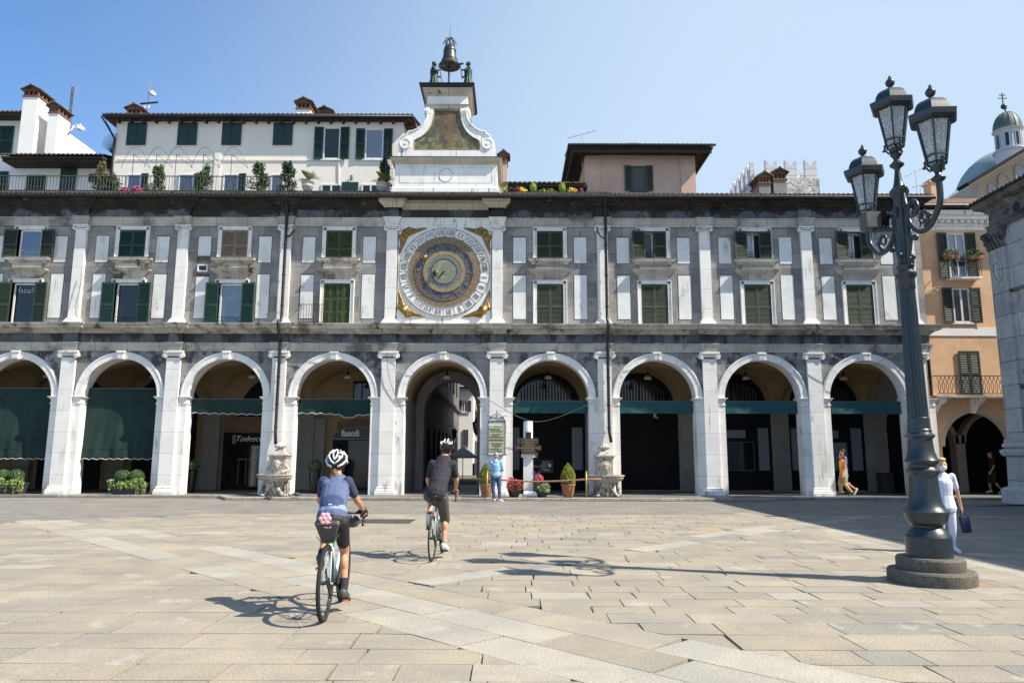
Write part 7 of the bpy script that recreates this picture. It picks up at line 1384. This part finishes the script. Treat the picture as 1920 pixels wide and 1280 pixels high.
def person(name, lab, J, s_, skin, top=None, bottom=None, sleeves='short', legs='long', hair=None, shoe='shoe', vox=.009, handvox=None, toplen=0., hairfn=None, grp=None, root=None, fat=1., skirt=0, headr=1.):
    t_ = thing('person', root, lab, 'person', grp); f = J['face'].normalized() if 'face' in J else Vector((0, 1, 0)); sd = J['side'].normalized(); up = Vector((0, 0, 1)); b = MB(); h = J['head']; r3 = Matrix((sd, f, sd.cross(f))).transposed()
    if r3.determinant() < 0: r3 = Matrix((sd, f, -sd.cross(f))).transposed()
    q = lambda x, y, z: h + r3 @ Vector((x, y, z))*s_*headr
    hs_ = s_*headr
    b.ball(q(0, -.01, .02), (.072*hs_, .092*hs_, .098*hs_), 16, 12, r3).ball(q(0, .02, -.055), (.055*hs_, .065*hs_, .062*hs_), 14, 10, r3).ball(q(0, .055, -.095), (.03*hs_, .03*hs_, .026*hs_), 10, 8, r3)
    b.cap(q(0, .088, .0), q(0, .107, -.032), .009*hs_, .015*hs_, n=8).ball(q(0, .083, -.065), (.024*hs_, .012*hs_, .009*hs_), 10, 6, r3).ball(q(.03, .072, .012), (.018*hs_, .012*hs_, .008*hs_), 8, 6, r3).ball(q(-.03, .072, .012), (.018*hs_, .012*hs_, .008*hs_), 8, 6, r3)
    for e in (-1, 1): b.ball(q(e*.075, -.005, -.01), (.012*hs_, .02*hs_, .032*hs_), 8, 8, r3)
    b.cap(J['neck0'], J['neck1'], .056*s_, .05*s_); b.cap(J['chest'], J['neck0'], .10*s_, .075*s_, sd, 1.35).cap(J['waist'], J['chest'], .095*s_*fat, .108*s_*fat, sd, 1.25).cap(J['hip'], J['waist'], .108*s_*fat, .092*s_*fat, sd, 1.28)
    for e in 'RL':
        sgn = sd if e == 'R' else -sd
        b.cap(J['sh'+e], J['el'+e], .047*s_*fat, .037*s_).cap(J['el'+e], J['ha'+e], .036*s_, .024*s_).cap(J['chest']+(J['sh'+e]-J['chest'])*.4, J['sh'+e], .07*s_, .052*s_)
        hand(b, J['ha'+e], J.get('hd'+e, J['ha'+e]-J['el'+e]), J.get('th'+e, f), J.get('up'+e, sgn), s_, J.get('curl', .5))
        b.cap(J['hi'+e], J['kn'+e], .082*s_*fat, .053*s_).cap(J['kn'+e], J['an'+e], .050*s_, .034*s_).ball(J['kn'+e]+(J['an'+e]-J['kn'+e])*.28-f*.018*s_, (.050*s_, .055*s_, .085*s_)).cap(J['an'+e], J['to'+e], .035*s_, .025*s_)
    organic(b, 'body', skin, t_, vox, 2)
    b = MB()
    for e in (-1, 1): b.ball(q(e*.031, .079, .0), (.011*hs_, .007*hs_, .006*hs_), 8, 6, r3)
    b.obj('eyes', 'hairk', t_)
    if top:
        b = MB(); g = 1.13; L = J['hip']+(J['waist']-J['hip'])*(.0-toplen); b.cap(J['chest'], J['neck0']-up*.015*s_, .116*s_, .088*s_, sd, 1.36).cap(J['neck0'], J['neck0']+(J['neck1']-J['neck0'])*.3, .070*s_, .060*s_).cap(J['waist'], J['chest'], .110*s_*fat*1.04, .124*s_*fat, sd, 1.26).cap(L, J['waist'], .128*s_*fat, .108*s_*fat, sd, 1.30)
        for e in 'RL':
            el = J['sh'+e]+(J['el'+e]-J['sh'+e])*(.68 if sleeves == 'short' else 1.); 
            if sleeves == 'none': b.cap(J['chest']+(J['sh'+e]-J['chest'])*.4, J['sh'+e]-up*.0, .075*s_, .052*s_)
            else: b.cap(J['sh'+e], el, .060*s_*fat, .055*s_ if sleeves == 'short' else .046*s_).cap(J['chest']+(J['sh'+e]-J['chest'])*.35, J['sh'+e], .08*s_, .064*s_)
            if sleeves == 'long': b.cap(J['el'+e], J['el'+e]+(J['ha'+e]-J['el'+e])*.93, .046*s_, .034*s_)
        organic(b, 'top', top, t_, vox, 3)
    if bottom:
        b = MB(); b.cap(J['hip'], J['hip']+(J['waist']-J['hip'])*.8, .119*s_*fat, .104*s_*fat, sd, 1.3)
        for e in 'RL':
            if legs == 'long': b.cap(J['hi'+e], J['kn'+e], .097*s_*fat, .072*s_).cap(J['kn'+e], J['an'+e]+(J['kn'+e]-J['an'+e])*.05, .072*s_, .056*s_).ball(J['kn'+e]+(J['an'+e]-J['kn'+e])*.28-f*.018*s_, (.066*s_, .072*s_, .12*s_))
            elif legs == 'knee': b.cap(J['hi'+e], J['kn'+e]+(J['kn'+e]-J['hi'+e])*.03, .098*s_*fat, .076*s_)
            else: b.cap(J['hi'+e], J['hi'+e]+(J['kn'+e]-J['hi'+e])*.68, .092*s_*fat, .070*s_)
        organic(b, 'trousers' if legs == 'long' else 'shorts', bottom, t_, vox, 3)
    if skirt: organic(MB().cap(J['waist'], J['hip']-up*.12*s_, .105*s_*fat, .15*s_*fat, sd, 1.25), 'tunic_skirt', top, t_, vox, 2)
    for e in 'RL':
        d = (J['to'+e]-J['an'+e]).normalized(); b = MB().cap(J['an'+e]-d*.02*s_-up*.0, J['to'+e], .045*s_, .034*s_).cap(J['an'+e]-d*.03*s_-up*.02*s_, J['to'+e]-up*.01, .036*s_, .032*s_)
        organic(b, 'shoe', shoe, t_, vox, 1)
    if hair:
        b = MB().ball(q(0, -.025, .045), (.083*hs_, .096*hs_, .088*hs_), 14, 10, r3).ball(q(0, -.05, -.01), (.078*hs_, .07*hs_, .085*hs_), 14, 10, r3)
        if hairfn: hairfn(b, q, hs_)
        organic(b, 'hair', hair, t_, vox, 2)
    return t_, q, r3
def helmet(par, q, r3, s_, white):
    b = MB(); rx, ry, rz = .112*s_, .142*s_, (.135 if white else .118)*s_; c = q(0, -.015, .03); vs = []; nu, nv = 28, 9
    for j in range(nv+1):
        for i in range(nu):
            a = 2*PI*i/nu; lo = -.15-.45*max(0, -math.sin(a)); e = lo+(PI/2-lo)*j/nv; vs.append(c + r3 @ Vector((rx*math.cos(e)*math.cos(a), ry*math.cos(e)*math.sin(a), rz*math.sin(e))))
    b.add(vs, [(j*nu+i, j*nu+(i+1) % nu, (j+1)*nu+(i+1) % nu, (j+1)*nu+i) for j in range(nv) for i in range(nu)])
    o = b.obj('helmet', 'helmk', par, smooth=True); m_ = o.modifiers.new('t', 'SOLIDIFY'); m_.thickness = .012
    def sp(a, e, k=1.05): return c + r3 @ Vector((k*rx*math.cos(e)*math.cos(a), k*ry*math.cos(e)*math.sin(a), k*rz*math.sin(e)))
    rbs = MB()
    if white:
        for e_ in (-1, 1):
            m0 = -PI/2
            rbs.tube([sp(m0+e_*.02, 1.5), sp(m0+e_*.25, 1.1), sp(m0+e_*.32, .75), sp(m0+e_*.12, .32), sp(m0, .12)], .008*s_, 8)
            rbs.tube([sp(m0+e_*.9, 1.2), sp(m0+e_*1.0, .8), sp(m0+e_*.75, .42), sp(m0+e_*.3, .02), sp(m0, -.18)], .009*s_, 8)
            rbs.tube([sp(m0+e_*1.9, 1.0), sp(m0+e_*1.6, .5), sp(m0+e_*1.25, .10), sp(m0+e_*.75, -.22), sp(m0+e_*.3, -.42)], .011*s_, 8)
            rbs.tube([sp(m0+e_*.32, .75), sp(m0+e_*1.0, .8), sp(m0+e_*1.6, .5)], .007*s_, 8)
            rbs.tube([sp(m0+e_*1.3, .15), sp(m0+e_*2.0, .0), sp(m0+e_*2.7, .05)], .012*s_, 8)
    else:
        for e_ in (-1, 1):
            m0 = -PI/2
            rbs.tube([sp(m0+e_*1.2, 1.3), sp(m0+e_*.45, 1.1), sp(m0+e_*.30, .7), sp(m0+e_*.1, .35)], .008*s_, 8); rbs.tube([sp(m0+e_*1.3, .7), sp(m0+e_*1.0, .45), sp(m0+e_*.8, .2)], .007*s_, 8); rbs.tube([sp(m0+e_*.30, .7), sp(m0+e_*.7, .45), sp(m0+e_*.55, .2)], .009*s_, 8)
    rbs.obj('helmet_shell', 'helmw', par, smooth=True)
    st = MB()
    for e_ in (-1, 1): st.tube([q(e_*.083, -.03, .0), q(e_*.082, -.02, -.05), q(e_*.06, .03, -.11)], .006, 6)
    st.obj('helmet_strap', 'helmk', par)
# bicycle
def bicycle(loc, hd, lab, fm, R_=.345, seat_z=.95, bar_z=.93, rear='bags', crank=-80., steer=0., tyre_r=.021):
    t_ = thing('bicycle', (loc[0], loc[1], 0), lab, 'bicycle', 'bicycles ridden across the piazza'); c, s_ = math.cos(hd), math.sin(hd)
    T = lambda x, y, z: Vector((loc[0]+x*c-y*s_, loc[1]+x*s_+y*c, z)); ax, fx = Vector((c, s_, 0)), Vector((-s_, c, 0))
    m3 = Matrix((fx, Vector((0, 0, 1)), ax)).transposed()
    def wheel(y0):
        w_ = MB(); n = 56; Pth = [(R_-.02)*Vector((math.cos(2*PI*k/n), math.sin(2*PI*k/n), 0)) for k in range(n)]; C = T(0, y0, R_)
        def torus(Rr, r_, nn=56, m=10, sy=1.):
            b = MB(); vs = [C + m3 @ Vector(((Rr+r_*math.cos(2*PI*j/m))*math.cos(2*PI*i/nn), (Rr+r_*math.cos(2*PI*j/m))*math.sin(2*PI*i/nn), r_*sy*math.sin(2*PI*j/m))) for i in range(nn) for j in range(m)]
            return b.add(vs, [(i*m+j, i*m+(j+1) % m, ((i+1) % nn)*m+(j+1) % m, ((i+1) % nn)*m+j) for i in range(nn) for j in range(m)])
        ty = torus(R_-tyre_r, tyre_r); 
        if tyre_r > .018:
            for k in range(84):
                a = 2*PI*k/84; 
                for e in (-1, 0, 1):
                    p_ = C + m3 @ Vector(((R_-.001-abs(e)*.006)*math.cos(a+.02*e), (R_-.001-abs(e)*.006)*math.sin(a+.02*e), e*.013)); ty.obox(p_, (.012, .006, .012), Matrix.Identity(3))
        wo = ty.obj('wheel', 'tyre', t_, smooth=False)
        torus(R_-tyre_r*2-.006, .012, 56, 8, .9).obj('rim', 'rim', wo, smooth=True); sp = MB()
        for k in range(24): a = 2*PI*k/24; e = .03 if k % 2 else -.03; sp.tube([C+m3 @ Vector((.02*math.cos(a+1.2), .02*math.sin(a+1.2), e)), C+m3 @ Vector(((R_-.05)*math.cos(a), (R_-.05)*math.sin(a), 0))], .0016, 4, False)
        sp.obj('spokes', 'steel', wo); hb = MB().tube([T(-.05, y0, R_), T(.05, y0, R_)], .02, 10); hb.obj('hub', 'metalk', wo)
        return wo
    wheel(0); wheel(1.02)
    BB = (.0, .43, .28); fr = MB(); hT, hB = (0, .80, bar_z-.10), (0, .865, bar_z-.26); sT = (0, .27, seat_z-.16)
    for a, b_, r_ in ((BB, sT, .016), (BB, hB, .020), ((0, .28, seat_z-.2), hT, .015), (hT, hB, .019), (BB, (.04, .0, R_), .010), (BB, (-.04, 0, R_), .010), (sT, (.045, 0, R_), .008), (sT, (-.045, 0, R_), .008), (hB, (.05, 1.02, R_), .012), (hB, (-.05, 1.02, R_), .012)): fr.tube([T(*a), T(*b_)], r_, 10)
    fr.obj('frame', fm, t_, smooth=True)
    sd_ = MB().tube([T(*sT), T(0, .215, seat_z-.05)], .014, 10).cap(T(0, .10, seat_z-.02), T(0, .20, seat_z-.015), .045, .03, ax, 1.5).cap(T(0, .2, seat_z-.015), T(0, .38, seat_z-.02), .025, .02); sd_.obj('saddle', 'metalk', t_, smooth=True)
    hb = MB().tube([T(0, .80, bar_z-.1), T(0, .79, bar_z), T(0, .86, bar_z+.02)], .016, 8).tube([T(-.21, .87, bar_z+.02), T(.21, .87, bar_z+.02)], .014, 8)
    for e in (-1, 1): hb.tube([T(e*.21, .87, bar_z+.02), T(e*.212, .94, bar_z+.02), T(e*.214, .965, bar_z-.03), T(e*.218, .94, bar_z-.09), T(e*.222, .86, bar_z-.11)], .015, 8).tube([T(e*.212, .93, bar_z+.03), T(e*.213, .98, bar_z+.07)], .017, 8).tube([T(e*.215, .98, bar_z+.05), T(e*.218, .985, bar_z-.05)], .007, 6)
    hb.obj('handlebar', 'metalk', t_, smooth=True)
    cr = MB(); cc = T(*BB); cr.lathe([(.001, 0), (.085, 0), (.088, .004), (.001, .006)], (0, 0, 0), 36); cr.v = [tuple(T(.05, .43, .28) + m3 @ Vector((v[0], v[1], v[2]))) for v in cr.v]
    cr.tube([T(-.06, .43, .28), T(.06, .43, .28)], .018, 8); ca = R(crank); P = {}
    for e, an in ((1, ca), (-1, ca+PI)):
        pe = (e*.075, .43+.17*math.cos(an), .28+.17*math.sin(an)); cr.bar(T(e*.065, .43, .28), T(*pe), .016, .024); pd = MB(); p_ = T(pe[0]+e*.055, pe[1], pe[2]); pd.obox(p_, (.09, .07, .02), Matrix((ax, fx, Vector((0, 0, 1)))).transposed()); P[e] = pe
        po = pd.obj('pedal', 'metalk', t_); MB().obox(p_-fx*.037, (.07, .008, .016), Matrix((ax, fx, Vector((0, 0, 1)))).transposed()).obj('pedal_reflector', 'reflector' if rear == 'bags' else 'metalk', po)
    cr.tube([T(.05, .43, .365), T(.03, .02, R_+.04)], .004, 5).tube([T(.05, .43, .20), T(.03, .06, R_-.1)], .004, 5); cr.lathe([(.001, 0), (.045, 0), (.045, .02), (.001, .022)], (0, 0, 0), 20); k_ = 2*20
    cr.obj('crankset', 'metalk', t_)
    dr = MB().tube([T(.035, 0, R_-.03), T(.04, .01, R_-.09), T(.04, .05, R_-.15)], .012, 8); ck = MB().lathe([(.001, 0), (.05, 0), (.05, .018), (.001, .02)], (0, 0, 0), 22); ck.v = [tuple(T(.022, 0, R_)+m3 @ Vector(v)) for v in ck.v]; dr.add(ck.v, ck.f); dr.obj('derailleur', 'metalk', t_)
    return t_, T, P, ax, fx, m3
# near cyclist
hd1 = R(3.0); L1 = (-1.835, 7.45)
bk, T, P, ax, fx, m3 = bicycle(L1, hd1, 'light blue touring bicycle with knobbly tyres ridden by the woman in the blue jersey', 'framelb', .362, .93, .95, 'bags', -75)
def cyc(T, J, ax, fx):
    D = {k: T(*v) for k, v in J.items()}; D['face'] = (fx-Vector((0, 0, .08))).normalized(); D['side'] = ax; return D
J = dict(head=(-.06, .70, 1.50), neck0=(-.035, .60, 1.345), neck1=(-.05, .66, 1.43), chest=(-.025, .47, 1.21), waist=(-.015, .30, 1.06), hip=(-.005, .23, .95), shR=(.095, .53, 1.325), shL=(-.165, .53, 1.325), elR=(.185, .66, 1.11), elL=(-.225, .68, 1.12), haR=(.215, .87, 1.01), haL=(-.215, .87, 1.01),
         hiR=(.085, .25, .92), hiL=(-.085, .25, .92), knR=(.095, .48, .60), knL=(-.125, .62, .76), anR=(.115, .385, .20), anL=(-.145, .43, .535), toR=(.125, .55, .145), toL=(-.155, .55, .44))
D = cyc(T, J, ax, fx); D['hdR'] = fx*.9-Vector((0, 0, .25)); D['hdL'] = D['hdR']; D['thR'] = -ax; D['thL'] = ax; D['upR'] = ax*.5+Vector((0, 0, 1)); D['upL'] = -ax*.5+Vector((0, 0, 1)); D['curl'] = 1.0
def pony(b, q, s_):
    b.cap(q(0, -.09, -.03), q(0, -.145, -.10), .034*s_, .028*s_)
    for k in range(-4, 5): b.cap(q(k*.005, -.14, -.10), q(.004+k*.015, -.20-.012*(k % 2), -.29+.012*abs(k)-.012*(k % 3)), .022*s_, .009*s_, n=8)
w1, q, r3 = person('person', 'woman cyclist seen from behind in slate blue jersey, black shorts, white helmet and brown ponytail', D, .97, 'skinf', 'jersey', 'lycra', 'none', 'short', 'hairb', 'shoe', .0075, hairfn=pony, toplen=-.35, root=(L1[0], L1[1]+.3, 0))
helmet(w1, q, r3, .98, True)
for e in 'RL': organic(MB().cap(D['sh'+e]+ax*(.0), D['sh'+e]+(D['el'+e]-D['sh'+e])*.62, .060, .050), 'sleeve', 'jerseysl', w1, .008, 2)
b = MB().cap(D['waist']-fx*.018+Vector((0, 0, .0)), D['waist']+(D['chest']-D['waist'])*.35-fx*.018, .106, .108, ax, 1.24); organic(b, 'jersey_pockets', 'jerseydk', w1, .009, 2)
b = MB().cap(D['hip']+(D['waist']-D['hip'])*.55-fx*.003, D['hip']+(D['waist']-D['hip'])*.78-fx*.003, .118, .113, ax, 1.31); organic(b, 'jersey_hem', 'jerseylt', w1, .009, 2)
MB().obox(D['waist']+Vector((0, 0, .05))-fx*.135-ax*.0, (.035, .004, .014), Matrix((ax, fx, Vector((0, 0, 1)))).transposed()).obj('jersey_badge', 'enamel', w1)
for e in 'RL':
    organic(MB().cap(D['an'+e]+(D['kn'+e]-D['an'+e])*.02, D['an'+e]+(D['kn'+e]-D['an'+e])*.32, .038, .043), 'sock', 'sock', w1, .008, 1)
    gl = MB(); hand(gl, D['ha'+e], D['hdR'], D['th'+e], D['up'+e], 1.22, .9); organic(gl, 'glove', 'sock', w1, .007, 1)
# saddle bag, flower, handlebar bag
sb = thing('saddle_bag', tuple(T(0, .0, .80)), 'grey black roll-top saddle bag with green piping hung behind the woman cyclist', 'bag'); b = MB()
b.add([T(-.12, -.06, .93), T(.12, -.06, .93), T(.10, .12, .95), T(-.10, .12, .95), T(-.06, .03, .735), T(.07, .03, .735), T(.05, .14, .73), T(-.05, .14, .73)], [(0, 1, 2, 3), (7, 6, 5, 4), (0, 4, 5, 1), (1, 5, 6, 2), (2, 6, 7, 3), (3, 7, 4, 0)]).cap(T(-.095, -.02, .935), T(.095, -.02, .935), .035, .035); organic(b, 'bag_body', 'bagk', sb, .010, 6)
MB().tube([T(-.105, -.01, .81), T(-.06, .01, .75), T(.0, .02, .735), T(.07, .01, .75), T(.115, -.01, .83)], .004, 5).obj('piping', 'baggr', sb); MB().tube([T(-.10, .02, .95), T(-.03, -.06, .90), T(.03, -.065, .89), T(.0, -.02, .95)], .004, 5).obj('strap', 'bagk', sb)
fo = thing('pink_flower', tuple(T(-.03, 0, .98)), 'pink plastic flower clipped on top of the saddle bag', 'flower'); b = MB()
for k in range(6): a = k*PI/3; pc = T(-.02+.042*math.cos(a), -.05, .985+.040*math.sin(a)); b.ball(pc, (.026, .014, .026), 10, 8)
b.ball(T(-.02, -.055, .985), (.020, .014, .020)); organic(b, 'petals', 'flower', fo, .005, 1); MB().tube([T(.03, -.05, .95), T(.07, -.04, .92), T(.02, -.05, .89), T(-.05, -.04, .91)], .006, 6).obj('cord', 'flower', fo)
hbg = thing('handlebar_bag', tuple(T(0, .95, .88)), 'black roll bag strapped to the handlebar of the woman cyclist', 'bag'); organic(MB().cap(T(-.13, .98, .87), T(.10, .98, .87), .07, .07), 'bag_body', 'bagk', hbg, .009, 2); MB().tube([T(.10, .90, .92), T(.10, .96, .945), T(.10, 1.04, .92)], .012, 6).obj('strap', 'steel', hbg)
# far cyclist
hd2 = R(-4.0); L2 = (-1.22, 11.55)
bk, T, P, ax, fx, m3 = bicycle(L2, hd2, 'pale green road bicycle with thin tyres ridden by the man in the black shirt', 'framegr', .348, .99, .97, 'none', -85, tyre_r=.014)
J = dict(head=(.11, .60, 1.72), neck0=(.075, .51, 1.55), neck1=(.09, .55, 1.64), chest=(.05, .42, 1.36), waist=(.03, .27, 1.16), hip=(.01, .20, 1.02), shR=(.225, .47, 1.475), shL=(-.105, .47, 1.475), elR=(.275, .60, 1.21), elL=(-.20, .60, 1.21), haR=(.225, .86, 1.05), haL=(-.215, .87, 1.05),
         hiR=(.095, .22, .98), hiL=(-.095, .22, .98), knR=(.11, .50, .60), knL=(-.13, .64, .90), anR=(.12, .36, .20), anL=(-.135, .38, .64), toR=(.14, .54, .13), toL=(-.135, .47, .50))
D = cyc(T, J, ax, fx); D['hdR'] = fx*.9-Vector((0, 0, .25)); D['hdL'] = D['hdR']; D['thR'] = -ax; D['thL'] = ax; D['upR'] = ax*.5+Vector((0, 0, 1)); D['upL'] = -ax*.5+Vector((0, 0, 1)); D['curl'] = 1.0
w2, q, r3 = person('person', 'man cyclist seen from behind in black t-shirt, grey brown shorts and white sneakers', D, 1.08, 'skin', 'tee', 'short', 'short', 'knee', 'hairk', 'shoew', .009, root=(L2[0], L2[1]+.3, 0))
helmet(w2, q, r3, 1.05, False)
for e in 'RL': organic(MB().cap(D['an'+e]+Vector((0, 0, .01))-fx*.012, D['an'+e]+Vector((0, 0, .03))-fx*.012, .044, .042), 'heel_tab', 'shoeg', w2, .008, 1)
MB().obox(T(-.135, .41, .55), (.085, .02, .26), Matrix((ax, (fx+Vector((0, 0, .45))).normalized(), (Vector((0, 0, 1))-fx*.45).normalized())).transposed()).obj('shoe_sole', 'sole', w2)
MB().cap(T(0, .10, .86), T(0, .10, .92), .035, .035).obj('saddle_pack', 'metalk', bk); MB().ball(T(0, .02, .72), .022).obj('rear_light', 'redrefl', bk)
MB().cap(T(0, .56, .50), T(0, .63, .68), .035, .035).obj('water_bottle', 'enamel', bk)
# man in blue at the notice board
S0 = dict(STAND); S0.update(elR=(.25, .02, 1.12), haR=(.13, .2, 1.06), elL=(-.25, .02, 1.12), haL=(-.1, .22, 1.08), anR=(.15, -.02, .09), toR=(.24, .12, .04), knR=(.12, .02, .5), anL=(-.05, 0, .09), toL=(-.07, .17, .04), hdR=(-1, .3, 0), hdL=(1, .3, 0), thR=(0, 0, 1), thL=(0, 0, 1), upR=(0, 1, 0), upL=(0, 1, 0))
def mk(P_, loc, hd, sc):
    D = xf({k: v for k, v in P_.items() if k not in ('face', 'side') and k[:2] not in ('hd', 'th', 'up')}, loc, hd, sc); c, s_ = math.cos(hd), math.sin(hd)
    for k, v in P_.items():
        if k in ('face', 'side') or k[:2] in ('hd', 'th', 'up'): D[k] = Vector((v[0]*c-v[1]*s_, v[0]*s_+v[1]*c, v[2]))
    return D
D = mk(S0, (-.56, 26.2, 0), R(2), 1.0)
person('person', 'standing man in light blue jumper and jeans, reading the notice board', D, 1.0, 'skin', 'lightblue', 'denim', 'long', 'long', 'hairgrey', 'shoew', .010, root=(-.56, 26.2, 0), fat=1.05)
# woman at the cash machine
xw = at(1005, 900, 31.6)[0]; S1 = dict(STAND); S1.update(head=(0, .06, 1.59), elR=(.22, .1, 1.14), haR=(.06, .28, 1.10), elL=(-.22, .1, 1.14), haL=(-.08, .3, 1.1)); D = mk(S1, (xw, 31.4, .085), R(200), .99)
person('person', 'woman in dark navy top and lilac trousers standing by the cash machine', D, .99, 'skin', 'navycl', 'lilac', 'short', 'long', 'hairgrey', 'shoe', .011, root=(xw, 31.4, .085))
# walking couple
S2 = dict(STAND); S2.update(elR=(.2, -.12, 1.14), haR=(.16, -.06, .92), elL=(-.2, .0, 1.12), haL=(-.2, .12, .92), knR=(.07, .14, .50), anR=(.06, .10, .12), toR=(.06, .28, .06), knL=(-.08, -.0, .48), anL=(-.08, -.28, .16), toL=(-.08, -.14, .04))
xc_, _z = at(1581, 925, 29.4); D = mk(S2, (xc_, 29.3, .085), R(90), .955)
def longh(b, q, s_): b.cap(q(0, -.07, .0), q(0, -.085, -.13), .06*s_, .05*s_)
wc, q, r3 = person('person', 'woman in sleeveless orange top and beige trousers walking past the right arches', D, .955, 'skin', 'orangecl', 'beigecl', 'none', 'long', 'hairb', 'shoe', .010, hairfn=longh, root=(xc_, 29.3, .085), skirt=1)
hbag = thing('handbag', (xc_-.05, 29.05, .9), 'small white shoulder handbag at the hip of the woman in orange', 'bag'); b = MB(); b.prism([(xc_-.13, .84), (xc_+.08, .82), (xc_+.09, .96), (xc_-.12, .98)], 29.04, 29.1); b.obj('bag_body', 'bagwhite', hbag); MB().tube([(xc_-.10, 29.07, .97), (xc_-.02, 29.12, 1.25), (xc_+.02, 29.25, 1.42)], .008, 5).obj('strap', 'bagwhite', hbag)
D = mk(S2, (xc_+.27, 29.8, .085), R(90), 1.05); D['anL'] += Vector((.12, 0, .06)); D['toL'] += Vector((.16, 0, .0))
person('person', 'dark haired man in blue shirt and grey shorts walking beside the woman in orange', D, 1.05, 'skin', 'stripe', 'greycl', 'short', 'knee', 'hairk', 'shoew', .011, root=(xc_+.27, 29.8, .085))
# woman in white behind the lamp
xl = at(1771, 950, 12.8)[0]; S3 = dict(STAND); S3.update(elL=(-.26, -.02, 1.1), haL=(-.29, .0, .84), elR=(.24, .0, 1.1), haR=(.25, .1, .86)); D = mk(S3, (xl, 12.8, 0), R(172), .91)
def bob(b, q, s_): b.ball(q(0, .03, .10), (.078*s_, .06*s_, .04*s_)).ball(q(.07, -.01, -.02), (.025*s_, .05*s_, .07*s_)).ball(q(-.07, -.01, -.02), (.025*s_, .05*s_, .07*s_))
ww, q, r3 = person('person', 'blond woman in white tunic and face mask, half hidden by the street lamp', D, .91, 'skin', 'whitecloth', 'whitecloth', 'short', 'long', 'hairblond', 'shoew', .009, hairfn=bob, root=(xl, 12.8, 0), skirt=1, fat=1.12)
organic(MB().ball(q(0, .055, -.06), (.06, .065, .048), 14, 10, r3).ball(q(0, .09, -.045), (.03, .04, .035), 10, 8, r3), 'face_mask', 'mask', ww, .007, 1)
hp = D['haL']; tb = thing('tote_bag', tuple(hp-Vector((0, 0, .3))), 'navy blue tote bag carried by the woman in white', 'bag'); bm_ = hp-Vector((-.02, .0, .17))
b = MB().add([(bm_.x-.06, bm_.y-.04, bm_.z), (bm_.x+.08, bm_.y-.04, bm_.z), (bm_.x+.08, bm_.y+.04, bm_.z), (bm_.x-.06, bm_.y+.04, bm_.z), (bm_.x-.01, bm_.y-.05, bm_.z-.27), (bm_.x+.10, bm_.y-.05, bm_.z-.25), (bm_.x+.10, bm_.y+.05, bm_.z-.25), (bm_.x-.01, bm_.y+.05, bm_.z-.27)], [(0, 1, 2, 3), (4, 5, 6, 7), (0, 1, 5, 4), (1, 2, 6, 5), (2, 3, 7, 6), (3, 0, 4, 7)]); b.obj('bag_body', 'navybag', tb)
MB().tube([(bm_.x-.06, bm_.y-.03, bm_.z), (hp.x-.01, hp.y, hp.z-.06), (bm_.x+.08, bm_.y-.03, bm_.z)], .011, 6).obj('handles', 'navybag', tb)
# walker in the dark archway
xd, _z = at(1862, 925, 31.3); D = mk(S2, (xd, 31.2, .085), R(75), 1.02); D['haR'] += Vector((-.1, -.1, .1))
person('person', 'dark clothed person walking left in the black archway of the orange house', D, 1.02, 'skin', 'navycl', 'navycl', 'short', 'knee', 'hairk', 'shoew', .012, root=(xd, 31.2, .085))
